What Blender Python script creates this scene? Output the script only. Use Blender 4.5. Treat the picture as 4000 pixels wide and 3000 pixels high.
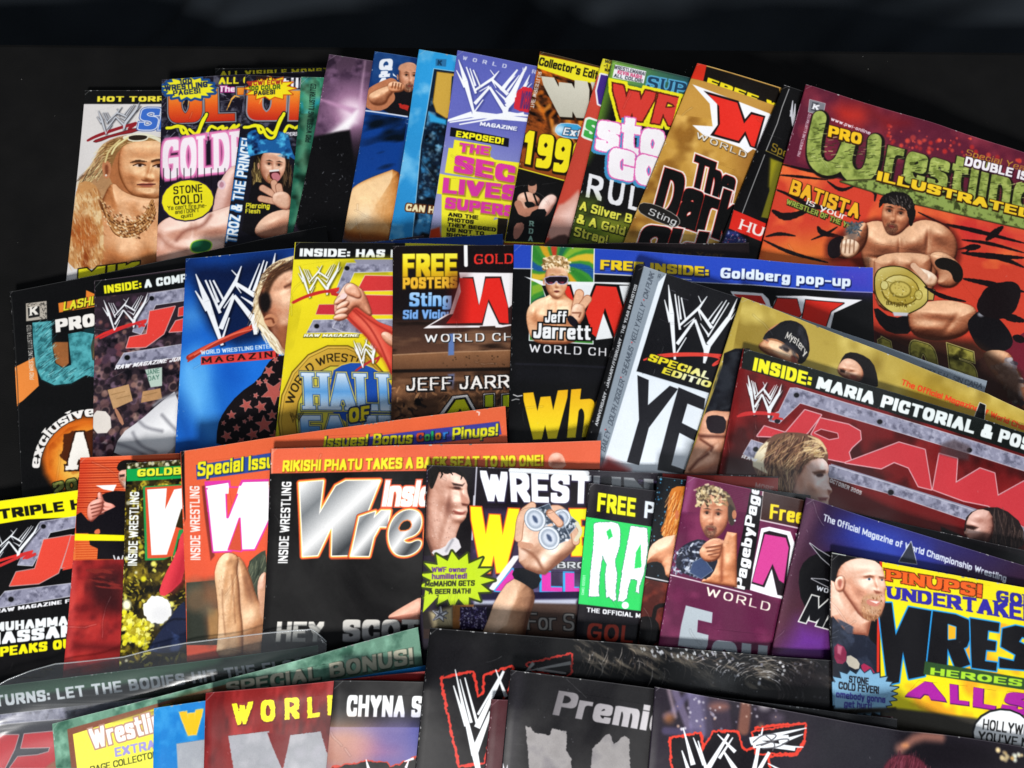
import bpy, math, random
import numpy as np
from mathutils import Vector

C = bpy.context.scene
for _o in list(bpy.data.objects):
    bpy.data.objects.remove(_o)
R = math.radians
rng = np.random.default_rng(7)
random.seed(7)

# ------------------------------------------------------------------ camera, world, lamps, exposure
TILT = R(10.0)
CAMZ = 0.47
FPX = 3006.0
cam = bpy.data.cameras.new('camera')
cam.sensor_width = 36.0
cam.lens = 36.0 * FPX / 4000.0
cam.clip_start = 0.01
cam.clip_end = 20
cam_ob = bpy.data.objects.new('camera', cam)
C.collection.objects.link(cam_ob)
cam_ob.location = (0, 0, CAMZ)
cam_ob.rotation_euler = (TILT, 0, 0)
C.camera = cam_ob

world = bpy.data.worlds.new('World')
C.world = world
world.use_nodes = True
wb = world.node_tree.nodes['Background']
wb.inputs[0].default_value = (0.80, 0.88, 1.0, 1)
wb.inputs[1].default_value = 0.20

def area(name, loc, target, sx, sy, power, col):
    l = bpy.data.lights.new(name, 'AREA')
    l.shape = 'RECTANGLE'; l.size = sx; l.size_y = sy
    l.energy = power; l.color = col
    o = bpy.data.objects.new(name, l)
    C.collection.objects.link(o)
    o.location = loc
    o.rotation_euler = (Vector(target) - Vector(loc)).to_track_quat('-Z', 'Y').to_euler()
    return o
area('ceiling_lamp', (-0.40, -2.05, 1.60), (0, 0.02, 0), 0.64, 0.46, 121.0, (1.0, 0.98, 0.95))
area('fill_lamp', (0.9, -0.35, 1.7), (0, 0, 0), 0.7, 0.7, 9.0, (0.88, 0.94, 1.0))  # overhead fill light, added to soften the main lamp's shadows

C.view_settings.view_transform = 'Standard'
C.view_settings.look = 'None'
C.view_settings.exposure = 0.0
C.view_settings.gamma = 1.0
C.cycles.use_denoising = True

# ------------------------------------------------------------------ camera ray helper: photo pixel -> point at a given height (mm)
ct, st = math.cos(TILT), math.sin(TILT)
def unproj(px, py, z):
    dx = px - 2000.0; dy = py - 1500.0
    X = dx
    Y = st * FPX - dy * ct
    Z = -ct * FPX - dy * st
    k = (z - CAMZ * 1000.0) / Z
    return np.array([X * k, Y * k])

# ------------------------------------------------------------------ the growing pile: a height field on the table (mm)
GX0, GY0, GS = -420.0, -520.0, 2.0
GNX, GNY = 430, 430
HF = np.zeros((GNY, GNX))
gxx, gyy = np.meshgrid(GX0 + GS * np.arange(GNX), GY0 + GS * np.arange(GNY))

def bil(A, fx, fy):
    fx = np.clip(fx, 0, A.shape[1] - 1.001); fy = np.clip(fy, 0, A.shape[0] - 1.001)
    ix = fx.astype(int); iy = fy.astype(int); ax = fx - ix; ay = fy - iy
    return (A[iy, ix] * (1 - ax) * (1 - ay) + A[iy, ix + 1] * ax * (1 - ay)
            + A[iy + 1, ix] * (1 - ax) * ay + A[iy + 1, ix + 1] * ax * ay)

def smooth(b, n=1):
    for _ in range(n):
        p = np.pad(b, 2, mode='edge')
        p = (p[:, :-4] + 4 * p[:, 1:-3] + 6 * p[:, 2:-2] + 4 * p[:, 3:-1] + p[:, 4:]) / 16
        b = (p[:-4] + 4 * p[1:-3] + 6 * p[2:-2] + 4 * p[3:-1] + p[4:]) / 16
    return b

CS = 4.0     # cover grid cell in mm
TEXR = 3.3   # texture pixels per mm
SPN = 4.0    # mm of spine in the texture
VT = 172.0   # mm of cover height in the texture
MAGS = []
class Mag: pass

def uvz(m, u, v):
    return float(bil(m.Z, np.array([u / CS]), np.array([v / CS]))[0])

def to_uv(m, x, y):
    z = m.zm
    for _ in range(7):
        p = unproj(x, y, z) - m.O
        u, v = m.inv @ p
        z = uvz(m, min(max(u, 0), m.W), min(max(v, 0), m.H))
    return u, v

def mag(key, tl, tr, l, W=None, H=262.0, th=1.3, lift=1.5, curl=0.0, rcurl=0.0):
    """One magazine laid on the pile: tl, tr, l are its top-left corner, a point on its top edge and one on its left edge.
    W None: tr is its real top-right corner."""
    m = Mag(); m.key = key; m.th = th; m.H = H
    z0 = z1 = z2 = float(HF.mean()) + 4
    fixedW = W
    for it in range(3):
        O = unproj(*tl, z0); A = unproj(*tr, z1); B = unproj(*l, z2)
        m.O = O; U = A - O; V = B - O
        wU = np.linalg.norm(U); lV = np.linalg.norm(V)
        m.W = fixedW or wU
        m.U = U / wU; m.V = V / lV
        m.M = np.array([m.U, m.V]).T; m.inv = np.linalg.inv(m.M)
        nu = int(math.ceil(m.W / CS)) + 1; nv = int(math.ceil(m.H / CS)) + 1
        uu, vv = np.meshgrid(np.arange(nu) * CS, np.arange(nv) * CS)
        X = O[0] + uu * m.U[0] + vv * m.V[0]; Y = O[1] + uu * m.U[1] + vv * m.V[1]
        hs = bil(HFd, (X - GX0) / GS, (Y - GY0) / GS)
        b = hs.copy()
        for k in range(46):
            b = np.maximum(hs, smooth(b, 2) - 0.03)
        b = smooth(b + 0.15, 3)
        d = (hs + 0.15 - b).max()
        b += max(d, 0) * 0.5
        b = np.maximum(b, hs + 0.12); b = smooth(b, 1); b = smooth(np.maximum(b, hs + 0.45), 1); b = np.maximum(b, hs + 0.3)
        b += lift * np.exp(-vv / 26.0)
        b += curl * np.exp(-(uu + vv) / 22.0) + rcurl * np.exp(-(m.W - np.minimum(uu, m.W) + vv) / 22.0)
        m.bot = b; m.Z = b + th; m.zm = float(m.Z.mean())
        z0 = m.Z[0, 0]; du, dv = m.inv @ (unproj(*tr, z1) - O); z1 = uvz(m, min(max(du, 0), m.W), max(dv, 0))
        du, dv = m.inv @ (unproj(*l, z2) - O); z2 = uvz(m, max(du, 0), min(max(dv, 0), m.H))
    # final frame at those heights
    O = unproj(*tl, z0); A = unproj(*tr, z1); B = unproj(*l, z2)
    m.O = O; U = A - O; V = B - O; m.W = fixedW or np.linalg.norm(U)
    m.U = U / np.linalg.norm(U); m.V = V / np.linalg.norm(V)
    m.M = np.array([m.U, m.V]).T; m.inv = np.linalg.inv(m.M)
    # raise the pile
    px = gxx - m.O[0]; py = gyy - m.O[1]
    u = m.inv[0, 0] * px + m.inv[0, 1] * py; v = m.inv[1, 0] * px + m.inv[1, 1] * py
    ins = (u > -2.5) & (u < m.W + 1.5) & (v > -1.5) & (v < m.H + 1.5)
    top = bil(m.Z, np.clip(u, 0, m.W) / CS, np.clip(v, 0, m.H) / CS) + 0.3
    HF[ins] = np.maximum(HF[ins], top[ins])
    dilate()
    MAGS.append(m)
    m.order = len(MAGS)
    return m

def dilate():
    global HFd
    p = np.pad(HF, 1, mode='edge')
    HFd = np.maximum.reduce([p[1:-1, 1:-1], p[:-2, 1:-1], p[2:, 1:-1], p[1:-1, :-2], p[1:-1, 2:]])
dilate()

# ------------------------------------------------------------------ print engine: everything printed on a cover is drawn here, in cover millimetres
class Canvas:
    def __init__(s, m, col):
        s.m = m
        s.w = int((m.W + SPN) * TEXR) + 1; s.h = int(VT * TEXR)
        s.a = np.empty((s.h, s.w, 3), np.float32); s.a[:] = rgb(col)
        s.T = 0
TILES = {0: (0, 0, 4000 / 2212), 1: (0, 0), 2: (1300, 0), 3: (2600, 0), 4: (0, 950), 5: (1300, 950), 6: (2600, 950), 7: (0, 1950), 8: (1300, 1950), 9: (2600, 1950)}
def rgb(c):
    if isinstance(c, str):
        c = c.lstrip('#')
        if len(c) == 3: c = ''.join(k + k for k in c)
        return np.array([int(c[i:i + 2], 16) / 255 for i in (0, 2, 4)], np.float32)
    return np.array(c, np.float32) / (255 if max(c) > 1 else 1)
cv = None
PATCHES = []
def start(m, col, tile):
    global cv
    cv = Canvas(m, col); m.cv = cv; cv.T = tile; m.patches = []; m.alpha_holes = []
    random.seed(m.order)
    return cv
def tile(n): cv.T = n
def full(x, y):
    t = TILES[cv.T]; k = t[2] if len(t) > 2 else 1400 / 2212
    return t[0] + x * k, t[1] + y * k
def P(x, y):
    """tile pixel -> canvas pixel"""
    u, v = to_uv(cv.m, *full(x, y))
    return ((u + SPN) * TEXR, v * TEXR)
def pts(L):
    if isinstance(L, str):
        f = [float(k) for k in L.replace(',', ' ').split()]
        L = list(zip(f[::2], f[1::2]))
    return L
def PP(L): return np.array([P(*q) for q in pts(L)])
def chaikin(p, n=2, closed=True):
    p = np.asarray(p, float)
    for _ in range(n):
        q = np.roll(p, -1, 0) if closed else p[1:]
        a = p if closed else p[:-1]
        r = np.empty((len(a) * 2, 2)); r[::2] = a * .75 + q * .25; r[1::2] = a * .25 + q * .75
        if not closed: r = np.vstack([p[:1], r, p[-1:]])
        p = r
    return p
def window(p, pad):
    x0 = max(int(p[:, 0].min() - pad), 0); x1 = min(int(p[:, 0].max() + pad) + 2, cv.w)
    y0 = max(int(p[:, 1].min() - pad), 0); y1 = min(int(p[:, 1].max() + pad) + 2, cv.h)
    if x1 <= x0 or y1 <= y0: return None
    return x0, y0, x1, y1
def grid(w):
    return np.meshgrid(np.arange(w[0], w[2]) + .5, np.arange(w[1], w[3]) + .5)
def poly_sd(p, w):
    X, Y = grid(w); X = X.astype(np.float32); Y = Y.astype(np.float32)
    d = np.full(X.shape, 1e9, np.float32); ins = np.zeros(X.shape, bool)
    n = len(p)
    for i in range(n):
        ax, ay = p[i]; bx, by = p[(i + 1) % n]
        ex, ey = bx - ax, by - ay; L = ex * ex + ey * ey + 1e-9
        t = np.clip(((X - ax) * ex + (Y - ay) * ey) / L, 0, 1)
        d = np.minimum(d, (X - ax - t * ex) ** 2 + (Y - ay - t * ey) ** 2)
        if ay != by:
            c = ((Y >= ay) != (Y >= by)) & (X < ax + (Y - ay) * ex / (ey if ey else 1e-9))
            ins ^= c
    d = np.sqrt(d)
    return np.where(ins, -d, d)
def cap_sd(segs, w):
    """union of capsules (ax,ay,bx,by,r)"""
    X, Y = grid(w); d = np.full(X.shape, 1e4, np.float32)
    for ax, ay, bx, by, r in segs:
        m = 14 + r
        x0 = max(int(min(ax, bx) - m) - w[0], 0); x1 = min(int(max(ax, bx) + m) + 1 - w[0], X.shape[1])
        y0 = max(int(min(ay, by) - m) - w[1], 0); y1 = min(int(max(ay, by) + m) + 1 - w[1], X.shape[0])
        if x1 <= x0 or y1 <= y0: continue
        xs = X[y0:y1, x0:x1]; ys = Y[y0:y1, x0:x1]
        ex, ey = bx - ax, by - ay; L = ex * ex + ey * ey + 1e-9
        t = np.clip(((xs - ax) * ex + (ys - ay) * ey) / L, 0, 1)
        q = np.hypot(xs - ax - t * ex, ys - ay - t * ey) - r
        d[y0:y1, x0:x1] = np.minimum(d[y0:y1, x0:x1], q)
    return d
_nz = {}
def noise(w, scale, seed=0, octs=3, stretch=(1, 1), ang=0):
    """value noise in -1..1 over the window; scale in mm"""
    key = seed
    if key not in _nz: _nz[key] = np.random.default_rng(seed + 11).uniform(-1, 1, (64, 64))
    G = _nz[key]; X, Y = grid(w)
    if ang:
        c, s_ = math.cos(R(ang)), math.sin(R(ang)); X, Y = X * c + Y * s_, -X * s_ + Y * c
    out = 0; amp = 1; tot = 0
    for o in range(octs):
        f = 2 ** o / (scale * TEXR)
        fx = X * f / stretch[0] + 13.7 * o; fy = Y * f / stretch[1] + 5.3 * o
        ix = np.floor(fx).astype(int); iy = np.floor(fy).astype(int); a = fx - ix; b = fy - iy
        a = a * a * (3 - 2 * a); b = b * b * (3 - 2 * b)
        g = lambda i, j: G[(iy + j) % 64, (ix + i) % 64]
        out = out + amp * ((g(0, 0) * (1 - a) + g(1, 0) * a) * (1 - b) + (g(0, 1) * (1 - a) + g(1, 1) * a) * b)
        tot += amp; amp *= .55
    return out / tot
def blend(w, mask, col):
    s = cv.a[w[1]:w[3], w[0]:w[2]]
    m = mask[..., None].astype(np.float32)
    s[:] = s * (1 - m) + col * m
def colfield(w, col, p=None):
    """col: a colour, ('v', c0, c1) / ('h', c0, c1) gradient over the shape, ('n', scale, c0, c1) noise"""
    if isinstance(col, tuple) and isinstance(col[0], str) and col[0] in 'vhndx':
        X, Y = grid(w)
        if col[0] == 'v': t = (Y - p[:, 1].min()) / max(np.ptp(p[:, 1]), 1)
        elif col[0] == 'h': t = (X - p[:, 0].min()) / max(np.ptp(p[:, 0]), 1)
        elif col[0] == 'd': t = ((X - p[:, 0].min()) / max(np.ptp(p[:, 0]), 1) + (Y - p[:, 1].min()) / max(np.ptp(p[:, 1]), 1)) / 2
        else:
            t = noise(w, col[1], seed=int(col[1] * 10)) * .9 + .5; col = (0,) + tuple(col[2:])
        t = np.clip(t, 0, 1); cs = [rgb(c) for c in col[1:]]; n = len(cs) - 1
        out = np.zeros(t.shape + (3,), np.float32)
        for i in range(n):
            k = np.clip(t * n - i, 0, 1)[..., None]
            if i == 0: out[:] = cs[0]
            out = out * (1 - k) + cs[i + 1] * k
        return out
    return rgb(col)
def paint(w, sd, col, off=0, blur=0, alpha=1, p=None, rough=0):
    b = max(blur * TEXR, .5)
    if rough: sd = sd + rough * TEXR * noise(w, max(rough * 2.2, .5), seed=3, octs=2)
    m = np.clip(.5 - (sd - off * TEXR) / (2 * b), 0, 1)
    if blur: m = m * m * (3 - 2 * m)
    blend(w, m * alpha, colfield(w, col, p))
def poly(L, col, blur=0, alpha=1, sm=0, line=None, lw=.5, rough=0, part=None, plabel=None):
    p = PP(L)
    if sm: p = chaikin(p, sm)
    w = window(p, 3 + (blur + (lw if line else 0)) * TEXR * 1.5)
    if w is None: return
    sd = poly_sd(p, w)
    if line is not None: paint(w, sd, line, off=lw, blur=blur * .5, alpha=alpha, p=p, rough=rough)
    paint(w, sd, col, blur=blur, alpha=alpha, p=p, rough=rough)
    if part: patch(part, p, plabel)
    return p
def ell(cx, cy, rx, ry, col, ang=0, **k):
    L = []
    for i in range(18):
        a = i / 18 * 2 * math.pi; x = rx * math.cos(a); y = ry * math.sin(a)
        c, s_ = math.cos(R(ang)), math.sin(R(ang)); L.append((cx + x * c - y * s_, cy + x * s_ + y * c))
    return poly(L, col, **k)
def line(L, wid, col, blur=0, alpha=1, sm=0, taper=False, part=None, out=None, ow=.4):
    """polyline, wid in mm"""
    p = PP(L)
    if sm: p = chaikin(p, sm, False)
    n = len(p) - 1
    segs = []
    for i in range(n):
        r = wid / 2 * TEXR
        if taper: r *= 1 - .8 * abs((i + .5) / n * 2 - 1) if n > 2 else .7
        segs.append((*p[i], *p[i + 1], r))
    w = window(p, wid * TEXR + 4 + (blur + (ow if out else 0)) * TEXR * 2)
    if w is None: return
    sd = cap_sd(segs, w)
    if out is not None: paint(w, sd, out, off=ow)
    paint(w, sd, col, blur=blur, alpha=alpha, p=p)
def shards(L, col, **k):
    """thin needle strokes: list of (x0,y0,x1,y1,w0,w1) in tile px for scratchy logos"""
    for x0, y0, x1, y1, w0, w1 in L:
        dx, dy = x1 - x0, y1 - y0; q = math.hypot(dx, dy) or 1; nx, ny = -dy / q, dx / q
        poly([(x0 + nx * w0, y0 + ny * w0), (x1 + nx * w1, y1 + ny * w1), (x1 - nx * w1, y1 - ny * w1), (x0 - nx * w0, y0 - ny * w0)], col, **k)
def specks(L, n, cols, s0, s1, alpha=1, seed=0, ang=None, ln=0, blur=0, sm=0):
    """n random dots or short strokes inside a polygon"""
    r = random.Random(seed + cv.m.order); p = PP(L)
    if sm: p = chaikin(p, sm)
    x0, y0 = p.min(0); x1, y1 = p.max(0)
    k = 0; tries = 0
    while k < n and tries < n * 6:
        tries += 1
        x = r.uniform(x0, x1); y = r.uniform(y0, y1)
        ins = False
        for i in range(len(p)):
            a = p[i]; b = p[(i + 1) % len(p)]
            if (y >= a[1]) != (y >= b[1]) and x < a[0] + (y - a[1]) * (b[0] - a[0]) / (b[1] - a[1]): ins = not ins
        if not ins: continue
        k += 1
        s = r.uniform(s0, s1) * TEXR; c = rgb(r.choice(cols))
        if ang is not None or ln:
            a = R((ang if ang is not None else r.uniform(0, 180)) + r.uniform(-14, 14)); q = ln * TEXR * r.uniform(.4, 1)
            seg = (x, y, x + math.cos(a) * q, y + math.sin(a) * q, s)
        else: seg = (x, y, x, y, s)
        pp_ = np.array([[seg[0], seg[1]], [seg[2], seg[3]]])
        w = window(pp_, s + 3 + blur * TEXR * 2)
        if w is None: continue
        sd = cap_sd([seg], w); b = max(.6, blur * TEXR)
        blend(w, np.clip(.5 - sd / (2 * b), 0, 1) * alpha * r.uniform(.5, 1), c)
def mottle(L, c, scale=4, amt=.6, alpha=1, seed=1, octs=3, sm=0, blur=.3, stretch=(1, 1), ang=0, thr=0):
    p = PP(L)
    if sm: p = chaikin(p, sm)
    w = window(p, 3 + blur * TEXR * 2)
    if w is None: return
    m = np.clip(.5 - poly_sd(p, w) / (2 * max(blur * TEXR, .5)), 0, 1)
    n = noise(w, scale, seed, octs, stretch, ang)
    blend(w, m * np.clip((n - thr) * 2.2 + .5 * 0, 0, 1) * amt * alpha, rgb(c))
def band(x0, y0, x1, y1, h, col, **k):
    """parallelogram from a left point to a right point, h tile px down"""
    return poly([(x0, y0), (x1, y1), (x1, y1 + h), (x0, y0 + h)], col, **k)
def bg(L, col, **k): return poly(L, col, **k)
def flood(col): cv.a[:] = rgb(col)
def vgrad(*st):
    """cover-wide vertical gradient, stops (fraction, colour)"""
    y = np.linspace(0, 1, cv.h)
    for c in range(3): cv.a[:, :, c] = np.interp(y, [q[0] for q in st], [rgb(q[1])[c] for q in st])[:, None]
def burst(cx, cy, rx, ry, n, col, inner=.72, ang=0, seed=1, **k):
    r = random.Random(seed); L = []
    for i in range(2 * n):
        a = i / (2 * n) * 2 * math.pi; q = (1 if i % 2 == 0 else inner) * r.uniform(.93, 1.05)
        x = rx * q * math.cos(a); y = ry * q * math.sin(a); c, s_ = math.cos(R(ang)), math.sin(R(ang))
        L.append((cx + x * c - y * s_, cy + x * s_ + y * c))
    return poly(L, col, **k)

# ------------------------------------------------------------------ lettering: a stroke alphabet (0..w wide, 0..6 cap height, y up), '~' = smoothed stroke, '@' = smoothed closed
G = {
 'A': (4, '0,0 2,6 4,0|.8,2 3.2,2'), 'B': (3.8, '0,0 0,6|~0,6 3.4,6 3.6,3.1 0,3.1|~0,3.1 3.9,3.1 4,0 0,0'), 'C': (3.7, '~3.7,4.4 3.7,6 0,6 0,0 3.7,0 3.7,1.6'),
 'D': (3.8, '0,0 0,6|~0,6 3.8,6.1 3.8,-.1 0,0'), 'E': (3.2, '3.2,6 0,6 0,0 3.2,0|0,3.1 2.8,3.1'), 'F': (3.1, '3.1,6 0,6 0,0|0,3 2.7,3'),
 'G': (3.8, '~3.8,5 3.8,6 0,6 0,0 3.8,0 3.8,2.4|2.1,2.7 3.8,2.7|3.8,2.7 3.8,.4'), 'H': (3.8, '0,0 0,6|3.8,0 3.8,6|0,3 3.8,3'), 'I': (.01, '0,0 0,6'),
 'J': (2.8, '~2.8,6 2.8,0 0,0 0,2'), 'K': (3.8, '0,0 0,6|3.7,6 .3,2.7|1.5,3.6 3.9,0'), 'L': (3, '0,6 0,0 3,0'), 'M': (5, '0,0 0,6 2.5,1 5,6 5,0'),
 'N': (3.9, '0,0 0,6 3.9,0 3.9,6'), 'O': (3.9, '@0,0 3.9,0 3.9,6 0,6'), 'P': (3.6, '0,0 0,6|~0,6 3.8,6 3.8,2.6 0,2.6'), 'Q': (3.9, '@0,0 3.9,0 3.9,6 0,6|2.3,1.6 4,-.4'),
 'R': (3.8, '0,0 0,6|~0,6 3.8,6 3.8,2.8 0,2.8|1.9,2.8 3.9,0'), 'S': (3.6, '~3.6,4.9 3.6,6 0,6 0,3.2 3.6,3 3.6,0 0,0 0,1.1'), 'T': (3.8, '0,6 3.8,6|1.9,6 1.9,0'),
 'U': (3.8, '~0,6 0,0 3.8,0 3.8,6'), 'V': (4, '0,6 2,0 4,6'), 'W': (6, '0,6 1.5,0 3,5.2 4.5,0 6,6'), 'X': (4, '0,0 4,6|0,6 4,0'), 'Y': (4, '0,6 2,2.8 4,6|2,2.8 2,0'),
 'Z': (3.6, '0,6 3.6,6 0,0 3.6,0'),
 'a': (3, '~0,3.6 .4,4.3 3,4.5 3,2.6 3,0|~3,2.5 0,2.6 0,0 1.6,-.1 3,.8'), 'b': (3, '0,0 0,6|@0,0 3,0 3,4.2 0,4.2'), 'c': (2.8, '~2.8,3 2.8,4.2 0,4.2 0,0 2.8,0 2.8,1.2'),
 'd': (3, '3,0 3,6|@0,0 3,0 3,4.2 0,4.2'), 'e': (3, '~0,2.1 3,2.1 3.1,4.2 0,4.2 0,0 2.9,-.1 3,.6'), 'f': (1.9, '~2,6 .6,6.2 .6,4 .6,0|0,4 1.9,4'),
 'g': (3, '@0,0 3,0 3,4.2 0,4.2|~3,4.2 3,-1.8 0,-1.8 0,-1'), 'h': (3, '0,0 0,6|~0,3 0,4.4 3,4.4 3,0'), 'i': (.01, '0,0 0,4.2|0,5.6 0,6'), 'j': (1, '~1,4.2 1,-1.6 -.4,-1.6|1,5.6 1,6'),
 'k': (3, '0,0 0,6|3,4.2 .3,1.8|1.2,2.6 3.1,0'), 'l': (.01, '0,0 0,6'), 'm': (4.8, '0,0 0,4.2|~0,3 0,4.4 2.4,4.4 2.4,0|~2.4,3 2.4,4.4 4.8,4.4 4.8,0'),
 'n': (3, '0,0 0,4.2|~0,3 0,4.4 3,4.4 3,0'), 'o': (3, '@0,0 3,0 3,4.2 0,4.2'), 'p': (3, '0,-1.8 0,4.2|@0,0 3,0 3,4.2 0,4.2'), 'q': (3, '3,-1.8 3,4.2|@0,0 3,0 3,4.2 0,4.2'),
 'r': (1.9, '0,0 0,4.2|~0,2.6 .1,4.2 1.9,4.2'), 's': (2.7, '~2.7,3.6 2.6,4.2 0,4.3 0,2.3 2.7,2.1 2.7,-.1 0,0 0,.6'), 't': (1.9, '~.6,5.6 .6,0 1.9,0|0,4.2 1.9,4.2'),
 'u': (3, '~0,4.2 0,-.1 3,-.1 3,1.4|3,4.2 3,0'), 'v': (3, '0,4.2 1.5,0 3,4.2'), 'w': (4.6, '0,4.2 1.2,0 2.3,3.8 3.4,0 4.6,4.2'), 'x': (3, '0,0 3,4.2|0,4.2 3,0'),
 'y': (3, '0,4.2 1.6,.2|3,4.2 1,-1.8'), 'z': (2.7, '0,4.2 2.7,4.2 0,0 2.7,0'),
 '0': (3.6, '@0,0 3.6,0 3.6,6 0,6'), '1': (1.2, '0,4.8 1.2,6 1.2,0'), '2': (3.4, '~0,4.6 0,6 3.4,6 3.4,3.4 .3,1.6 0,0|0,0 3.4,0'), '5': (3.5, '3.4,6 0,6 0,3.6|~0,3.6 3.6,3.8 3.6,0 0,0 0,1.4'),
 '9': (3.5, '@0,2.8 3.5,2.8 3.5,6 0,6|~3.5,4.2 3.5,0 .2,0 .1,.4'), '3': (3.5, '~0,5 0,6 3.5,6 3.3,3.2 1.4,3.2|~1.4,3.2 3.6,3.1 3.6,0 0,0 0,1.2'), '4': (3.6, '2.8,0 2.8,6 0,1.6 3.8,1.6'),
 '6': (3.5, '@0,0 3.5,0 3.5,3.2 0,3.2|~3.4,5 3.4,6 0,6 0,1.6'), '7': (3.4, '0,6 3.4,6 1.2,0'), '8': (3.5, '@0,0 3.6,0 3.6,3.1 0,3.1|@0,3.1 3.5,3.1 3.5,6 0,6'),
 '!': (.01, '0,2 0,6|0,0 0,.25'), ':': (.01, '0,.6 0,.9|0,3.4 0,3.7'), '.': (.01, '0,0 0,.2'), ',': (.5, '.4,.2 0,-.9'), "'": (.3, '.2,6 0,4.8'), '-': (1.8, '0,2.4 1.8,2.4'),
 '&': (4, '~4,2.4 2.8,0 0,-.2 -.1,2.6 2.9,3.9 2.6,6 .7,6.1 .7,4.4 2,2.7 4,0'), '/': (2.4, '0,0 2.4,6'), '?': (3.2, '~0,4.6 0,6 3.2,6 3.2,3.6 1.6,3.3 1.6,1.8|1.6,0 1.6,.2'),
 '"': (1.3, '0,6 0,4.8|1.3,6 1.3,4.8'), '+': (3, '0,3 3,3|1.5,1.5 1.5,4.5'), '*': (.5, '.2,2.9 .3,3.2'),
}
GC = {}
def glyph(ch):
    if ch in GC: return GC[ch]
    if ch not in G: ch = '-'
    wd, s = G[ch]; out = []
    for st_ in s.split('|'):
        f = st_.lstrip('~@'); q = np.array([[float(k) for k in a.split(',')] for a in f.split()])
        if st_[0] == '@':
            # start mid-edge so that the corners round
            q = chaikin(q, 3, True); q = np.vstack([q, q[:1]])
        elif st_[0] == '~': q = chaikin(q, 3, False)
        out.append(q)
    GC[ch] = (wd, out)
    return GC[ch]
def text(s, bl, br, tl, col, wt=.75, wy=None, gap=.9, sp=2.0, slab=False, pen='box', lay=(), rough=0, warp=None, part='headline', plabel=None, shear=0, alpha=1, tr=None, only=None, blur=0):
    """Letters fitted to the box bl-br-tl (tile px). wt/wy: half stem widths in glyph units. lay: under-layers (off_mm, colour, dx_mm, dy_mm, blur) painted first."""
    wy = wy or wt * .75
    wy = min(wy, .5 if any(c.islower() for c in s) else .66)
    if any(c.islower() for c in s): wt = min(wt, .88)
    gap = max(gap, .55)
    x = 0; strokes = []
    for ch in s:
        if ch == ' ': x += sp + wt; continue
        wd, st_ = glyph(ch)
        for q in st_:
            a = q.copy(); a[:, 1] = wy + a[:, 1] * (6 - 2 * wy) / 6
            a[:, 0] += x + wt
            strokes.append(a)
            if slab and ch not in ".,!:'":
                for e, o in ((q[0], q[1]), (q[-1], q[-2])):
                    if (abs(e[1]) < .1 or abs(e[1] - 6) < .1 or abs(e[1] - 4.2) < .1) and abs(e[0] - o[0]) < abs(e[1] - o[1]):
                        yy = wy * .55 + e[1] * (6 - 1.1 * wy) / 6
                        strokes.append(np.array([[e[0] + x + wt - wt * 1.15, yy], [e[0] + x + wt + wt * 1.15, yy], ['nan', 0]], float))
        x += wd + 2 * wt + gap
    tot = x - gap
    bl = np.array(bl, float); br = np.array(br, float); tl = np.array(tl, float)
    if warp is None:
        b0 = np.array(P(*bl)); b1 = np.array(P(*br)); b2 = np.array(P(*tl))
        b3 = np.array(P(*tr)) if tr is not None else b1 + b2 - b0
        def f(a):
            u = a[:, 0:1] / tot; v = a[:, 1:2] / 6
            return (b0 * (1 - u) + b1 * u) * (1 - v) + (b2 * (1 - u) + b3 * u) * v
        box = np.array([b0, b1, b3, b2])
    else:
        def f(a): return np.array([P(*warp(p[0] / tot, p[1] / 6)) for p in a])
        box = None
    polys = []
    if pen == 'box':
        for a in strokes:
            w_, h_ = wt, wy
            if np.isnan(a).any(): a = a[:2]; h_ = wy * .55; w_ = wt * .5
            off = np.array([[-w_, -h_], [w_, -h_], [w_, h_], [-w_, h_]])
            allp = f(np.vstack([p + off for p in a]))
            for i in range(len(a) - 1):
                polys.append(hull(allp[4 * i:4 * i + 8]))
        allpts = np.vstack(polys)
    else:
        segs = []
        for a in strokes:
            if np.isnan(a).any(): a = a[:2]
            q = f(a); r_ = np.linalg.norm(f(a[:1] + [[0, wy]]) - q[:1]) if True else 1
            for i in range(len(q) - 1): segs.append((*q[i], *q[i + 1], r_))
        allpts = np.array([[g[0], g[1]] for g in segs] + [[g[2], g[3]] for g in segs])
    ext = max([0] + [abs(l[0]) + abs(l[2]) + abs(l[3]) + 2 * l[4] for l in lay]) * TEXR + 5
    w = window(allpts, ext + (wt * 6 if pen != 'box' else 0))
    if w is None: return
    if pen == 'box':
        sd = np.full((w[3] - w[1], w[2] - w[0]), 1e3, np.float32)
        for h_ in polys:
            x0 = max(int(h_[:, 0].min() - ext) - w[0], 0); x1 = min(int(h_[:, 0].max() + ext) + 1 - w[0], sd.shape[1])
            y0 = max(int(h_[:, 1].min() - ext) - w[1], 0); y1 = min(int(h_[:, 1].max() + ext) + 1 - w[1], sd.shape[0])
            if x1 <= x0 or y1 <= y0: continue
            X, Y = np.meshgrid(np.arange(x0, x1) + w[0] + .5, np.arange(y0, y1) + w[1] + .5)
            d = np.full(X.shape, -1e3)
            for i in range(len(h_)):
                a = h_[i]; b = h_[(i + 1) % len(h_)]; e = b - a; L = math.hypot(*e)
                if L < 1e-6: continue
                d = np.maximum(d, ((X - a[0]) * e[1] - (Y - a[1]) * e[0]) / L)
            sd[y0:y1, x0:x1] = np.minimum(sd[y0:y1, x0:x1], d)
    else: sd = cap_sd(segs, w)
    if rough: sd = sd + rough * TEXR * noise(w, max(rough * 3, .6), seed=5, octs=2)
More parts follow.
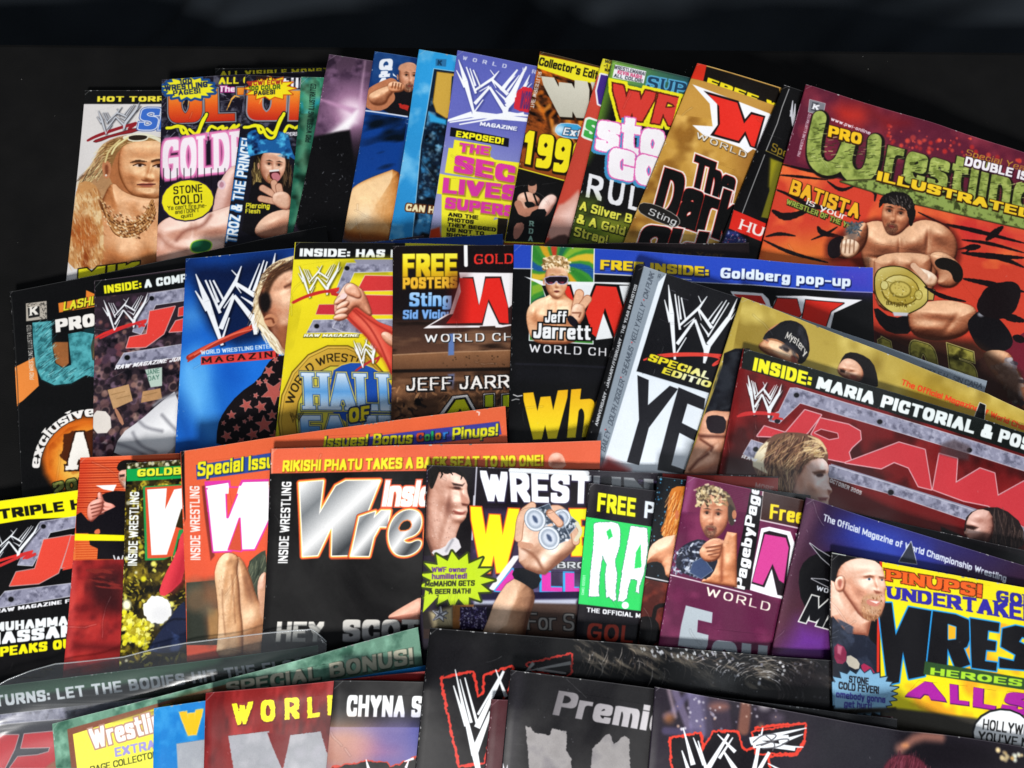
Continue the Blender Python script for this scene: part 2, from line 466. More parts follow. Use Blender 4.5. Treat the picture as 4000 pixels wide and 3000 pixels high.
    for off, c, dx, dy, b in lay:
        s2 = sd
        if dx or dy: s2 = np.roll(np.roll(sd, int(round(dx * TEXR)), 1), int(round(dy * TEXR)), 0)
        paint(w, s2, c, off=off, blur=b, p=allpts, alpha=alpha)
    paint(w, sd, col, p=allpts, alpha=alpha, blur=blur)
    if part:
        if box is None: box = hull(allpts)
        patch(part, box, plabel)
def hull(p):
    p = sorted(map(tuple, p)); 
    def half(p):
        h = []
        for q in p:
            while len(h) > 1 and (h[-1][0] - h[-2][0]) * (q[1] - h[-2][1]) - (h[-1][1] - h[-2][1]) * (q[0] - h[-2][0]) <= 0: h.pop()
            h.append(q)
        return h
    a = half(p); b = half(p[::-1])
    return np.array(a[:-1] + b[:-1])
def arc_warp(cx, cy, r, a0, a1, h, ry=None):
    """text along an arc, angles in degrees clockwise from up, r = baseline radius, h = letter height"""
    ry = ry or r
    def f(u, v):
        a = R(a0 + (a1 - a0) * u)
        return cx + (r + h * v) * math.sin(a), cy - (ry + h * v) * math.cos(a)
    return f
def patch(name, p, label=None):
    cv.m.patches.append((name, np.array(p), label))

# ------------------------------------------------------------------ materials
def nodes(name):
    m = bpy.data.materials.new(name); m.use_nodes = True
    return m, m.node_tree, m.node_tree.nodes['Principled BSDF']
GAIN = 1.0
def cover_material(m):
    img = bpy.data.images.new('cover_print', cv_w(m), m.cv.h, alpha=False)
    a = np.ones((m.cv.h, m.cv.w, 4), np.float32)
    a[..., :3] = np.clip(m.cv.a, 0, 1)[::-1]
    img.pixels.foreach_set(a.ravel()); img.update(); img.pack()
    mat, nt, b = nodes('printed_cover')
    t = nt.nodes.new('ShaderNodeTexImage'); t.image = img; t.extension = 'EXTEND'; t.interpolation = 'Cubic'
    hs = nt.nodes.new('ShaderNodeMix'); hs.data_type = 'RGBA'; hs.blend_type = 'MULTIPLY'; hs.inputs[0].default_value = 1.0
    hs.inputs[7].default_value = (.80, .80, .80, 1)
    nt.links.new(t.outputs[0], hs.inputs[6]); nt.links.new(hs.outputs[2], b.inputs['Base Color'])
    b.inputs['Roughness'].default_value = m.rough - .03
    b.inputs['Specular IOR Level'].default_value = 0.18
    sm_ = nt.nodes.new('ShaderNodeTexNoise'); sm_.inputs['Scale'].default_value = 16; sm_.inputs['Detail'].default_value = 5; sm_.inputs['Distortion'].default_value = .8
    mr = nt.nodes.new('ShaderNodeMapRange'); mr.inputs[1].default_value = .35; mr.inputs[2].default_value = .65; mr.inputs[3].default_value = m.rough - .12; mr.inputs[4].default_value = m.rough + .12
    nt.links.new(sm_.outputs[0], mr.inputs[0]); nt.links.new(mr.outputs[0], b.inputs['Roughness'])
    tc = nt.nodes.new('ShaderNodeTexCoord')
    n1 = nt.nodes.new('ShaderNodeTexNoise'); n1.inputs['Scale'].default_value = 28; n1.inputs['Detail'].default_value = 3
    bp = nt.nodes.new('ShaderNodeBump'); bp.inputs['Strength'].default_value = .22; bp.inputs['Distance'].default_value = .0012
    nt.links.new(tc.outputs['Object'], sm_.inputs['Vector']); nt.links.new(tc.outputs['Object'], n1.inputs['Vector']); nt.links.new(n1.outputs[0], bp.inputs['Height'])
    nt.links.new(bp.outputs[0], b.inputs['Normal'])
    return mat
def cv_w(m): return m.cv.w
paper, nt, b = nodes('page_paper')
wv = nt.nodes.new('ShaderNodeTexNoise'); wv.inputs['Scale'].default_value = 900
rp = nt.nodes.new('ShaderNodeValToRGB'); rp.color_ramp.elements[0].color = (.42, .40, .36, 1); rp.color_ramp.elements[1].color = (.78, .76, .70, 1)
nt.links.new(wv.outputs[0], rp.inputs[0]); nt.links.new(rp.outputs[0], b.inputs['Base Color']); b.inputs['Roughness'].default_value = .8

def mesh_obj(name, V, F, mat, parent=None, uv=None, smooth_=True):
    me = bpy.data.meshes.new(name); me.from_pydata([tuple(v) for v in V], [], F); me.update()
    if uv is not None:
        ul = me.uv_layers.new(name='UVMap')
        li = np.empty(len(me.loops), np.int32); me.loops.foreach_get('vertex_index', li)
        ul.data.foreach_set('uv', np.asarray(uv, np.float32)[li].ravel())
    if smooth_: me.polygons.foreach_set('use_smooth', np.ones(len(me.polygons), bool))
    if mat: me.materials.append(mat)
    o = bpy.data.objects.new(name, me); C.collection.objects.link(o)
    if parent: o.parent = parent
    return o
def world_pt(m, u, v, z):
    return ((m.O[0] + u * m.U[0] + v * m.V[0]) / 1000, (m.O[1] + u * m.U[1] + v * m.V[1]) / 1000, z / 1000)

def build(m):
    nv, nu = m.Z.shape
    us = np.minimum(np.arange(nu) * CS, m.W); vs = np.minimum(np.arange(nv) * CS, m.H)
    z = lambda A, u, v: float(bil(A, np.array([u / CS]), np.array([v / CS]))[0])
    root = bpy.data.objects.new('wrestling_magazine', None); C.collection.objects.link(root)
    root.empty_display_size = .02
    base = Vector(world_pt(m, m.W / 2, m.H / 2, z(m.bot, m.W / 2, m.H / 2))); root.location = base
    root['label'] = m.label; root['category'] = 'magazine'; root['group'] = 'wrestling magazines spread over the black table'
    L = lambda u, v, zz: tuple(Vector(world_pt(m, u, v, zz)) - base)
    mat = cover_material(m)
    tw, thh = m.cv.w / TEXR, m.cv.h / TEXR
    UV = lambda u, v: ((u + SPN) / tw, 1 - v / thh)
    th = m.th; c = .16
    # cover: front sheet, rounded spine, back sheet
    V = []; F = []; uv = []
    prof = [(u, None, 1) for u in us[::-1]]             # front, right to left
    rows = []
    rr = random.Random(m.order)
    for j, v in enumerate(vs):
        row = []
        zf = [z(m.Z, u, v) for u in us]; zb = [z(m.bot, u, v) for u in us]
        for i in range(nu - 1, -1, -1):
            row.append(len(V)); V.append(L(us[i], v, zf[i])); uv.append(UV(us[i], v))
        for k in (1, 2, 3):
            a = k / 4 * math.pi
            row.append(len(V)); V.append(L(-math.sin(a) * th * .5, v, zb[0] + th / 2 + math.cos(a) * th / 2)); uv.append(UV(-k, v))
        for i in range(0, nu, 2):
            row.append(len(V)); V.append(L(us[i], v, zb[i])); uv.append(UV(-SPN, v))
        if (nu - 1) % 2:
            row.append(len(V)); V.append(L(us[-1], v, zb[-1])); uv.append(UV(-SPN, v))
        rows.append(row)
    for j in range(nv - 1):
        for i in range(len(rows[0]) - 1):
            F.append((rows[j][i], rows[j + 1][i], rows[j + 1][i + 1], rows[j][i + 1]))
    cover = mesh_obj('cover', V, F, mat, root, uv)
    # pages: the paper block between the sheets
    V = []; F = []
    iu = np.linspace(.6, m.W - .5, max(nu // 2, 6)); iv = np.linspace(.5, m.H - .5, max(nv // 2, 6))
    idx = {}
    for s, A, dz in ((0, m.bot, .35), (1, m.Z, -.55)):
        for j, v in enumerate(iv):
            for i, u in enumerate(iu):
                idx[s, j, i] = len(V); V.append(L(u, v, z(A, u, v) + dz * m.th / 1.7))
    J = len(iv) - 1; I = len(iu) - 1
    for j in range(J):
        F.append((idx[0, j, 0], idx[0, j + 1, 0], idx[1, j + 1, 0], idx[1, j, 0])); F.append((idx[0, j, I], idx[1, j, I], idx[1, j + 1, I], idx[0, j + 1, I]))
        for i in range(I):
            F.append((idx[1, j, i], idx[1, j + 1, i], idx[1, j + 1, i + 1], idx[1, j, i + 1]))
    for i in range(I):
        F.append((idx[0, 0, i], idx[1, 0, i], idx[1, 0, i + 1], idx[0, 0, i + 1])); F.append((idx[0, J, i], idx[0, J, i + 1], idx[1, J, i + 1], idx[1, J, i]))
    mesh_obj('pages', V, F, paper, root, smooth_=False)
    # printed fields as parts, lying on the front sheet
    for n, (name, p, lab) in enumerate(m.patches):
        q = p / TEXR; q = q - [SPN, 0]
        q[:, 0] = np.clip(q[:, 0], .3, m.W - .3); q[:, 1] = np.clip(q[:, 1], .3, m.H - .3)
        o = print_patch(m, name, q, L, UV, mat, root, .06 + .005 * n)
        if o and lab: o['label'] = lab
    return root
def print_patch(m, name, q, L, UV, mat, root, dz):
    from mathutils.geometry import delaunay_2d_cdt
    P_ = []
    n = len(q)
    for i in range(n):
        a, b = q[i], q[(i + 1) % n]; k = max(1, int(np.linalg.norm(b - a) / 2.5))
        for t in range(k): P_.append(a + (b - a) * t / k)
    P_ = np.array(P_)
    if len(P_) < 3 or np.ptp(P_[:, 0]) < .6 or np.ptp(P_[:, 1]) < .6: return None
    ne = len(P_)
    x0, y0 = P_.min(0); x1, y1 = P_.max(0)
    ins = []
    for gx in np.arange(math.ceil(x0 / 4) * 4, x1, 4.0):
        for gy in np.arange(math.ceil(y0 / 4) * 4, y1, 4.0):
            ins.append((gx, gy))
    allp = [Vector(p) for p in P_] + [Vector(p) for p in ins]
    r = delaunay_2d_cdt(allp, [], [list(range(ne))], 1, 1e-4)
    V = []; uv = []
    for v in r[0]:
        zz = float(bil(m.Z, np.array([v[0] / CS]), np.array([v[1] / CS]))[0])
        V.append(L(v[0], v[1], zz + dz)); uv.append(UV(v[0], v[1]))
    F = [tuple(f)[::-1] for f in r[2]]
    if not F: return None
    o = mesh_obj(name, V, F, mat, root, uv)
    if o.data.polygons[0].normal.z < 0: o.data.flip_normals()
    return o
# ------------------------------------------------------------------ shared drawing helpers
def wear(m, n=None):
    """worn paper: whitened nicks along the spine and the top edge, faint rub marks"""
    r = random.Random(m.order * 3)
    a = m.cv.a; h, w = a.shape[:2]
    x0 = SPN * TEXR; k = getattr(m, 'wear', 1.0)
    if getattr(m, 'edge', 0):
        e_ = int(x0 + m.edge * TEXR); a[:, :e_] = a[:, :e_] * .12 + .86 * .88
    # creases: faint pale broken lines, a dog-eared corner, rubbed patches
    for q in range(int(2 + 2 * k)):
        cx_ = r.choice((r.uniform(0, w * .25), r.uniform(0, w))); cy_ = r.uniform(0, h * .75); an = r.uniform(0, math.pi); ln_ = r.uniform(8, 30) * TEXR; segs = []
        px_, py_ = cx_, cy_
        for s_ in range(7):
            an += r.gauss(0, .16); nx_ = px_ + math.cos(an) * ln_ / 7; ny_ = py_ + math.sin(an) * ln_ / 7
            if r.random() < .8: segs.append((px_, py_, nx_, ny_, r.uniform(.15, .5)))
            px_, py_ = nx_, ny_
        P_ = np.array([[g[0], g[1]] for g in segs] + [[g[2], g[3]] for g in segs]) if segs else None
        if P_ is None: continue
        wi = window(P_, 5)
        if wi is None or wi[3] - wi[1] < 2: continue
        sd = cap_sd(segs, wi); blend(wi, np.clip(.5 - sd, 0, 1) * r.uniform(.12, .38), rgb('#d8d8d8')); blend(wi, np.clip(1 - np.abs(sd - 1.6) / 1.2, 0, 1) * .12, rgb('#000000'))
    c_ = r.uniform(1.5, 4.5) * TEXR; wi = (int(x0), 0, int(x0 + c_ + 3), int(c_ + 3)); X_, Y_ = grid(wi)
    blend(wi, np.clip(1 - np.abs(X_ - x0 + Y_ - c_) / 1.3, 0, 1) * .45, rgb('#c8c8c8'))
    y = 0
    while y < h:
        y += r.expovariate(1 / 16.0) / k * (3.5 if math.sin(y / 60 + m.order) > -.1 else .55)
        if y >= h - 3: break
        ln = int(r.uniform(1, 5)); s = r.uniform(.5, 2.2) * k; yy = int(y)
        xx = int(x0 + r.gauss(-1, 1.2)); ww = max(1, int(s))
        a[yy:yy + ln, max(xx, 0):xx + ww] = a[yy:yy + ln, max(xx, 0):xx + ww] * .35 + .85 * .65
    x = 0
    while x < w:
        x += r.expovariate(1 / 26.0) / k * (6 if math.sin(x / 70 + m.order * 2) > -.4 else .7)
        if x >= w - 3: break
        ln = int(r.uniform(1, 6)); a[0:r.choice((1, 1, 2)), int(x):int(x) + ln] = r.uniform(.35, .75)
    # edge lightening: the paper core shows on the cut edge
    a[0:1, :] = a[0:1, :] * .75 + .2
    win = (0, 0, w, h)
    # printed skin: pores, muscle relief and halftone unevenness
    R_, G_, B_ = a[..., 0], a[..., 1], a[..., 2]
    sk = np.clip((R_ - G_ - .07) * 9, 0, 1) * np.clip((G_ - B_ - .03) * 10, 0, 1) * np.clip((.42 - (R_ - G_)) * 9, 0, 1) * np.clip((.30 - (G_ - B_)) * 9, 0, 1) * np.clip((R_ - .25) * 6, 0, 1)
    rel = noise(win, 3.4, seed=21, octs=4) * .07 + noise(win, .9, seed=22, octs=2) * .04
    a *= (1 + (sk * rel)[..., None])
    hi = np.clip(noise(win, 2.2, seed=25, octs=3, stretch=(1, .6)) - .45, 0, 1) * sk * .15
    a += hi[..., None]
    nz = noise(win, 30, seed=m.order, octs=4)[..., None]
    a *= (1 + .05 * nz)
    g = np.random.default_rng(m.order).normal(0, .012, (h, w, 1)).astype(np.float32)
    a += g
    for _ in range(int(10 * k)):
        xx = r.uniform(0, w); yy = r.uniform(0, h * .8)
        wi = window(np.array([[xx, yy]]), 4)
        if wi is None: continue
        sd = cap_sd([(xx, yy, xx + r.uniform(-3, 3), yy + r.uniform(-3, 3), .25)], wi)
        blend(wi, np.clip(.5 - sd, 0, 1) * .5, rgb('#dddddd'))
SCR = [(1088,490,1125,830,4,30),(1125,830,1165,1370,30,14),(1042,665,1110,930,5,20),(1165,600,1225,1020,8,14),(1205,620,1235,900,6,13),(1240,640,1290,900,8,10),
 (1220,970,1450,760,14,17),(1450,760,1545,625,16,4),(1270,985,1400,880,6,6),(1440,620,1475,700,4,7),(1440,770,1600,1000,15,22),(1440,790,1475,910,8,4),(1465,945,1565,1090,4,14),
 (1550,920,1725,685,10,4),(1600,950,1775,670,16,5),(1552,1105,1802,700,10,6),(1190,1190,1400,900,22,14),(1165,1330,1300,1110,10,6),(1400,900,1530,1260,15,26),(1530,1260,1510,1415,26,15),
 (1520,1390,1562,1200,15,30),(1560,1200,1800,880,34,26),(1800,880,1900,650,22,3),(1790,920,1872,770,8,3),(1820,900,1905,790,8,3)]
SCL = [[(800,1375),(960,1312),(1350,1290),(1760,1320)],[(830,1370),(1000,1335),(1400,1320),(1745,1335)],[(960,1320),(1300,1305),(1600,1325),(1740,1375)],[(1740,1345),(1620,1420),(1605,1450),(1700,1400),(1755,1340)],[(860,1350),(1100,1300),(1500,1300)]]
def scratch(fl, fr, tp, col='#eef0f4', red='#d8302c', shade=None, sh=(0, 0), part='logo', sc=1.0, rw=.8):
    """the scratchy W emblem: feet fl, fr and upper left tip tp in tile px"""
    A = np.array([[1155, 1360, 1], [1515, 1410, 1], [1088, 490, 1]], float); B = np.array([fl, fr, tp], float)
    T_ = np.linalg.solve(A, B)
    f = lambda x, y: tuple(np.array([x, y, 1.0]) @ T_)
    s = math.hypot(*(np.array(fl) - np.array(tp))) / 873 * sc
    S = []
    for x0, y0, x1, y1, a, b in SCR:
        p = f(x0, y0); q = f(x1, y1); S.append((*p, *q, a * s, b * s))
    if shade is not None:
        k = sh
        for g in S: shards([(g[0] + k[0], g[1] + k[1], g[2] + k[0], g[3] + k[1], g[4] * 1.5 + 2, g[5] * 1.5 + 2)], shade, blur=.8, alpha=.7)
    if red:
        for L in SCL: line([f(*q) for q in L], rw, red, sm=2)
    shards(S, col)
    if part: patch(part, PP([f(1030, 480), f(1910, 600), f(1700, 1470), f(790, 1400)]))
def loc(cx, cy, rx, ry, ang, flip=1):
    c, s = math.cos(R(ang)), math.sin(R(ang))
    def f(L):
        return [(cx + flip * a * rx * c - b * ry * s, cy + flip * a * rx * s + b * ry * c) for a, b in pts(L)]
    return f
def relief(L, blobs=(), tones=('#4a2414', '#b87850', '#f0c8a4'), rr=5.0, lx=-.45, ly=-.62, sm=2, spec=.25, part=None, plabel=None, nz=.14, edge=.3, light_gain=1.0, warm=0):
    """a photographed rounded form: mask polygon, inflated edge (rr mm) plus soft bumps (x, y, rx, ry, angle, height), shaded from one side as the cover photo was"""
    p = PP(L)
    if sm: p = chaikin(p, sm)
    w = window(p, 4)
    if w is None: return
    sd = poly_sd(p, w)
    X, Y = grid(w)
    R_ = rr * TEXR; d = np.clip(-sd, 0, R_)
    H_ = np.sqrt(np.maximum(R_ * R_ - (R_ - d) ** 2, 0)) * .8
    for x, y, rx, ry, an, hh in blobs:
        c0 = np.array(P(x, y)); cx1 = np.array(P(x + 10, y)); k = np.linalg.norm(cx1 - c0) / 10; th_ = math.atan2(*(cx1 - c0)[::-1]) + R(an)
        dx = X - c0[0]; dy = Y - c0[1]; a = dx * math.cos(th_) + dy * math.sin(th_); b_ = -dx * math.sin(th_) + dy * math.cos(th_)
        q = (a / (rx * k)) ** 2 + (b_ / (ry * k)) ** 2
        H_ = H_ + hh * min(rx, ry) * k * np.exp(-q * 1.1)
    H_ = H_ + noise(w, 2.2, seed=31, octs=3) * nz * TEXR
    for _ in range(2):
        q = np.pad(H_, 1, mode='edge'); H_ = (q[:-2, 1:-1] + q[2:, 1:-1] + q[1:-1, :-2] + q[1:-1, 2:] + 2 * H_) / 6
    gy, gx = np.gradient(H_ * .72)
    nn = np.sqrt(gx * gx + gy * gy + 1)
    ln = math.sqrt(lx * lx + ly * ly + .64)
    lam = np.clip((-gx * lx - gy * ly + .8) / nn / ln, 0, 1) * light_gain
    t = np.clip(lam * 1.22 - .12, 0, 1)
    D, M_, Lt = (rgb(c) for c in tones)
    t3 = t[..., None]
    col = np.where(t3 < .55, D + (M_ - D) * (t3 / .55), M_ + (Lt - M_) * ((t3 - .55) / .45))
    hz = math.sqrt(2 * (1 + .8 / ln)); s_ = np.clip(((-gx * lx - gy * ly) / ln + (.8 / ln + 1)) / nn / hz, 0, 1) ** 30
    col = col + (s_ * spec * .38)[..., None]
    m_ = np.clip(.5 - sd / 1.2, 0, 1)
    if edge:
        blend(w, np.clip(.5 - (sd - 1.2) / 2.4, 0, 1) * edge, D * .6)
    blend(w, m_, col)
    if part: patch(part, p, plabel)
def HB(f, t=0, deep=1.0, rx=100, ry=120):
    """head bumps in the local frame f of a face: brow, sockets, nose, cheeks, lips, chin"""
    B = []
    def b(x, y, sx, sy, hh):
        q = f([(x, y)])[0]; B.append((q[0], q[1], sx * rx, sy * ry, 0, hh * deep))
    b(t, -.75, .7, .35, .45); b(t - .38, -.34, .3, .1, .5); b(t + .38, -.34, .3, .1, .5)
    b(t - .38, -.12, .22, .13, -.75); b(t + .38, -.12, .22, .13, -.75)
    b(t + .0, .02, .1, .3, 1.1); b(t, .27, .17, .1, 1.0); b(t - .5, .2, .25, .25, .45); b(t + .5, .2, .25, .25, .45)
    b(t, .58, .28, .08, .7); b(t, .70, .25, .06, -.6); b(t, .88, .24, .14, .8); b(t - .42, .5, .08, .22, -.4); b(t + .42, .5, .08, .22, -.4)
    return B
def face(cx, cy, rx, ry, ang=0, flip=1, skin='#c88a60', dark='#7a4428', light='#eab890', brow='#3a2418', eye='#2a1c14', beard=None, mouth='#8a3c34', turn=.2, smile=0, ear=True, blur=1.0):
    """a printed head, lit from one side: soft planes, sockets, nose, mouth; rx, ry half sizes in tile px"""
    f = loc(cx, cy, rx, ry, ang, flip); mm = (rx * 1400 / 2212) / 6.8; b = blur * mm * .06
    t = turn
    if ear: poly(f([(-.95, -.1), (-1.12, -.2), (-1.1, .15), (-.95, .3)]), skin, sm=2); poly(f([(-.98, -.05), (-1.06, -.1), (-1.03, .12)]), dark, blur=b * .6, alpha=.6, sm=1)
    relief(f([(-.93, -.55), (-.6, -1), (0, -1.12), (.6, -1), (.93, -.5), (.94, .1), (.8, .5), (.45, .93), (.1, 1.08), (-.3, 1.0), (-.72, .62), (-.92, .15)]),
           HB(f, t, rx=rx, ry=ry), (dark, skin, light), rr=mm * .55, lx=.3 * flip, spec=.18, edge=.2)
    for ex in (-.38 + t, .38 + t * .8):
        poly(f([(ex - .24, -.26), (ex + .24, -.26), (ex + .22, -.04), (ex - .2, -.02)]), dark, blur=b * 2.2, alpha=.4, sm=1)
        poly(f([(ex - .17, -.14), (ex, -.2), (ex + .17, -.14), (ex, -.07)]), '#cdb8ac', blur=b * .8, alpha=.45, sm=1)
        poly(f([(ex - .1, -.19), (ex + .08, -.2), (ex + .08, -.1), (ex - .1, -.1)]), eye, blur=b * .5, sm=1)
        poly(f([(ex - .2, -.2), (ex, -.25), (ex + .2, -.18), (ex, -.2)]), eye, blur=b * .4)
        poly(f([(ex - .26, -.34), (ex, -.42), (ex + .26, -.34), (ex, -.34)]), brow, blur=b * .7)
    poly(f([(t - .14, .32), (t, .39), (t + .17, .33), (t + .05, .42), (t - .12, .4)]), dark, blur=b * .7, alpha=.9, sm=1)
    if beard:
        poly(f([(t - .34, .46), (t, .4), (t + .36, .46), (t + .42, .8), (t + .1, 1.06), (t - .25, .98), (t - .42, .7)]), beard, blur=b * 1.6, alpha=.8, sm=1)
        specks(f([(t - .34, .46), (t, .42), (t + .36, .46), (t + .42, .8), (t + .1, 1.04), (t - .25, .96), (t - .42, .7)]), 60, [beard, dark, light], .08, .14, ang=80, ln=.6)
    if smile:
        poly(f([(t - .25, .5), (t + .25, .5), (t + .18, .5 + smile), (t - .15, .5 + smile)]), '#5a1c1c', sm=1)
        poly(f([(t - .2, .52), (t + .2, .52), (t + .18, .6), (t - .18, .6)]), '#efe6e0')
    else:
        poly(f([(t - .24, .58), (t, .53), (t + .24, .56), (t + .1, .68), (t - .1, .68)]), mouth, blur=b * .8, sm=1)
        poly(f([(t - .25, .59), (t + .25, .585), (t + .2, .62), (t - .2, .62)]), '#3a1614', blur=b * .5, alpha=.8)
    pass
    return f
def hairs(L, n, cols, w0=.12, w1=.25, ang=80, ln=5, **k): specks(L, n, cols, w0, w1, ang=ang, ln=ln, **k)
def plate(L, c0='#9a9ab0', dk='#5c5c70', lt='#c8c8d8', seed=2, line_='#d8d8e0'):
    poly(L, c0, line=line_, lw=.35); mottle(L, dk, 3.2, .8, seed=seed, octs=4); mottle(L, lt, 2.4, .7, seed=seed + 5, octs=4)
def muscle(L, skin, dark, light, sm=2, shade=(1, 1)):
    """a limb or torso: base, shaded lower right edge, soft light"""
    relief(L, (), (dark, skin, light), rr=7, sm=sm)
T = text
# ------------------------------------------------------------------ the pile, from the bottom up (positions read in photo pixels, laid on the real pile)
M = {}
def put(key, col, *a, rough=.34, label='', **k):
    m = mag(key, *a, **k); m.rough = rough; m.label = label; m.col = col; M[key] = m
def corner(t, x, y): cx = TILES[t]; return (cx[0] + x * 1400 / 2212, cx[1] + y * 1400 / 2212)
q = corner
put('hidden', '#0a0a0a', (842, 268), (1290, 262), (800, 905), 205, label='black magazine mostly hidden, only its yellow top lettering showing above the green one')
put('hot', '#d8d4d0', (334, 353), (635, 352), (261, 1092), 205, label='white-topped magazine with long-haired man in gold chains and fur, furthest left in the back row')
put('ultra', '#141020', (634, 311), (962, 290), (613, 1006), 203, label='magazine with fiery title, pink gothic headline and yellow oval, second in the back row')
put('ultra2', '#141020', (961, 292), (1177, 303), (880, 950), 203, label='magazine with fiery title and man in blue hat sticking out his tongue')
put('green', '#2c6a50', (1179, 300), (1250, 302), (1125, 905), 203, label='dark green marbled magazine squeezed between the blue-hatted man and the purple starburst')
put('purple', '#3a2a38', (1288, 212), (1452, 237), (1149, 905), 206, label='black and purple magazine with white starburst flash and scuffed cover')
put('qa', '#123a78', (1466, 201), (1623, 225), (1347, 899), 206, lift=2, label='dark blue magazine with bald man in black shirt pointing, beside the purple starburst')
put('cyan', '#1f86c8', (1640, 193), (1781, 218), (1523, 930), 203, label='bright blue magazine with cut-off gold letter and blue mottled picture panel')
put('secret', '#6c72b8', (1790, 197), (2101, 259), (1680, 924), 206, label='lavender magazine with white scratch logo and pink words on yellow blocks')
put('collector', '#8a4018', (2113, 201), (2344, 259), (1974, 937), 203, label='orange and black magazine with yellow top strip, big yellow numerals and seated woman in black')
put('esred', '#c84838', (2358, 229), (2407, 241), (2132, 949), 200, label='thin strip of red magazine beside the black one with bubble letters')
put('stone', '#101010', (2394, 235), (2700, 304), (2221, 956), 203, lift=2, label='black magazine with red and yellow title and white bubble letters in the back row')
put('gold', '#c09038', (2727, 247), (3030, 336), (2439, 949), 206, lift=2.5, label='golden tan magazine with red spine tip and black outlined headline')
put('dark', '#0c0c0c', (3065, 332), (3132, 354), (2818, 943), 206, label='black magazine showing a narrow strip and a red box, under the red cover with bodybuilder')
put('batista', '#b03020', (3151, 330), (4000, 595), (2967, 1013), 204, lift=2, label='red and orange magazine with shirtless man and gold belt, furthest right in the back row')
# second row
put('teal', '#0c0c0c', (39, 1140), (1127, 911), (85, 1890), 203, lift=2, label='black and orange magazine with giant teal letter, leftmost of the second row')
put('crowd', '#302830', (370, 1097), (725, 1047), (364, 1785), 206, lift=2, label='dark magazine with crowd holding signs and white sleeve, second of the second row')
put('blue', '#1858b8', (728, 1010), (1964, 914), (687, 1754), lift=2, label='bright blue magazine with blond man looking up in black shirt of red stars')
put('yellow', '#e8d820', (1155, 946), (1537, 949), (1079, 1703), 206, lift=2, label='yellow magazine with gold medallion and fist pulling a red cloth')
put('posters', '#181010', (1537, 961), (2926, 948), (1531, 1640), lift=2, label='black and brown magazine with yellow and light blue lettering, left of the blue-bannered one')
put('jarrett', '#0c0c0c', (2010, 955), (3410, 1045), (1987, 1722), lift=2, rcurl=2, label='black magazine with blue top banner and man in sunglasses making a V sign')
put('silver', '#e0e8f0', (2500, 1034), (3856, 1488), (2300, 1722), th=4.5, lift=2, label='silver and white magazine with large black letters and scratch logo on black panel')
put('mystery', '#b8a040', (2902, 1161), (4000, 1604), (2682, 1836), 206, lift=2, label='gold magazine with man in black beanie and dark-haired person, under the dark red one')
put('maria', '#701818', (2908, 1362), (4000, 1690), (2812, 1849), 206, lift=2, label='dark red magazine with black banner, metal bars and long-haired man in profile')
# third row
put('triple', '#0c0c0c', (-62, 1965), (301, 1915), (-85, 2700), 206, lift=2, label='black magazine with yellow top banner and red metal-barred logo at the left edge')
put('coat', '#c04020', (316, 1787), (706, 1770), (253, 2583), 206, lift=2, label='magazine striped orange above glossy dark red, with man in black coat and fist')
put('santa', '#302808', (496, 1809), (706, 1796), (471, 2551), 190, label='magazine of gold tinsel with green banner and red hat with white pompom')
put('special', '#d85838', (708, 1763), (1974, 1586), (731, 2494), lift=2, label='orange-red magazine with raised forearm photo and blue strip of yellow lettering')
put('rikishi', '#0e0e0e', (1061, 1753), (2347, 1721), (1025, 2510), lift=2, label='black magazine with orange-red top band and chrome title outlined in orange')
put('mcmahon', '#181020', (1670, 1817), (3040, 1861), (1642, 2456), lift=2, label='magazine with wet dark-haired man, raised arm holding cans and lime starburst')
put('free', '#141018', (2305, 1887), (2569, 1918), (2253, 2488), 120, lift=2, label='black magazine with dripping white letters on bright green, right of the raised arm')
put('dots', '#101418', (2573, 1861), (2680, 1874), (2496, 2507), 84, lift=2, label='narrow strip of black magazine with blue dots and orange-haired woman')
put('page', '#501830', (2689, 1860), (3151, 1956), (2578, 2513), 206, lift=2, label='maroon magazine with curly-haired man holding his chin and pink letter')
put('official', '#301828', (3154, 1944), (4000, 2209), (3021, 2539), 206, lift=2, label='dark purple magazine with blue glow and white script along its top edge')
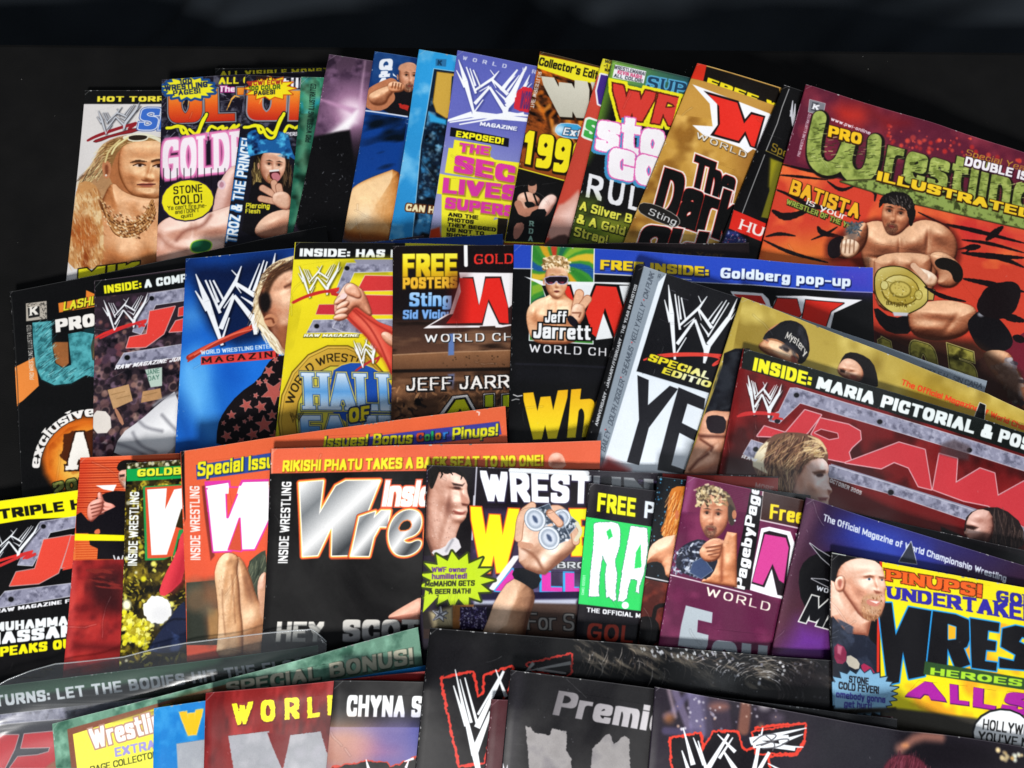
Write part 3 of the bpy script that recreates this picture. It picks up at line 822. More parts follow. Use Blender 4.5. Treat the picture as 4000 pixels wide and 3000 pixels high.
# front row
put('turns', '#202020', (-130, 2697), (1240, 2521), (-130, 3150), lift=1, label='black-bannered magazine with red letters lying inside the clear plastic sleeve')
def sleeve_surface(mt):
    # outline along the top edge of the sleeve, then down over the magazine in soft puffs
    top = [corner(7, *q_) for q_ in ((-260, 1330), (-60, 1180), (60, 1110), (180, 1062), (330, 1020), (550, 1000), (760, 975), (950, 925), (1150, 888), (1400, 858), (1650, 826), (1800, 812), (1900, 806), (1925, 800), (1995, 862), (2012, 880))]
    tv = sorted(to_uv(mt, x, y) for x, y in top)
    us_ = [a for a, _ in tv]; vs_ = [b_ for _, b_ in tv]; NU, NV = 110, 90
    u0, u1 = us_[0], us_[-1]; V = []
    for i in range(NU):
        u = u0 + (u1 - u0) * i / (NU - 1); vt = float(np.interp(u, us_, vs_))
        for j in range(NV):
            v = vt + (150 - vt) * (j / (NV - 1)) ** 1.3
            wx = mt.O[0] + u * mt.U[0] + v * mt.V[0]; wy = mt.O[1] + u * mt.U[1] + v * mt.V[1]
            h = float(bil(HFd, np.array([(wx - GX0) / GS]), np.array([(wy - GY0) / GS]))[0])
            puff = 6.4 * math.sin(min(max(v - vt, 0) / 32, 1) * math.pi) * (1 - .7 * u / u1) + .35 * math.sin(u / 13 + v / 9) + .2 * math.sin(u / 5.1 - v / 4)
            V.append((wx, wy, h + .7 + max(puff, .1)))
    V = np.array(V); Z = V[:, 2].reshape(NU, NV)
    for k in range(10): Z = smooth(Z, 1)
    # long creases in the film, tight crumples at its free corner
    for i in range(NU):
        for j in range(NV):
            u = u0 + (u1 - u0) * i / (NU - 1); v = 150 * (j / (NV - 1)) ** 1.3
            cr_ = .9 * math.sin(v / 2.9 + .9 * math.sin(u / 21) + u / 60) * (.35 + .65 * math.sin(u / 34 + 1.3 * math.sin(v / 11)) ** 2) * min(max((v - 5) / 8, 0), 1)
            tip = max(0, 1 - (u1 - u) / 24) * max(0, 1 - v / 26)
            Z[i, j] += cr_ * 1.5 + tip * 1.2 * math.sin(u / 1.7 + v / 2.3) * math.sin(v / 1.9)
    V[:, 2] = Z.ravel() + .6
    # the pile above rests on it, pressing it down
    ix = np.clip(((V[:, 0] - GX0) / GS).round().astype(int), 0, GNX - 1); iy = np.clip(((V[:, 1] - GY0) / GS).round().astype(int), 0, GNY - 1)
    np.maximum.at(HF, (iy, ix), V[:, 2] + .2); dilate()
    return V, NU, NV
SLEEVE = sleeve_surface(M['turns'])
put('bonus', '#5a8a70', (206, 2827), (1632, 2450), (221, 3000), lift=2, label='pale green mottled magazine with yellow picture panel lying on the plastic sleeve')
put('sky', '#1070b8', (604, 2766), (797, 2738), (601, 3000), 203, label='light blue magazine with one yellow letter, between the pale green and the red ones')
put('world', '#701818', (807, 2706), (1664, 2622), (799, 3000), 206, label='red magazine with spaced yellow letters and silver shape, front row')
put('chyna', '#141414', (1308, 2659), (1658, 2664), (1278, 3000), 206, label='magazine with black top strip, white lettering and blurry orange and violet picture')
put('splash', '#101010', (1684, 2453), (3252, 2580), (1626, 3000), 226, lift=2, label='large black magazine with water splash and red-edged scratch logo, front row')
put('heroes', '#e8d020', (3252, 2159), (4000, 2295), (3258, 2773), 206, H=200, lift=2, label='yellow magazine with bald goateed man and huge black letters at the right edge')
put('maroon', '#401018', (1923, 2732), (3489, 2801), (1898, 3000), label='maroon magazine almost hidden under the two front black ones')
put('premi', '#141414', (1999, 2618), (2559, 2690), (1964, 3000), 206, lift=2, label='black magazine with slanted silver lettering and torn silver letter shapes')
put('wwf', '#1c181e', (2563, 2684), (4000, 2918), (2537, 3000), 215, lift=2, label='dark magazine with steel beams and red-edged scratch logo at the bottom right')
# ================================================================== printed covers, back row
start(M['hidden'], '#0b0b0b', 1)
text('ALL VISIBLE MONST', (1360, 474), (2035, 452), (1360, 440), '#e8d828', wt=.9, gap=1.2, rough=.2, part='banner_lettering')

m = start(M['hot'], '#dcd8d6', 1)
poly('500,540 1050,540 1050,640 500,642', '#101010', part='banner')
text('HOT TORRI', (600, 628), (1040, 626), (602, 594), '#f0e040', wt=.95, wy=.8, gap=.8, part='banner_lettering')
scratch((652, 828), (765, 800), (606, 682), col='#c8ccd4', shade='#202028', sh=(4, 5), rw=1.6, red='#902028', sc=1.25)
poly('570,872 640,846 700,830 850,785 852,812 700,838 600,880', '#8c2228', sm=1, line='#401010', lw=.3)
text('SM', (850, 800), (1120, 800), (880, 668), '#3c6cc8', wt=.7, gap=.6, lay=[(1.1, '#26489a', 0, 0, 0), (.7, '#dfe4f0', 0, 0, 0)], part='title')
# hair, head, sunglasses
poly('480,1110 540,1050 590,970 620,900 700,850 800,830 1010,850 1010,1330 480,1330', '#b4875c', sm=1, blur=.6)
hairs('470,1110 560,1020 640,880 760,840 700,930 650,1060 560,1110', 150, ['#8a6a40', '#d8c088', '#4a3424', '#efe0a8'], ln=9, ang=125)
poly('640,900 700,870 760,850 1010,850 1010,1200 900,1240 780,1210 700,1150 660,1060', '#b06c40', sm=1)
poly('640,910 690,860 780,846 1010,842 1010,892 900,880 800,890 730,930 700,1000 680,1060 650,1010', '#8c6438', sm=1, blur=.6)
hairs('640,1000 655,900 740,850 1000,846 1010,880 820,880 730,920 690,1010', 150, ['#c8a468', '#6c4828', '#e8d098', '#a07c48'], ln=4, ang=160)
relief('735,920 800,880 900,868 1060,870 1060,1180 935,1240 840,1225 770,1165 725,1060', [(900, 930, 130, 45, 0, .3), (862, 996, 50, 12, 6, .8), (975, 990, 45, 12, -5, .8), (862, 1024, 36, 16, 4, -.9), (975, 1026, 34, 16, 0, -.9), (925, 1050, 14, 45, 12, 1.5), (918, 1098, 32, 18, 8, 1.3), (830, 1075, 50, 45, 0, .7), (985, 1085, 30, 40, 0, .6), (900, 1140, 50, 12, 0, .9), (900, 1163, 45, 10, 0, -.8), (905, 1195, 50, 26, 0, 1.1), (800, 1150, 30, 60, -20, -.3)], ('#7c4420', '#d08c5c', '#f0c090'), rr=5, lx=.3, ly=-.6, part=None, edge=.1)
line('806,1004 850,992 905,998', 1.7, '#4c2c18', sm=1, blur=.5, taper=True); line('940,996 975,986 1010,990', 1.6, '#4c2c18', sm=1, blur=.5)
poly('826,1022 856,1010 898,1022 862,1034', '#e0c8b8', blur=.4, sm=1); ell(864, 1021, 11, 9, '#2c1810', blur=.3); line('822,1022 856,1009 900,1020', .7, '#30180e', sm=1)
poly('948,1026 980,1014 1010,1024 1010,1036 960,1038', '#d8bcac', blur=.4, sm=1); ell(980, 1025, 12, 10, '#2c1810', blur=.3); line('944,1026 980,1012 1010,1018', .8, '#30180e', sm=1)
poly('868,1104 885,1112 905,1108 930,1118 955,1106 940,1124 885,1122', '#7c4024', blur=.7, sm=1)
poly('848,1138 880,1128 905,1132 925,1126 958,1136 925,1156 880,1154', '#b0604c', blur=.5, sm=1); line('848,1140 900,1140 958,1137', .8, '#50201a', sm=1, blur=.2)
poly('800,1130 830,1120 840,1180 880,1210 950,1205 960,1160 980,1150 975,1225 905,1246 830,1222', '#8c5430', blur=2.4, alpha=.35, sm=1); specks('800,1120 850,1110 850,1165 960,1170 985,1140 970,1215 905,1236 830,1215', 140, ['#6c4024', '#a87048'], .08, .14, alpha=.6)

poly('630,1000 665,990 690,1020 680,1090 650,1110 632,1060', '#c07c54', sm=2); poly('645,1020 668,1015 670,1070 652,1090', '#7c4026', blur=.8, sm=1); ell(655, 1082, 7, 7, '#e8d8c8')
line('770,850 820,835 900,832 960,850 1010,880', 2.4, '#e8e4c8', sm=2); poly('790,842 850,832 915,838 900,862 830,868 795,860', '#2a2018', sm=2, line='#ece8d0', lw=.9)
line('690,950 715,900 790,850', 1.2, '#e8dca0', sm=1); line('650,1000 670,930 740,865', 1.2, '#d8c488', sm=1)
# neck, chest, chains, fur
relief('690,1110 760,1190 900,1230 1060,1220 1100,1700 500,1700 560,1400 620,1260', [(740, 1560, 90, 90, 0, .8), (970, 1560, 90, 90, 0, .8), (800, 1300, 60, 90, -20, -.5), (930, 1270, 70, 40, 0, -.7), (720, 1250, 30, 90, -20, .6)], ('#6c3414', '#c07a48', '#eab486'), rr=10, lx=.35)
for k in range(5):
    q = [(600 + k * 9, 1190 + k * 16), (640 + k * 8, 1300 + k * 18), (720, 1380 + k * 19), (820, 1385 + k * 19), (900 + k * 6, 1330 + k * 16), (940 + k * 4, 1240 + k * 18)]
    line(q, 2.0, '#6a3c1c', sm=2); line([(x, y - 3) for x, y in q], 1.3, '#c08850', sm=2)
specks('600,1190 700,1290 820,1340 930,1220 960,1340 860,1470 740,1460 640,1360', 260, ['#e8c090', '#8a5028', '#4a2410', '#f8e0b8'], .25, .5, ang=45, ln=1.3)
poly('470,1140 540,1110 610,1160 620,1300 640,1400 640,1659 400,1659 430,1450', '#c89058', sm=1)
mottle('470,1140 600,1130 640,1400 640,1659 400,1659 440,1400', '#e8c896', 5, 1, seed=4); mottle('470,1140 600,1130 640,1400 640,1659 400,1659 440,1400', '#8c4018', 7, 1, seed=8, thr=.12)
poly('450,1330 540,1330 600,1420 610,1520 520,1560 440,1500', '#a8501c', blur=4, alpha=.7, sm=1)
hairs('460,1160 610,1160 640,1420 640,1659 410,1659 430,1420', 420, ['#f0dcb4', '#d8a468', '#8a4a20', '#c07838'], ln=5, ang=70, alpha=.7)
text('MIK', (480, 1740), (860, 1690), (486, 1662), '#e8e020', wt=1.05, gap=.6, lay=[(.8, '#181008', 0, 0, 0)])
patch('portrait', PP('480,1110 640,880 800,830 1000,850 1000,1650 420,1650'))

def ultra(t, x0, sc, dark=True):
    """fiery title block shared by two covers; x0 = left of the first letter"""
    text('ULT', (x0, 760), (x0 + 640 * sc, 740), (x0, 560), ('v', '#f0a030', '#e86020', '#c02818'), wt=1.15, wy=1.0, gap=.5, lay=[(1.6, '#101018', 0, 0, .3), (1.0, '#8a8c98', 0, 0, 0), (.3, '#38201c', 0, 0, 0)], part='title')
m = start(M['ultra'], '#16121e', 1)
mottle('990,470 1540,470 1540,900 990,900', '#585868', 4, 1, seed=3); specks('990,560 1540,560 1540,860 990,860', 60, ['#9898a8', '#b8b8c8', '#484858'], .1, .2, ln=8)
text('ALL C', (1350, 520), (1540, 515), (1352, 478), '#f0e428', wt=.8, part='banner_lettering')
text('The gr', (1350, 568), (1530, 566), (1352, 532), '#f4e8f0', wt=.8, gap=.5, lay=[(.5, '#c03090', 0, 0, .3)], part='caption')
ultra(m, 1040, 1.0)
for q in ('1130,640 1145,600 1160,570 1170,610 1160,650', '1240,620 1290,585 1330,560', '1400,680 1440,590 1480,600'): line(q, 1.2, '#f0b050', sm=1, taper=True)
def wres(dx, dy, n=5):
    for q in ('1030,790 1060,790 1110,770 1125,830 1150,812', '1075,782 1140,778 1165,850 1215,862 1235,790 1275,705', '1170,800 1215,840 1250,740 1272,716', '1290,800 1320,770 1330,800', '1345,790 1380,775 1370,800 1400,790', '1420,800 1450,765 1440,800 1475,772'):
        line([(a + dx, b + dy) for a, b in pts(q)], 3.2, '#181818', sm=2)
    for q in ('1030,790 1060,790 1110,770 1125,830 1150,812', '1075,782 1140,778 1165,850 1215,862 1235,790 1275,705', '1170,800 1215,840 1250,740 1272,716', '1280,815 1300,775 1330,790', '1345,795 1380,775 1370,800 1400,790', '1420,800 1450,765 1440,800 1475,772'):
        line([(a + dx, b + dy) for a, b in pts(q)], 2.0, '#f0ec20', sm=2)
    patch('subtitle', PP([(1030 + dx, 750 + dy), (1500 + dx, 740 + dy), (1500 + dx, 860 + dy), (1030 + dx, 870 + dy)]))
wres(0, 0)
text('SUPERSTAR WRE', (1268, 845), (1490, 828), (1268, 818), '#e8e8ee', wt=.9, gap=.4, part='caption')
text('GOLDB', (1003, 1108), (1530, 1040), (1003, 870), '#f8ecf4', wt=.95, wy=.45, gap=.25, slab=True, lay=[(1.7, '#d868a8', 0, 0, .8), (.9, '#e888bc', 0, 0, 0)], part='headline')
for k in range(12): line([(1010 + k * 42, 1040), (1010 + k * 42, 1140 + (k % 3) * 30)], .6, '#0c0810', alpha=.8)
relief('1330,1180 1390,1060 1460,1010 1520,1100 1520,1400 1300,1380', [(1400, 1200, 40, 120, 10, .6)], ('#7c4438', '#cc9484', '#f0c8bc'), rr=6)
ell(1368, 1140, 26, 30, '#e8c8d0'); ell(1368, 1140, 14, 18, '#c08898', blur=.5)
relief('940,1430 1010,1350 1100,1325 1230,1335 1330,1300 1520,1240 1520,1700 930,1700', [(1060, 1420, 110, 50, -5, .8), (1330, 1400, 110, 50, -10, .8), (1000, 1520, 60, 90, 10, .8), (1200, 1540, 120, 60, 0, .5), (1190, 1420, 20, 60, 0, -.8)], ('#8c4c3c', '#d89c84', '#f8d4c4'), rr=6, lx=.1)
line('1090,1480 1140,1420 1250,1400 1300,1330', 2, '#8c4c3c', blur=2, alpha=.8, sm=2); line('980,1450 1050,1530 1150,1540', 2, '#9c5c48', blur=2.5, alpha=.7, sm=1)
poly('1180,1495 1260,1480 1310,1500 1290,1550 1180,1560', '#1c6440', line='#a8d840', lw=.8, blur=.5, sm=2)
ell(1158, 1236, 160, 124, '#efe420', ang=-6, line='#281838', lw=.9); ell(1158, 1232, 164, 128, '#efe420', ang=-6, alpha=0)
text('STONE', (1072, 1200), (1250, 1184), (1070, 1152), '#1c1a10', wt=.5, gap=1.1, part='badge_lettering'); text('COLD!', (1072, 1266), (1248, 1250), (1070, 1212), '#1c1a10', wt=.5, gap=1.1, part='badge_lettering')
text("Ya can't fire me-", (1035, 1298), (1275, 1280), (1034, 1272), '#2a2810', wt=.4, part=None); text("and I DON'T", (1082, 1322), (1230, 1308), (1081, 1298), '#2a2810', wt=.45, part=None); text('quit!', (1118, 1346), (1190, 1338), (1117, 1324), '#2a2810', wt=.45, part=None)
patch('badge', PP('998,1240 1050,1150 1160,1112 1280,1140 1320,1220 1280,1310 1160,1358 1050,1330'))
burst(1165, 545, 168, 72, 17, '#f0e828', inner=.78, line='#1c4a88', lw=1.6, part='starburst')
text('100', (1108, 520), (1186, 515), (1106, 488), '#1c2a50', wt=.8); text('WRESTLING', (1018, 562), (1282, 538), (1014, 526), '#1c2a50', wt=.8, wy=.7, gap=.6); text('PAGES!', (1070, 592), (1238, 576), (1068, 560), '#1c2a50', wt=.75)

m = start(M['ultra2'], '#14121c', 1)
mottle('1480,470 1880,470 1880,900 1480,900', '#505060', 4, 1, seed=6)
text('till', (1740, 545), (1870, 545), (1742, 480), '#f0f0f4', wt=.6)
text('UL', (1522, 742), (1990, 742), (1532, 560), ('v', '#f0a030', '#e86020', '#c02818'), wt=1.15, wy=1.0, gap=.5, lay=[(1.6, '#101018', 0, 0, .3), (1.0, '#8a8c98', 0, 0, 0)], part='title')
for q in ('1600,640 1625,590 1650,560', '1700,600 1750,570'): line(q, 1.2, '#f0b050', sm=1, taper=True)
wres(478, -4)
text('SUPERS', (1735, 842), (1838, 838), (1736, 818), '#e8e8ee', wt=.9, gap=.4, part='caption')
burst(1665, 545, 160, 74, 12, '#f0dc20', inner=.7, line='#c04810', lw=.6, part='starburst', seed=5)
text('WWF!', (1580, 497), (1684, 492), (1580, 470), '#2c1810', wt=.8); text('WCW! ECW!', (1528, 530), (1742, 520), (1528, 500), '#a02828', wt=.75); text('100 COLOR', (1536, 562), (1730, 550), (1536, 532), '#3a5a20', wt=.8); text('PAGES!', (1568, 590), (1698, 582), (1568, 562), '#1c1c30', wt=.8)
text('TROZ & THE PRINCE!', (1460, 1500), (1560, 860), (1392, 1490), '#eef4f8', wt=.75, wy=.5, gap=.8, lay=[(.6, '#2868a8', -.5, .3, 0)], part='headline')
poly('1548,1080 1570,950 1640,940 1760,940 1800,1030 1790,1420 1560,1440', '#18100c', sm=1)
hairs('1545,1050 1600,950 1610,1130 1560,1140', 60, ['#b09858', '#6a5430'], ln=8, ang=80); hairs('1740,960 1800,1000 1800,1100 1750,1110', 40, ['#604830'], ln=8, ang=85)
face(1682, 1030, 84, 100, ang=6, skin='#cf9478', dark='#8a5038', light='#f0c4a8', beard='#a06838', smile=.25, turn=.1)
poly('1660,1056 1700,1048 1728,1056 1730,1100 1700,1122 1668,1100', '#4a1418', sm=1); poly('1668,1072 1710,1062 1735,1090 1722,1118 1690,1118', '#c87880', sm=2); poly('1662,1050 1722,1044 1722,1056 1664,1062', '#f0ece8')
poly('1535,970 1520,830 1560,800 1640,800 1780,820 1800,930 1840,1000 1760,950 1640,940 1560,960', '#1c5c9c', sm=1, part='hat'); mottle('1535,970 1520,830 1640,800 1790,830 1840,1000 1640,940', '#4ab0e0', 4, 1.2, seed=2); mottle('1535,970 1520,830 1640,800 1790,830 1840,1000 1640,940', '#0c2450', 5, 1.2, seed=9)
wres(478, -4)
poly('1560,1120 1640,1130 1700,1180 1780,1200 1790,1430 1480,1470 1520,1280', '#0e0c10', sm=1)
relief('1560,1440 1600,1360 1690,1300 1830,1285 1830,1460 1640,1480', [(1700, 1370, 80, 50, -20, .6)], ('#7c4430', '#c88c70', '#ecc0a4'), rr=7)
for q in ('1760,1230 1690,1200 1620,1160', '1760,1225 1700,1170 1690,1128', '1740,1250 1680,1240 1610,1225', '1780,1240 1730,1200 1720,1150'): line(q, 4.6, '#8a5440', sm=1); line(q, 3.8, '#d8a488', sm=1)
relief('1685,1190 1760,1178 1800,1220 1790,1300 1730,1290 1680,1250', [], ('#8c5040', '#d09c80', '#f0c8b0'), rr=3)
text('Piercing', (1516, 1284), (1664, 1288), (1520, 1252), '#e8e030', wt=.8, gap=.4, part='caption'); text('Flesh', (1514, 1316), (1606, 1318), (1516, 1288), '#e8e030', wt=.8, gap=.4, part='caption')

m = start(M['green'], '#1e5c48', 1)
L = '1780,470 2010,470 2010,1450 1700,1450'
mottle(L, '#3c9070', 12, 1, seed=2); mottle(L, '#0c2c20', 9, 1.2, seed=7); mottle('1850,480 2000,480 1990,700 1860,700', '#1c8898', 8, 1, seed=4)
for q in ('1870,500 1920,640 1880,760', '1900,800 1860,950 1880,1050', '1840,1150 1870,1250 1830,1380', '1930,500 1960,600'): line(q, 5, '#7cb890', blur=2.5, sm=2, alpha=.5)
text('PRO WRESTLING ILLUSTRATED', (1918, 880), (1952, 520), (1884, 876), '#0c1c18', wt=.6, part='spine_lettering')
m.wear = 2.5

m = start(M['purple'], '#4a3648', 2); tile(1)
mottle('2030,330 2400,330 2400,800 1950,820', '#6c506a', 8, 1, seed=3); mottle('2030,330 2400,330 2400,800 1950,820', '#2a1c2c', 6, 1, seed=5)
tile(2); poly('-200,860 -60,830 60,820 140,790 260,780 260,1500 -250,1500', '#0b0a0c', sm=1, blur=2)
for x, y in ((-230, 1100), (0, 900), (90, 830)): pass
for r_, c_, a_ in ((300, '#8a6088', .6), (180, '#c090b0', .7), (90, '#f0d8e8', .9)): ell(120, 680, r_ * .8, r_ * .72, c_, blur=16 * r_ / 300, alpha=a_)
poly('-60,860 150,660 150,760', '#f0e0ec', blur=3, alpha=.9); poly('200,380 172,700 160,640', '#d8b0cc', blur=1.6, alpha=.8); poly('-150,590 150,670 120,700', '#c090b4', blur=1.5, alpha=.8); poly('0,820 150,690 100,800', '#ffffff', blur=2, alpha=.8)
poly('-230,880 -90,840 -30,826 30,812 130,800 120,1500 -260,1500', '#0a090b', sm=1, blur=1.2)
specks('-230,860 120,820 80,1500 -260,1500', 60, ['#8a9098', '#585c68', '#a8acb4'], .1, .25, ln=1.6, alpha=.6)
m.wear = 1.6

m = start(M['qa'], '#123c7c', 2); tile(2)
poly('250,320 560,355 545,740 200,680', '#0e3068'); mottle('260,320 560,355 545,740 220,690', '#2c5c9c', 12, .5, seed=2)
text('Q', (282, 436), (366, 430), (290, 366), '#e8ecf4', wt=.85, wy=.6, slab=True, part='headline'); text('&', (284, 480), (352, 474), (288, 440), '#e8ecf4', wt=.85, part=None); text('A', (266, 548), (342, 540), (276, 484), '#e8ecf4', wt=.95, wy=.6, slab=True, part=None)
poly('400,470 390,540 430,600 420,720 320,690 290,650 330,600 380,560', '#141014', sm=1)
poly('370,560 420,540 520,540 520,730 300,700', '#121014', sm=1)
face(468, 478, 66, 86, ang=4, skin='#c08060', dark='#70402a', light='#e0a888', beard='#5c3c2c', turn=.15, brow='#503020')
poly('400,440 410,400 450,388 510,395 520,440 470,430', '#cf9474', sm=2, blur=.5); poly('370,450 400,480 372,466', '#e8f0f8')
for q, w_ in (('225,600 260,570 320,540 360,525', 9), ('225,600 240,640 300,640 340,600', 9), ('240,620 300,560 350,540', 9)): line(q, w_, '#b87450', sm=1)
relief('215,590 260,560 330,532 370,528 372,575 345,600 330,640 280,655 235,640', [(270, 600, 50, 30, -25, .6)], ('#6c3820', '#bc7c58', '#e4b48c'), rr=5)
relief('336,520 370,500 420,508 445,530 440,560 400,572 350,568', [(360, 530, 12, 10, 0, .8), (385, 530, 12, 10, 0, .8), (410, 536, 12, 10, 0, .8)], ('#6c3820', '#cc8860', '#ecbc98'), rr=2.5)

for k in range(4): line([(372 + k * 18, 512 + k * 3), (366 + k * 18, 540 + k * 4)], .8, '#7c4428', blur=.4)
poly('405,640 470,655 462,685 420,672', '#b02820', rough=.6)
line('196,682 460,720', .9, '#d8e0f0')
text('WO', (372, 752), (480, 768), (380, 722), '#b8c4dc', wt=.45, gap=1.4, part='subtitle')
poly('200,700 460,735 400,1050 250,1080 120,1150', '#0c3c8c', blur=2); mottle('190,700 460,735 400,1100 100,1180', '#2a6cc0', 18, 1, seed=5, stretch=(1.8, .6), ang=-20); mottle('190,700 460,735 400,1100 100,1180', '#04142c', 16, 1.2, seed=3, stretch=(1.8, .6), ang=-25)
relief('100,1180 160,1130 250,1090 440,1020 440,1500 300,1480 150,1470 50,1440', [(200, 1330, 90, 80, 0, .5)], ('#7c4014', '#d08c48', '#f8d09c'), rr=20, ly=-.2, spec=.1); ell(210, 1350, 55, 50, '#fbe8c8', blur=8, alpha=.7); poly('60,1410 130,1440 360,1450 340,1500 50,1500', '#7c3c10', blur=3, sm=1, alpha=.9)
m.wear = 5

m = start(M['cyan'], '#2492d8', 2)
vgrad((0, '#2c9cdc'), (.5, '#2c90d0'), (1, '#1878b8'))
mottle('520,300 780,340 620,1500 340,1500', '#78c0e8', 10, .8, seed=4, ang=20)
poly('440,930 540,1080 500,1130 420,1040', '#70c0ec', blur=4, alpha=.7)
poly('636,362 702,366 698,412 634,406', '#2a6ea0', blur=.3); text('K', (645, 402), (672, 405), (649, 370), '#103858', wt=.9, part='barcode_letter')
poly('625,425 790,448 780,600 800,1600 480,1600 545,900', '#0c1c30', line='#a8d8f0', lw=.4)
L = '600,600 770,640 640,1600 480,1600 560,900'
mottle(L, '#2c70a0', 9, 1.2, seed=2, octs=4); mottle(L, '#80b8d8', 5, .9, seed=8, thr=.15); mottle(L, '#06101c', 8, 1.2, seed=9)
specks('560,760 700,760 660,1200 520,1200', 60, ['#a0d0e8', '#3c88b8'], .3, 1.1, blur=.8, alpha=.6)
poly('645,445 770,460 740,720 700,728 640,690 620,630', '#c8a040', line='#7c5c18', lw=.5, part='title'); poly('735,470 780,475 770,600 725,620', '#0c2840')
poly('590,690 640,720 700,740 700,770 600,750', '#30a0d8', blur=1)
text('CAN HE', (448, 1300), (660, 1322), (455, 1256), '#e8dcb0', wt=.9, gap=.5, lay=[(.7, '#5c2c10', 0, 0, .2)], part='headline')

m = start(M['secret'], '#787cc0', 2)
vgrad((0, '#5860b4'), (.25, '#6468b8'), (.42, '#8c90c8'), (.75, '#a8a8c8'), (1, '#9090b0'))
for i, ch in enumerate('WORLD WR'): 
    if ch != ' ': text(ch, (800 + i * 61, 368 + i * 12), (826 + i * 61, 374 + i * 12), (806 + i * 61, 344 + i * 12), '#ccd0e8', wt=.7, part=None)
scratch((868, 705), (1062, 738), (776, 368), col='#f4f6fa', red=None, shade='#40468c', sh=(6, 7), sc=1.25)
shards([(706, 745, 860, 705, 6, 18), (860, 705, 1200, 740, 20, 12), (720, 755, 1100, 700, 4, 10), (1062, 700, 1210, 715, 14, 5), (780, 768, 1180, 700, 4, 8)], '#f4f6fa')
shards([(1195, 410, 1080, 640, 5, 22), (1170, 450, 1100, 600, 4, 12), (1140, 430, 1040, 560, 5, 14)], '#f4f6fa')
poly('1150,532 1250,545 1240,700 1120,680 1115,640', '#d02838', sm=1, part='badge', rough=.4); text('WCOLIS', (1150, 670), (1240, 680), (1170, 560), '#4c3070', wt=.8, part=None, alpha=.9)
text('MAGAZINE', (906, 775), (1134, 808), (912, 750), '#f0f2fa', wt=.85, gap=.5, lay=[(.3, '#50569a', .4, .4, .3)], part='subtitle')
poly('728,785 1088,855 1084,908 722,840', '#101018', sm=0, part='banner'); text('EXPOSED!', (758, 845), (1052, 892), (764, 806), '#f4ec20', wt=.9, gap=.5, part='banner_lettering')
Y = '#f0e830'; 
poly('750,862 975,900 970,965 1000,985 1200,1010 1150,1140 960,1110 690,1065 715,912 742,915', Y); poly('655,1070 700,1080 1160,1140 1120,1260 640,1195', Y); poly('672,1195 1130,1255 1080,1360 1000,1340 990,1360 1020,1350 1020,1470 670,1470', Y)
def stack(s, bl, br, tl, c='#d838a0'): text(s, bl, br, tl, c, wt=1.0, wy=.85, gap=.45, lay=[(.5, '#a89420', .6, .7, .4)], part='headline')
stack('THE', (776, 935), (962, 960), (784, 880)); stack('SEC', (745, 1060), (1118, 1130), (756, 955)); stack('LIVES', (675, 1190), (1140, 1240), (684, 1096)); stack('SUPERS', (690, 1285), (1120, 1340), (698, 1216))
for i, s in enumerate(('AND THE', 'PHOTOS', 'THEY BEGGED', 'US NOT TO', 'SHOW YOU')):
    wd = (184, 160, 300, 230, 235)[i]; yy = 1335 + i * 31
    text(s, (712 - i * 3, yy), (712 + wd - i * 3, yy + wd * .11), (714 - i * 3, yy - 24), '#1c1a10', wt=.85, gap=.6, part='caption')
poly('600,1420 660,1400 670,1480 590,1480', '#c03810', blur=1); poly('1020,1345 1080,1350 1060,1480 1010,1480', '#201810', blur=.4)

m = start(M['collector'], '#8c4418', 2)
L = '1240,300 1680,400 1500,1000 1130,1060'
mottle(L, '#d06418', 12, 1.2, seed=2, octs=4); mottle(L, '#2c1408', 7, 1.3, seed=5, octs=4, stretch=(1.6, .7), ang=10)
for k in range(14): line([(1200 + k * 30, 560 + (k * 37) % 330), (1240 + k * 26, 590 + (k * 53) % 330), (1290 + k * 24, 570 + (k * 41) % 330)], 2.4, ('#d8701c', '#2a1408', '#e89030')[k % 3], blur=1, sm=2, alpha=.7)
poly('1280,310 1660,400 1660,420 1275,335', '#3c2810', blur=.5)
poly('1272,338 1700,432 1690,530 1500,500 1262,420', '#f0e428', part='banner'); text("Collector's Editio", (1268, 402), (1672, 502), (1280, 352), '#1c1810', wt=.7, gap=.35, wy=.6, part='banner_lettering')
text('WR', (1350, 718), (1850, 748), (1285, 470), ('v', '#d8d4c4', '#b8b4a4'), wt=1.15, wy=.7, gap=.2, lay=[(.5, '#1c1008', 1.2, .8, .4)], part='title', tr=(1800, 530))
text('THE WRESTLER', (1215, 665), (1268, 442), (1240, 668), '#e0e0e0', wt=.6, part='spine_lettering', tr=(1290, 445))
poly('1380,780 1420,760 1540,775 1540,855 1440,850 1376,822', '#3c9cd0', sm=1, line='#c0d8e8', lw=.5, part='badge'); ell(1400, 800, 30, 26, '#c8e4f4', blur=2.5); text('Extr', (1418, 832), (1560, 850), (1432, 786), '#e8ecf0', wt=.7, slab=True, lay=[(.4, '#303c50', 0, 0, 0)])
for i, (ch, x) in enumerate((('1', 1165), ('9', 1248), ('9', 1355), ('9', 1462))):
    text(ch, (x, 1006 + i * 26), (x + (55 if i == 0 else 95), 1018 + i * 26), (x + 28, 800 + i * 24), '#f0e020', wt=.95, wy=.65, lay=[(1.0, '#1c1408', .5, .5, .2)], part='headline')
poly('1138,1038 1430,1118 1340,1500 1060,1490', '#0d0c0c', line='#e8dc28', lw=.7)
poly('1205,1130 1240,1110 1262,1140 1255,1190 1225,1200 1205,1180', '#c08870', sm=2); poly('1200,1130 1225,1105 1262,1120 1250,1145 1215,1150', '#141010', sm=2)
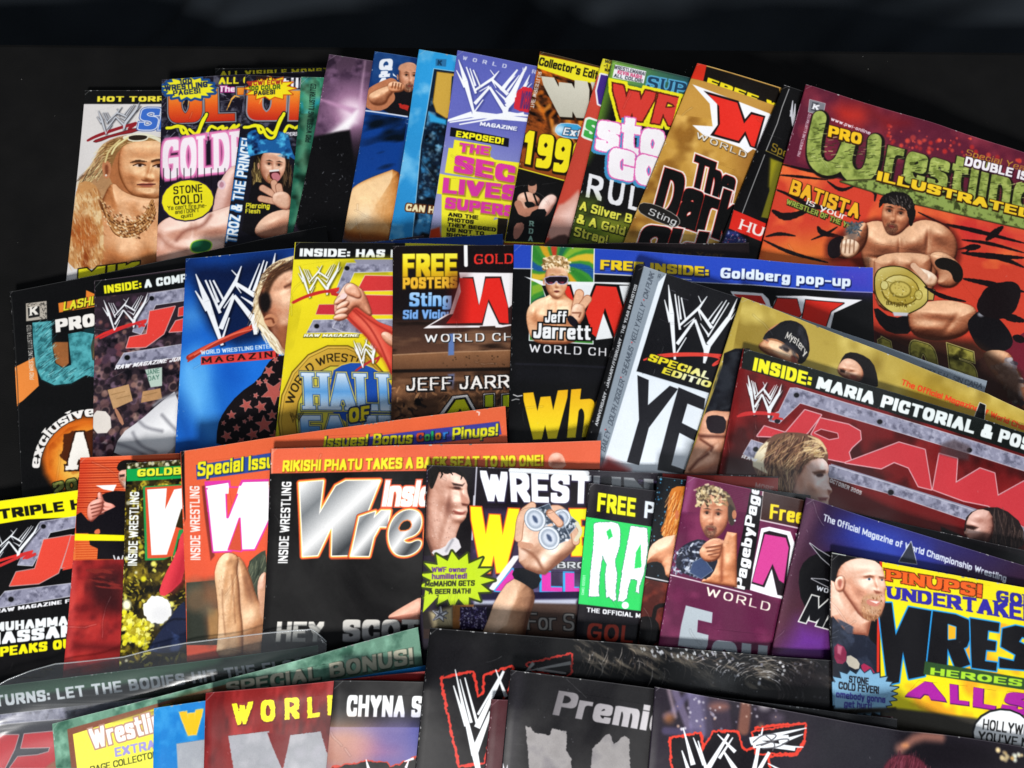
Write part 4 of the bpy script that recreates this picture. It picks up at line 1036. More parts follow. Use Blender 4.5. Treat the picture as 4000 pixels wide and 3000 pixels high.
relief('1140,1200 1200,1180 1250,1200 1290,1240 1240,1290 1210,1320 1160,1320 1135,1260', [], ('#5c3428', '#c48c74', '#e8bca4'), rr=5); line('1185,1185 1200,1240 1215,1300', 1.2, '#0c0c0c'); line('1240,1200 1262,1260', 1.2, '#0c0c0c')
poly('1180,1240 1250,1250 1240,1290 1190,1280', '#101010', sm=1)
line('1145,1260 1170,1320 1240,1300 1300,1290', 5, '#b87c64', sm=1); relief('1290,1230 1345,1195 1385,1215 1375,1250 1330,1330 1290,1340 1260,1300', [], ('#8c5c50', '#dcac9c', '#f8dcd0'), rr=4); ell(1350, 1230, 22, 26, '#f0ccc0', blur=2)
poly('1240,1290 1330,1290 1290,1380 1250,1480 1190,1480 1200,1360', '#0a0a0c', sm=1); poly('1120,1380 1180,1370 1180,1420 1140,1480 1110,1470', '#a87060', sm=1)
text('R O A', (1185, 1500), (1215, 1360), (1210, 1500), '#8cb0a8', wt=.9, part='boot_lettering', only=1) if False else [text(ch, (1212 - i * 3, 1395 + i * 46), (1240 - i * 3, 1398 + i * 46), (1214 - i * 3, 1362 + i * 46), '#90b8a8', wt=.8, slab=True, part=None) for i, ch in enumerate('RDA')]

m = start(M['esred'], '#d04838', 2)
vgrad((0, '#d8d030'), (.06, '#e8e038'), (.065, '#c84838'), (1, '#c04030'))
poly('1600,340 1760,380 1730,460 1640,470', '#e8dc30'); text('MOR', (1680, 388), (1732, 396), (1682, 368), '#2c2410', wt=.8); text('#1 A', (1672, 414), (1726, 422), (1674, 394), '#2c2410', wt=.8, part=None); text('MAG', (1678, 440), (1724, 448), (1680, 420), '#2c2410', wt=.8, part=None)
poly('1655,460 1700,470 1680,660 1640,640 1630,560', '#402880', line='#e8e8f0', lw=1.1, part='title')
text('S', (1545, 840), (1630, 870), (1570, 730), '#40a848', wt=.95, lay=[(1.3, '#e8f0e8', 0, 0, 0)])
poly('1380,1270 1440,1250 1540,1150 1520,1500 1300,1500', '#d8a090', blur=1.5, sm=1); poly('1400,1330 1500,1250 1480,1400', '#f0c8bc', blur=4); poly('1315,1490 1420,1440 1470,1470 1460,1520 1300,1520', '#503430', blur=1, sm=1)

m = start(M['stone'], '#0f0e10', 2)
poly('1720,370 2212,480 2300,520 2200,620 1700,500', ('h', '#7cb040', '#3c6c50', '#143c50'), blur=2)
poly('1700,480 1740,500 1640,860 1560,1000 1600,700', '#6ca030', blur=5, alpha=.8)
text('SUPER', (1935, 545), (2330, 620), (1950, 470), '#1c3c58', wt=.6, slab=True, lay=[(.9, '#58a8d0', 0, 0, .4)], part='subtitle', gap=1.2)
poly('1742,398 1935,440 1918,515 1725,480', '#e8e8ec', part='sticker', plabel='white price-like sticker with small print'); text('WRESTLEMANIA!', (1735, 425), (1925, 468), (1740, 402), '#2c2c38', wt=.6, part=None); text('KEVIN NASH!', (1756, 455), (1905, 488), (1760, 432), '#c03060', wt=.7, part=None); text('ALL COLOR!', (1733, 476), (1908, 512), (1738, 454), '#384048', wt=.7, part=None)
def tl_(s, bl, br, tl, **k): text(s, bl, br, tl, '#d03a30', wt=.95, wy=.7, gap=.2, pen='box', lay=[(2.9, '#e8e020', 0, 0, 0), (1.0, '#5a1c10', 0, 0, 0)], rough=.25, part='title', **k)
tl_('WR', (1735, 725), (2120, 780), (1730, 515), tr=(2200, 620)); tl_('E', (2115, 800), (2290, 850), (2160, 620))
def bub(s, bl, br, tl, g=.3): text(s, bl, br, tl, '#f2eef2', wt=1.05, wy=.85, gap=g, pen='box', lay=[(1.5, '#4090c0', -1.2, 1.4, 0), (1.3, '#e068b0', 0, 0, 0), (.5, '#f8f4f8', 0, 0, 0)], rough=.3)
bub('sto', (1625, 920), (2035, 985), (1648, 690)); bub('co', (1700, 1085), (2020, 1160), (1720, 850))
text('RUL', (1560, 1215), (1900, 1310), (1582, 1070), '#e8e8ec', wt=.62, gap=1.9, rough=.15)
poly('1530,1230 1620,1240 1560,1330 1900,1420 1860,1520 1440,1520', '#6c8820', blur=8, alpha=.8); poly('1650,1340 1900,1380 1800,1500 1700,1500', '#b8c030', blur=8, alpha=.7)
for s, bl, br, tl in (('A Silver Bo', (1520, 1295), (1880, 1390), (1532, 1240)), ('& A Gold', (1502, 1375), (1800, 1455), (1514, 1320)), ('Strap!', (1484, 1455), (1690, 1510), (1496, 1398))): text(s, bl, br, tl, '#e0dc50', wt=.72, gap=.4, lay=[(.4, '#182008', .3, .3, .2)])
m.wear = 2

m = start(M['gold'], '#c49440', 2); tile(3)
mottle('0,400 600,400 600,1600 -400,1600', '#e0b460', 16, .8, seed=4); mottle('0,400 600,400 600,1600 -400,1600', '#8c5c20', 14, .9, seed=6)
poly('190,395 250,410 700,545 720,720 560,660 220,520', '#15100c', part='banner'); poly('150,380 254,400 232,500 140,480', '#d8301c', part='spine_tip', plabel='bright red tip of the spine fold')
text('FREE W', (250, 525), (720, 700), (262, 478), '#f0dc20', wt=1.05, wy=.8, gap=.4, part='banner_lettering')
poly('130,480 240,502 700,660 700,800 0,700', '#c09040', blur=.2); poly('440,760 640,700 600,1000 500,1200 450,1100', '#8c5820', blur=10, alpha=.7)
poly('165,520 640,700 720,760 640,960 580,940 540,920 505,945 460,910 330,862 240,840 165,772 290,780 272,640', '#f0f0f4')
poly('230,572 560,690 610,720 590,900 560,890 500,880 300,828 220,790 310,795 318,700 300,640', '#f0f0f4')
poly('235,560 450,622 490,735 528,690 616,716 560,920 520,905 490,835 455,885 275,835 322,770 318,640', '#1c0c0c'); poly('262,582 442,634 484,762 530,706 604,724 548,906 528,900 492,810 450,870 300,828 335,765 330,655', '#e02c20', part='logo')
poly('450,622 500,760 530,690 560,700', '#f0f0f4', alpha=0)
text('WORLD CH', (186, 850), (640, 1035), (196, 815), '#e0dcd4', wt=.4, gap=1.6, lay=[(.3, '#5c4020', .3, .4, .2)], part='subtitle')
O = [(1.7, '#f4ece8', 0, 0, 0), (.9, '#d83028', 0, 0, 0), (.55, '#0c0c0c', 0, 0, 0)]
text('The', (148, 1155), (400, 1250), (190, 960), '#0c0c0c', wt=.75, wy=.5, gap=.4, lay=O, sp=1); text('Dark', (-80, 1330), (400, 1500), (0, 1040), '#0c0c0c', wt=.8, wy=.55, gap=.5, lay=O); text('Side', (-230, 1700), (330, 1770), (-130, 1390), '#0c0c0c', wt=.8, wy=.55, gap=.5, lay=O)
tile(2); poly('1895,1250 1990,1262 2120,1330 2145,1370 2120,1402 2080,1395 1960,1350 1880,1300', '#1c1a18', sm=1, line='#b8b0a8', lw=.4, part='badge'); text('Sting', (1945, 1322), (2112, 1392), (1962, 1284), '#dcdcdc', wt=.4, gap=1, slab=False)

m = start(M['dark'], '#0d0c0d', 3)
line('762,550 720,660 690,760 620,930', .5, '#b8b8b8'); line('620,930 740,985', .4, '#a09040'); line('612,955 430,1430', .45, '#b8b8b8')
shards([(785, 620, 775, 720, 3, 10), (800, 640, 790, 760, 3, 12), (770, 680, 792, 780, 3, 10)], '#c8c8d0')
text('Spec', (650, 930), (780, 990), (662, 880), '#8c7420', wt=.45, part='caption'); poly('650,980 740,1010 640,1350 590,1340 640,1180', '#6c6818', blur=.5); poly('650,980 690,1000 640,1150', '#98901c', blur=2)
poly('420,1295 620,1380 590,1490 390,1410', '#d8281c', part='banner'); text('HUL', (450, 1412), (660, 1490), (470, 1352), '#f0e8e4', wt=.5, slab=True, gap=.9, part='banner_lettering')
poly('385,1420 440,1430 500,1480 480,1560 340,1520', '#28306c', blur=1); specks('385,1420 500,1470 480,1560 340,1520', 40, ['#8898c8', '#c06080', '#e0e0e8'], .3, .6)
m.wear = 3

m = start(M['batista'], '#701c2c', 3)
poly('840,500 1000,560 2300,960 2300,1700 500,1700 700,1000', '#5c1c30')
mottle('860,500 2300,930 2300,1400 780,1000', '#8c3040', 20, 1, seed=3); poly('1030,640 1260,650 1240,780 1080,780', '#b82c24', blur=8, sm=1); poly('1250,680 1500,760 1350,800', '#7a1a20', blur=8)
specks('1380,760 2212,1000 1700,960 1350,880', 40, ['#d84838', '#c02c28'], .6, 1.8, blur=.6); specks('1380,760 1900,860 1700,960 1350,880', 20, ['#e05040'], .4, 1, blur=.3)
poly('700,1000 1000,1090 2300,1400 2300,2000 1800,2300 500,1650 560,1500 640,1250', '#d0402c')
tile(3)
mottle('690,1010 2300,1400 2300,1659 560,1659', '#e86838', 18, 1.1, seed=7); poly('560,1500 1000,1450 1010,1659 520,1659', '#e07030', blur=12); poly('1800,1350 2300,1430 2300,1500 1850,1500', '#c82830', blur=10, alpha=.7)
BL = '#160e10'
for q, w_ in (('700,1010 900,1060 1100,1080 1300,1180 1290,1240', 5), ('700,1080 820,1090 1000,1110', 3), ('680,1170 760,1200 900,1280 1100,1290 1200,1330', 5), ('660,1300 740,1350 900,1290', 8), ('940,1400 960,1440 1080,1460', 6), ('620,1460 700,1440 800,1456', 4), ('600,1480 760,1560 1000,1620', 4), ('900,1480 1000,1440 1060,1400', 3), ('1560,1310 1700,1380 1760,1420 1660,1380', 4), ('1700,1380 1900,1420 2212,1500', 5), ('1830,1480 2000,1500 2212,1560', 4), ('1800,1540 1900,1520 1850,1560', 3), ('1900,1560 2100,1600 2212,1650', 5), ('1980,1480 2080,1400', 7), ('1000,1120 1080,1180 1160,1150', 4)): line(q, w_ * .62, BL, sm=2, taper=True, blur=.3)
text('PRO WRESTLING ILLUSTRATED', (828, 968), (898, 706), (812, 962), '#e8e0e8', wt=.55, part='spine_lettering')
text('PRO WRESTLING ILLUSTRATED', (770, 865), (832, 640), (758, 862), '#d0c0d0', wt=.5, part=None)
poly('890,615 985,640 970,712 882,690', '#787880', line='#c8c8cc', lw=.3, part='barcode'); poly('905,630 945,638 935,690 895,680', '#404048'); text('K', (904, 672), (942, 682), (914, 640), '#e8e8ec', wt=.8, slab=True, part=None)
text('www.pwi-online.com', (1018, 742), (1332, 858), (1026, 722), '#ece4ec', wt=.6, part='caption')
OL = ('n', 3.5, '#a8b45c', '#94a450', '#6c7a34'); sh_ = [(1.2, '#14140c', .6, .9, .7)]
line('960,735 950,900 1000,1040 1060,1010 1090,900', 24, '#241410', alpha=.0)
for q, w_ in (('950,730 915,880 915,990 985,1050 1075,1020 1125,900', 9.5), ('1130,880 1100,1010 1150,1095 1240,1085 1280,1000 1290,870', 9.5)):
    line([(a + 6, b + 8) for a, b in pts(q)], w_ + 2.5, '#14100c', sm=2, blur=.6)
for q, w_ in (('950,730 915,880 915,990 985,1050 1075,1020 1125,900', 9), ('1130,880 1100,1010 1150,1095 1240,1085 1280,1000 1290,870', 9)):
    line(q, w_, OL, sm=2)
text('restling', (1340, 1090), (2262, 1338), (1385, 830), OL, wt=1.0, wy=.8, gap=.5, lay=sh_, part='title')
patch('title', PP('900,710 1340,860 1330,1150 1200,1160 860,1040'))
specks('880,740 1330,880 1330,1100 870,1000', 130, ['#303818', '#c8d080', '#28300c'], .12, .3, ang=-20, ln=4); specks('1340,900 2300,1160 2300,1300 1340,1080', 160, ['#303818', '#c8d080', '#28300c'], .12, .3, ang=-20, ln=4)
poly('1080,1120 1300,1110 2300,1350 2300,1430 1500,1250', '#8ca050', blur=.8, line='#20180c', lw=.7); mottle('1080,1120 1300,1110 2300,1350 2300,1430 1500,1250', '#38401c', 3, 1, seed=4)
text('PRO', (1000, 842), (1205, 895), (1010, 772), '#f0c020', wt=1.0, wy=.8, gap=.4, lay=[(.7, '#301808', .3, .4, .2)], part='subtitle')
text('ILLUSTRATED', (1300, 1112), (2262, 1352), (1312, 1054), '#f0c828', wt=1.0, wy=.75, gap=.5, lay=[(.7, '#301808', .3, .4, .2)], part='subtitle')
text('Special Year', (1850, 958), (2240, 1065), (1862, 920), '#b88830', wt=.35, part='caption'); text('DOUBLE ISS', (1842, 1020), (2280, 1130), (1855, 965), '#f0ecf0', wt=.9, gap=.4, lay=[(.5, '#301020', .3, .4, .3)], part='headline')
text('BATISTA', (760, 1195), (1185, 1352), (785, 1105), '#f0b428', wt=.85, wy=.6, gap=.35, lay=[(.6, '#2c1008', .4, .4, .2)])
text('is your', (866, 1260), (1110, 1360), (880, 1222), '#f4f0ec', wt=.4, gap=.5, part='caption'); text('WRESTLER OF THE YEAR', (742, 1258), (1185, 1430), (752, 1226), '#9cac48', wt=.8, gap=.4, lay=[(.4, '#20200c', .2, .2, .2)], part='caption')
# figure
poly('1180,1380 1330,1330 1440,1400 1560,1330 1720,1360 1810,1450 1835,1560 1780,1720 1700,1800 1200,1800 1180,1600 980,1610 985,1480 1060,1440', '#4c1410', blur=2.5, alpha=.75, sm=1)
SK, DK, LT = '#a86040', '#4c2014', '#dc9c74'
TN = ('#38160c', '#a86444', '#ecb890')
relief('1190,1390 1330,1350 1440,1440 1560,1350 1690,1370 1780,1440 1810,1540 1770,1640 1700,1640 1660,1720 1640,1860 1290,1860 1250,1700 1210,1600', [(1345, 1510, 100, 70, 5, .95), (1535, 1495, 85, 75, -12, .95), (1445, 1530, 14, 90, 4, -1.2), (1700, 1440, 85, 65, 35, .9), (1620, 1480, 16, 80, 10, -1.3), (1250, 1450, 60, 60, 0, .6), (1360, 1600, 100, 14, 8, -1.2), (1530, 1595, 90, 14, -12, -1.2), (1380, 1680, 45, 40, 0, .7), (1500, 1680, 45, 40, 0, .7), (1440, 1700, 10, 90, 0, -.9), (1600, 1660, 26, 90, 15, .6), (1290, 1400, 60, 22, 15, .5)], TN, rr=9, lx=-.3, ly=-.6, spec=.3)
tile(6)
tile(3)
relief('1190,1380 1250,1370 1250,1480 1205,1560 1110,1605 1010,1575 1000,1500 1060,1460 1130,1455', [(1180, 1450, 50, 60, 30, .6)], TN, rr=7); ell(1150, 1440, 40, 50, '#80685c', blur=2.5); specks('1130,1370 1220,1370 1200,1450 1120,1430', 60, ['#38444c', '#50606c'], .3, .5, ln=2)
poly('1000,1500 1050,1460 1110,1455 1080,1500 1090,1570 1040,1600 1000,1580', '#181014', sm=2); relief('1075,1490 1140,1470 1200,1500 1190,1560 1130,1600 1080,1570', [(1095, 1500, 12, 20, 0, .8), (1120, 1500, 12, 20, 0, .8), (1145, 1505, 12, 20, 0, .8)], ('#7c5038', '#dcb494', '#fbe4cc'), rr=3)
for k in range(4): line([(1090 + k * 25, 1480), (1080 + k * 27, 1560)], .7, '#7c5038', blur=.5)
face(1425, 1330, 98, 120, ang=12, flip=-1, skin=SK, dark=DK, light=LT, turn=.15, beard='#5c3828', brow='#1c100c')
poly('1312,1285 1325,1220 1380,1185 1450,1182 1515,1210 1545,1290 1530,1385 1505,1400 1500,1330 1470,1275 1420,1268 1350,1250 1330,1275', '#14100f', sm=1, rough=.5); hairs('1330,1220 1480,1190 1530,1260 1500,1290 1380,1240', 90, ['#4c4440', '#241c18', '#7c7470'], ln=1.6, ang=60)
poly('1650,1620 1700,1590 1790,1620 1810,1720 1760,1730 1680,1700', '#141014', sm=2)
tile(6)
relief('1290,60 1640,60 1650,140 1620,260 1560,420 1300,430 1285,200', [(1380, 120, 40, 40, 0, .7), (1500, 120, 40, 40, 0, .7)], TN, rr=8)
relief('1530,140 1640,175 1685,220 1660,268 1600,262 1560,200', [(1600, 200, 14, 20, 0, .7), (1630, 215, 14, 20, 0, .7)], ('#8c5c40', '#e0b494', '#fce8d4'), rr=3); line('1530,140 1570,180 1600,210', 4, '#e0b494'); 
relief('1620,60 1720,50 1825,130 1835,220 1770,285 1670,262 1690,200 1650,150', [], TN, rr=6); poly('1650,110 1720,80 1830,130 1840,230 1780,250 1760,170 1680,160', '#16120f', sm=2)
poly('1280,380 1400,470 1520,430 1530,560 1380,560 1300,480', '#100e10', sm=1)
relief('1490,430 1560,370 1700,350 1810,360 1925,400 1910,500 1820,590 1640,605 1510,565', [(1660, 430, 130, 40, 5, .8), (1620, 520, 110, 40, 0, .6), (1760, 500, 20, 70, 40, -.6)], TN, rr=11, lx=-.2, ly=-.7)
poly('1295,165 1400,140 1500,160 1620,270 1620,370 1490,440 1420,440 1330,380 1290,300', ('d', '#e8dc90', '#b8a044', '#d8c870', '#80701c'), sm=2, line='#2c2408', lw=.7, part='gold_belt'); ell(1448, 290, 120, 96, '#6c5a18', ang=12); ell(1448, 288, 112, 88, ('d', '#f0e8a8', '#c0a848', '#a08c30'), ang=12); ell(1448, 286, 70, 52, '#70601c', ang=12, blur=.5); ell(1448, 284, 62, 44, '#d0bc60', ang=12, blur=.8); ell(1350, 260, 22, 26, '#d8cc80', line='#6c5a18', lw=.4); ell(1560, 320, 22, 28, '#c8b860', line='#6c5a18', lw=.4); specks('1310,180 1600,290 1500,430 1340,360', 90, ['#f4ecb4', '#8c7a2c', '#5c4c10'], .12, .35, ln=1.0, alpha=.8)
text('BATISTA', (1360, 380), (1490, 398), (1362, 356), '#4c3c10', wt=.6, part=None); poly('1400,425 1500,430 1490,450 1410,450', '#c8c8d0', blur=.5)
poly('1620,280 1660,290 1650,350 1620,350', '#b8a050', line='#181410', lw=.5)
poly('1850,500 1900,440 1960,400 2060,460 2150,580 2130,660 2000,680 1920,640', '#120f12', sm=2); ell(1945, 440, 20, 14, '#909098', blur=1)
relief('1950,660 2120,660 2160,760 2240,900 2240,1060 2150,980 2060,860 1980,760', [], TN, rr=7)
specks('2040,760 2150,700 2212,1000 2130,960', 90, ['#d8d8e0', '#888898', '#38343c'], .8, 1.6, ln=3); poly('2060,760 2140,720 2212,960 2130,950', '#a8a8b4', alpha=.5, blur=1)
# lower background stripes
for q, w_ in (('1830,60 2000,80 2212,90', 4), ('1960,400 2060,360 2150,280', 22), ('1840,220 2000,250 2212,300', 4), ('2060,440 2212,480', 5), ('2150,580 2212,600', 5), ('1850,30 1940,20', 4), ('1600,270 1700,330 1850,360', 3)): line(q, w_, BL, sm=2, taper=True)
poly('1280,540 1380,560 1900,600 2200,800 2200,1000 1280,900', '#2c1c14', blur=4, alpha=.9)
for s_, x in (('1', 1330), ('0', 1520), ('5', 1760)): text(s_, (x + 10, 760 + (x - 1330) * .32), (x + 170 * (1 if s_ != '1' else .5), 800 + (x - 1330) * .35), (x - 20, 570 + (x - 1330) * .12), ('n', 6, '#6c6428', '#9c9440', '#302c0c'), wt=1.0, gap=.3, lay=[(.9, '#c8c070', 0, 0, 0), (.45, '#2c2810', 0, 0, 0)], part='headline')
patch('portrait', PP('1290,0 1800,100 1830,250 2150,600 2180,900 1900,600 1500,560 1290,450'))
m.wear = 1.2
# ================================================================== printed covers, second row
def metal(L, seed=2): plate(L, '#8e8ea4', '#56566a', '#b8b8cc', seed)
def holes(L, r=15):
    for x, y in L: ell(x, y, r * 1.25, r * 1.1, '#70707c', blur=.3); ell(x, y, r, r * .9, '#0c0c10')

m = start(M['teal'], '#0b0b0c', 4)
poly('80,770 220,700 240,880 100,1010', '#e8883c'); poly('90,1005 300,870 640,850 640,600 560,590 560,860 330,900 180,960', '#0b0b0c')
poly('540,600 640,570 640,830 560,760', '#e08030')
line('70,330 110,900 130,1480', .4, '#2c2c2c')
poly('360,370 530,338 532,290 600,320 600,390 540,400 365,428', '#e88430', part='banner'); text('LASHLEY', (390, 418), (680, 360), (396, 362), '#e8e030', wt=.75, wy=.5, gap=.4, lay=[(.4, '#302008', .2, .3, .2)])
poly('160,372 288,356 290,466 162,482', '#b4aca0', part='barcode'); poly('172,400 244,388 246,452 176,464', '#1c1c1c'); text('K', (184, 448), (232, 440), (184, 396), '#e8e4dc', wt=.75, slab=True, part=None); specks('250,370 286,366 286,460 252,464', 30, ['#1c1c1c'], .15, .25, ln=1); specks('165,375 286,362 286,380 165,394', 20, ['#302c28'], .12, .2, ln=1, ang=0)
text('PRO WRESTLING ILLUSTRATED', (212, 842), (192, 506), (184, 842), '#e0dcd4', wt=.5, part='spine_lettering')
TL = ('n', 3.2, '#58b0b8', '#4ca0a8', '#286870')
for q, w_ in (('265,480 262,640 280,740 330,800 420,820 500,790', 17), ):
    pass
poly('205,492 322,482 325,640 345,740 395,770 450,745 485,680 500,560 560,480 640,470 640,560 585,640 580,700 620,760 640,800 600,830 540,810 440,870 330,880 250,840 215,760', '#14343a', blur=1.2, alpha=.8)
poly('200,490 318,480 322,630 340,740 390,772 440,750 420,560 500,545 580,560 560,640 570,720 640,740 640,800 590,830 530,815 440,865 335,876 255,840 222,760 205,620', TL, part='title')
poly('322,625 340,610 420,610 425,740 395,770 345,740', '#9c6034', sm=0, blur=.4)
specks('205,500 318,490 330,780 640,780 560,830 300,870 230,780', 160, ['#183c44', '#88d0d4', '#205058'], .1, .25, ang=-30, ln=5)
text('PRO', (345, 552), (590, 510), (340, 472), '#f4f0ea', wt=1.15, wy=.9, gap=.4, lay=[(.5, '#101010', .2, .3, .3)], part='subtitle')
L = '260,1440 300,1300 360,1200 470,1120 640,1080 640,1480 300,1500'
ell(560, 1330, 300, 262, '#d86818', blur=3); ell(570, 1350, 250, 215, '#f09830', blur=5); ell(570, 1360, 190, 170, '#f8d060', blur=5, alpha=.8)
mottle('300,1480 300,1250 420,1140 640,1080 640,1500', '#b04808', 9, .7, seed=3)
poly('395,1180 450,1160 640,1150 640,1400 430,1410 400,1340 370,1310 395,1250', '#4c2008', rough=1.2, blur=.4); 
text('AT', (420, 1400), (720, 1380), (420, 1170), '#f8f4ec', wt=1.0, wy=.7, slab=True, lay=[(.9, '#2c1408', 0, 0, 0)], rough=.3, part='headline')
text('exclusive', (0, 0), (0, 0), (0, 0), '#f4f0ec', wt=.8, wy=.45, slab=True, gap=.5, warp=arc_warp(575, 1400, 330, -88, 2, 64, ry=330), lay=[(.4, '#101010', 0, 0, 0)], part='headline')
text('2006', (335, 1560), (640, 1490), (325, 1480), ('n', 3, '#a8b060', '#788038'), wt=.8, lay=[(.6, '#20240c', 0, 0, 0)])
m.wear = 2.2

m = start(M['crowd'], '#2a2028', 4)
L = '570,560 1160,520 1160,1320 560,1340'
mottle(L, '#5c4454', 4, 1.2, seed=2, octs=4); mottle(L, '#100c14', 5, 1.2, seed=8, octs=4)
specks(L, 220, ['#9c7468', '#6c4c4c', '#503840', '#b08c80', '#40303c', '#7c6478'], 1.2, 3.0, blur=.5, alpha=.8); specks(L, 120, ['#181218', '#201820'], 1, 2.4, blur=.5)
specks('580,300 900,300 800,700 580,740', 60, ['#6c3c44', '#443040', '#8c5c54', '#241c24'], 1, 2.4, blur=.6)
poly('585,235 1160,165 1160,275 590,330', '#0a0c0c', part='banner'); text('INSIDE:', (645, 312), (875, 278), (640, 262), '#e8e420', wt=1.05, gap=.6, part='banner_lettering'); text('A COMPL', (893, 278), (1200, 232), (890, 226), '#e4ecec', wt=1.05, gap=.55, part='banner_lettering')
metal('915,312 1160,275 1160,350 960,380 870,560 820,545 850,440'); holes([(936, 340)])
poly('925,420 1080,390 1010,560 900,640 780,645 800,580 905,560', '#e04038', line='#d8a8a8', lw=.5, part='title'); poly('1085,480 1160,460 1160,540 1045,548', '#e04038', line='#d8a8a8', lw=.5); poly('1105,400 1160,385 1160,440 1100,450', '#e04038', line='#d8a8a8', lw=.4)
metal('765,680 1120,625 1120,700 715,760'); holes([(785, 706)], 17)
scratch((706, 545), (826, 520), (640, 350), col='#eceef2', shade='#18141c', sh=(4, 5), rw=1.0, sc=1.15)
line('620,585 740,530 880,480 840,500 890,510', 1.4, '#c82c30', sm=2)
text('RAW MAGAZINE JUN', (706, 780), (1120, 725), (720, 752), '#f0f0f4', wt=1.0, gap=.5, part='subtitle')
poly('664,905 795,870 820,972 700,1025', '#bc9468', part='placard', plabel='brown cardboard sign'); poly('880,915 990,895 1000,960 870,985', '#b88c60'); poly('895,780 1000,765 1000,880 930,890', '#b4c8bc'); text('JANE', (905, 815), (985, 800), (902, 785), '#507868', wt=.5, part=None); text('DAY', (915, 850), (985, 838), (912, 822), '#507868', wt=.5, part=None)
for x, y in ((690, 935), (720, 960), (890, 940)): line([(x, y), (x + 80, y - 20)], .5, '#8c6840', alpha=.7)
poly('700,1020 720,1015 770,1110 750,1130', '#b07c60', sm=1); poly('570,1030 680,1040 690,1170 570,1175', '#e4dcd4', sm=1, part='placard'); 
poly('690,1330 740,1180 870,1090 980,990 1110,890 1110,1330', '#d8d8dc', sm=1, part='sleeve_picture'); poly('850,1180 1000,1050 1110,960 1110,1300 900,1300', '#f2f2f4', blur=6, sm=1)
for q in ('820,1170 860,1250 960,1290', '1000,1060 1080,1150 1110,1160', '730,1240 800,1260 900,1310', '950,1000 1000,960 1110,920', '860,1100 900,1140 1000,1160'): line(q, 1.6, '#909098', blur=1.4, sm=2)
poly('570,1220 640,1200 700,1230 690,1320 570,1330', '#7c4c50', blur=1, sm=1); specks('570,1190 690,1200 680,1320 570,1320', 40, ['#b08890', '#382028', '#e0d8dc', '#402c40'], 1, 2.4, blur=.4)

m = start(M['blue'], '#1860c8', 4)
vgrad((0, '#0c3480'), (.1, '#1450a8'), (.4, '#1c70d8'), (1, '#1458b8'))
for a_, b_, rx, ry, c in ((1200, 900, 90, 200, '#78c8f8'), (1150, 160, 60, 60, '#061c48'), (1180, 450, 70, 60, '#4c98e0'), (1280, 900, 60, 260, '#5cb0f0'), (1420, 800, 80, 100, '#0c50b4'), (1300, 1150, 60, 120, '#3c90e4'), (1130, 1100, 40, 150, '#104898'), (1560, 120, 200, 40, '#081c48'), (1380, 1000, 60, 160, '#1058b8')): ell(a_, b_, rx, ry, c, blur=9, alpha=.75, ang=-15)
poly('1170,170 1300,130 1420,160 1600,100 1800,110 1800,420 1640,600 1400,650 1260,480', '#061030', blur=5, alpha=.85, sm=1)
scratch((1365, 628), (1580, 560), (1208, 190), col='#eceff4', shade='#04081c', sh=(6, 8), rw=1.1, sc=1.35, red='#b83020')
line('1165,705 1260,650 1400,590 1540,530', 3.2, '#a02c20', sm=2); line('1170,700 1300,620 1540,520', 1.4, '#d85038', sm=2); line('1200,690 1400,570 1560,530', .7, '#e87058', sm=1)
text('WORLD WRESTLING ENTERTAI', (1240, 688), (1740, 642), (1238, 662), '#d8e4f0', wt=.7, slab=True, gap=.7, part='subtitle')
poly('1240,700 1720,660 1720,712 1240,752', '#d83c38'); text('MAGAZINE', (1248, 742), (1745, 698), (1246, 706), '#201010', wt=.55, slab=True, gap=2.2, part='subtitle')
poly('1560,420 1580,300 1620,180 1700,110 1800,80 1840,70 1840,720 1740,680 1680,620 1600,540', '#e8d4ac', sm=1)
hairs('1560,420 1590,260 1660,140 1820,80 1780,150 1660,250 1620,420 1600,520', 140, ['#c0a070', '#fff4dc', '#8c6c44', '#f4e4bc'], ln=9, ang=105)
relief('1610,300 1660,180 1730,140 1900,110 1900,690 1800,670 1720,640 1670,560 1620,440 1590,360', [(1770, 240, 60, 22, -35, .8), (1790, 285, 40, 22, -30, -.9), (1740, 380, 90, 70, -20, .5), (1700, 540, 60, 30, 40, -.4), (1780, 560, 60, 60, 0, .4)], ('#5c2c1c', '#c08060', '#f0c4a4'), rr=9, lx=.5, ly=-.4); poly('1625,330 1640,230 1690,160 1760,120 1850,95 1850,165 1770,170 1700,220 1665,290 1650,370', '#4a2f20', sm=1, blur=1.2)
hairs('1620,180 1720,110 1830,90 1830,150 1720,170 1640,300', 110, ['#5c3c28', '#8c6440', '#38241c'], ln=4, ang=150)
poly('1600,310 1660,300 1680,380 1640,440 1600,400', '#141010', blur=1.5, sm=1)
poly('1620,460 1670,430 1720,460 1700,510 1650,520', '#c48460', sm=2); line('1640,470 1680,462 1690,490', 1.2, '#6c3420', blur=.6, sm=1); line('1760,270 1820,240', 1.5, '#6c4030', blur=.8)
poly('1600,500 1620,560 1700,680 1745,690 1735,620 1660,530', '#eee4c8', sm=1); hairs('1590,480 1640,520 1740,640 1750,690 1680,640 1610,560', 60, ['#fff8e8', '#b89c70'], ln=8, ang=55); poly('1700,520 1850,480 1850,700 1750,690', '#9c5c3c', blur=2, sm=1)
poly('1335,1270 1340,1130 1380,1040 1470,930 1600,840 1650,740 1700,700 1850,680 1850,1270', '#120c10', sm=1, part='starred_shirt')
r = random.Random(5)
def star(cx, cy, s, a, c, ln_='#c8908c'):
    L = []
    for i in range(10):
        q = (s if i % 2 == 0 else s * .42); t = R(a + i * 36 - 90); L.append((cx + q * math.cos(t), cy + q * math.sin(t)))
    poly(L, c, line=ln_, lw=.25, rough=.15)
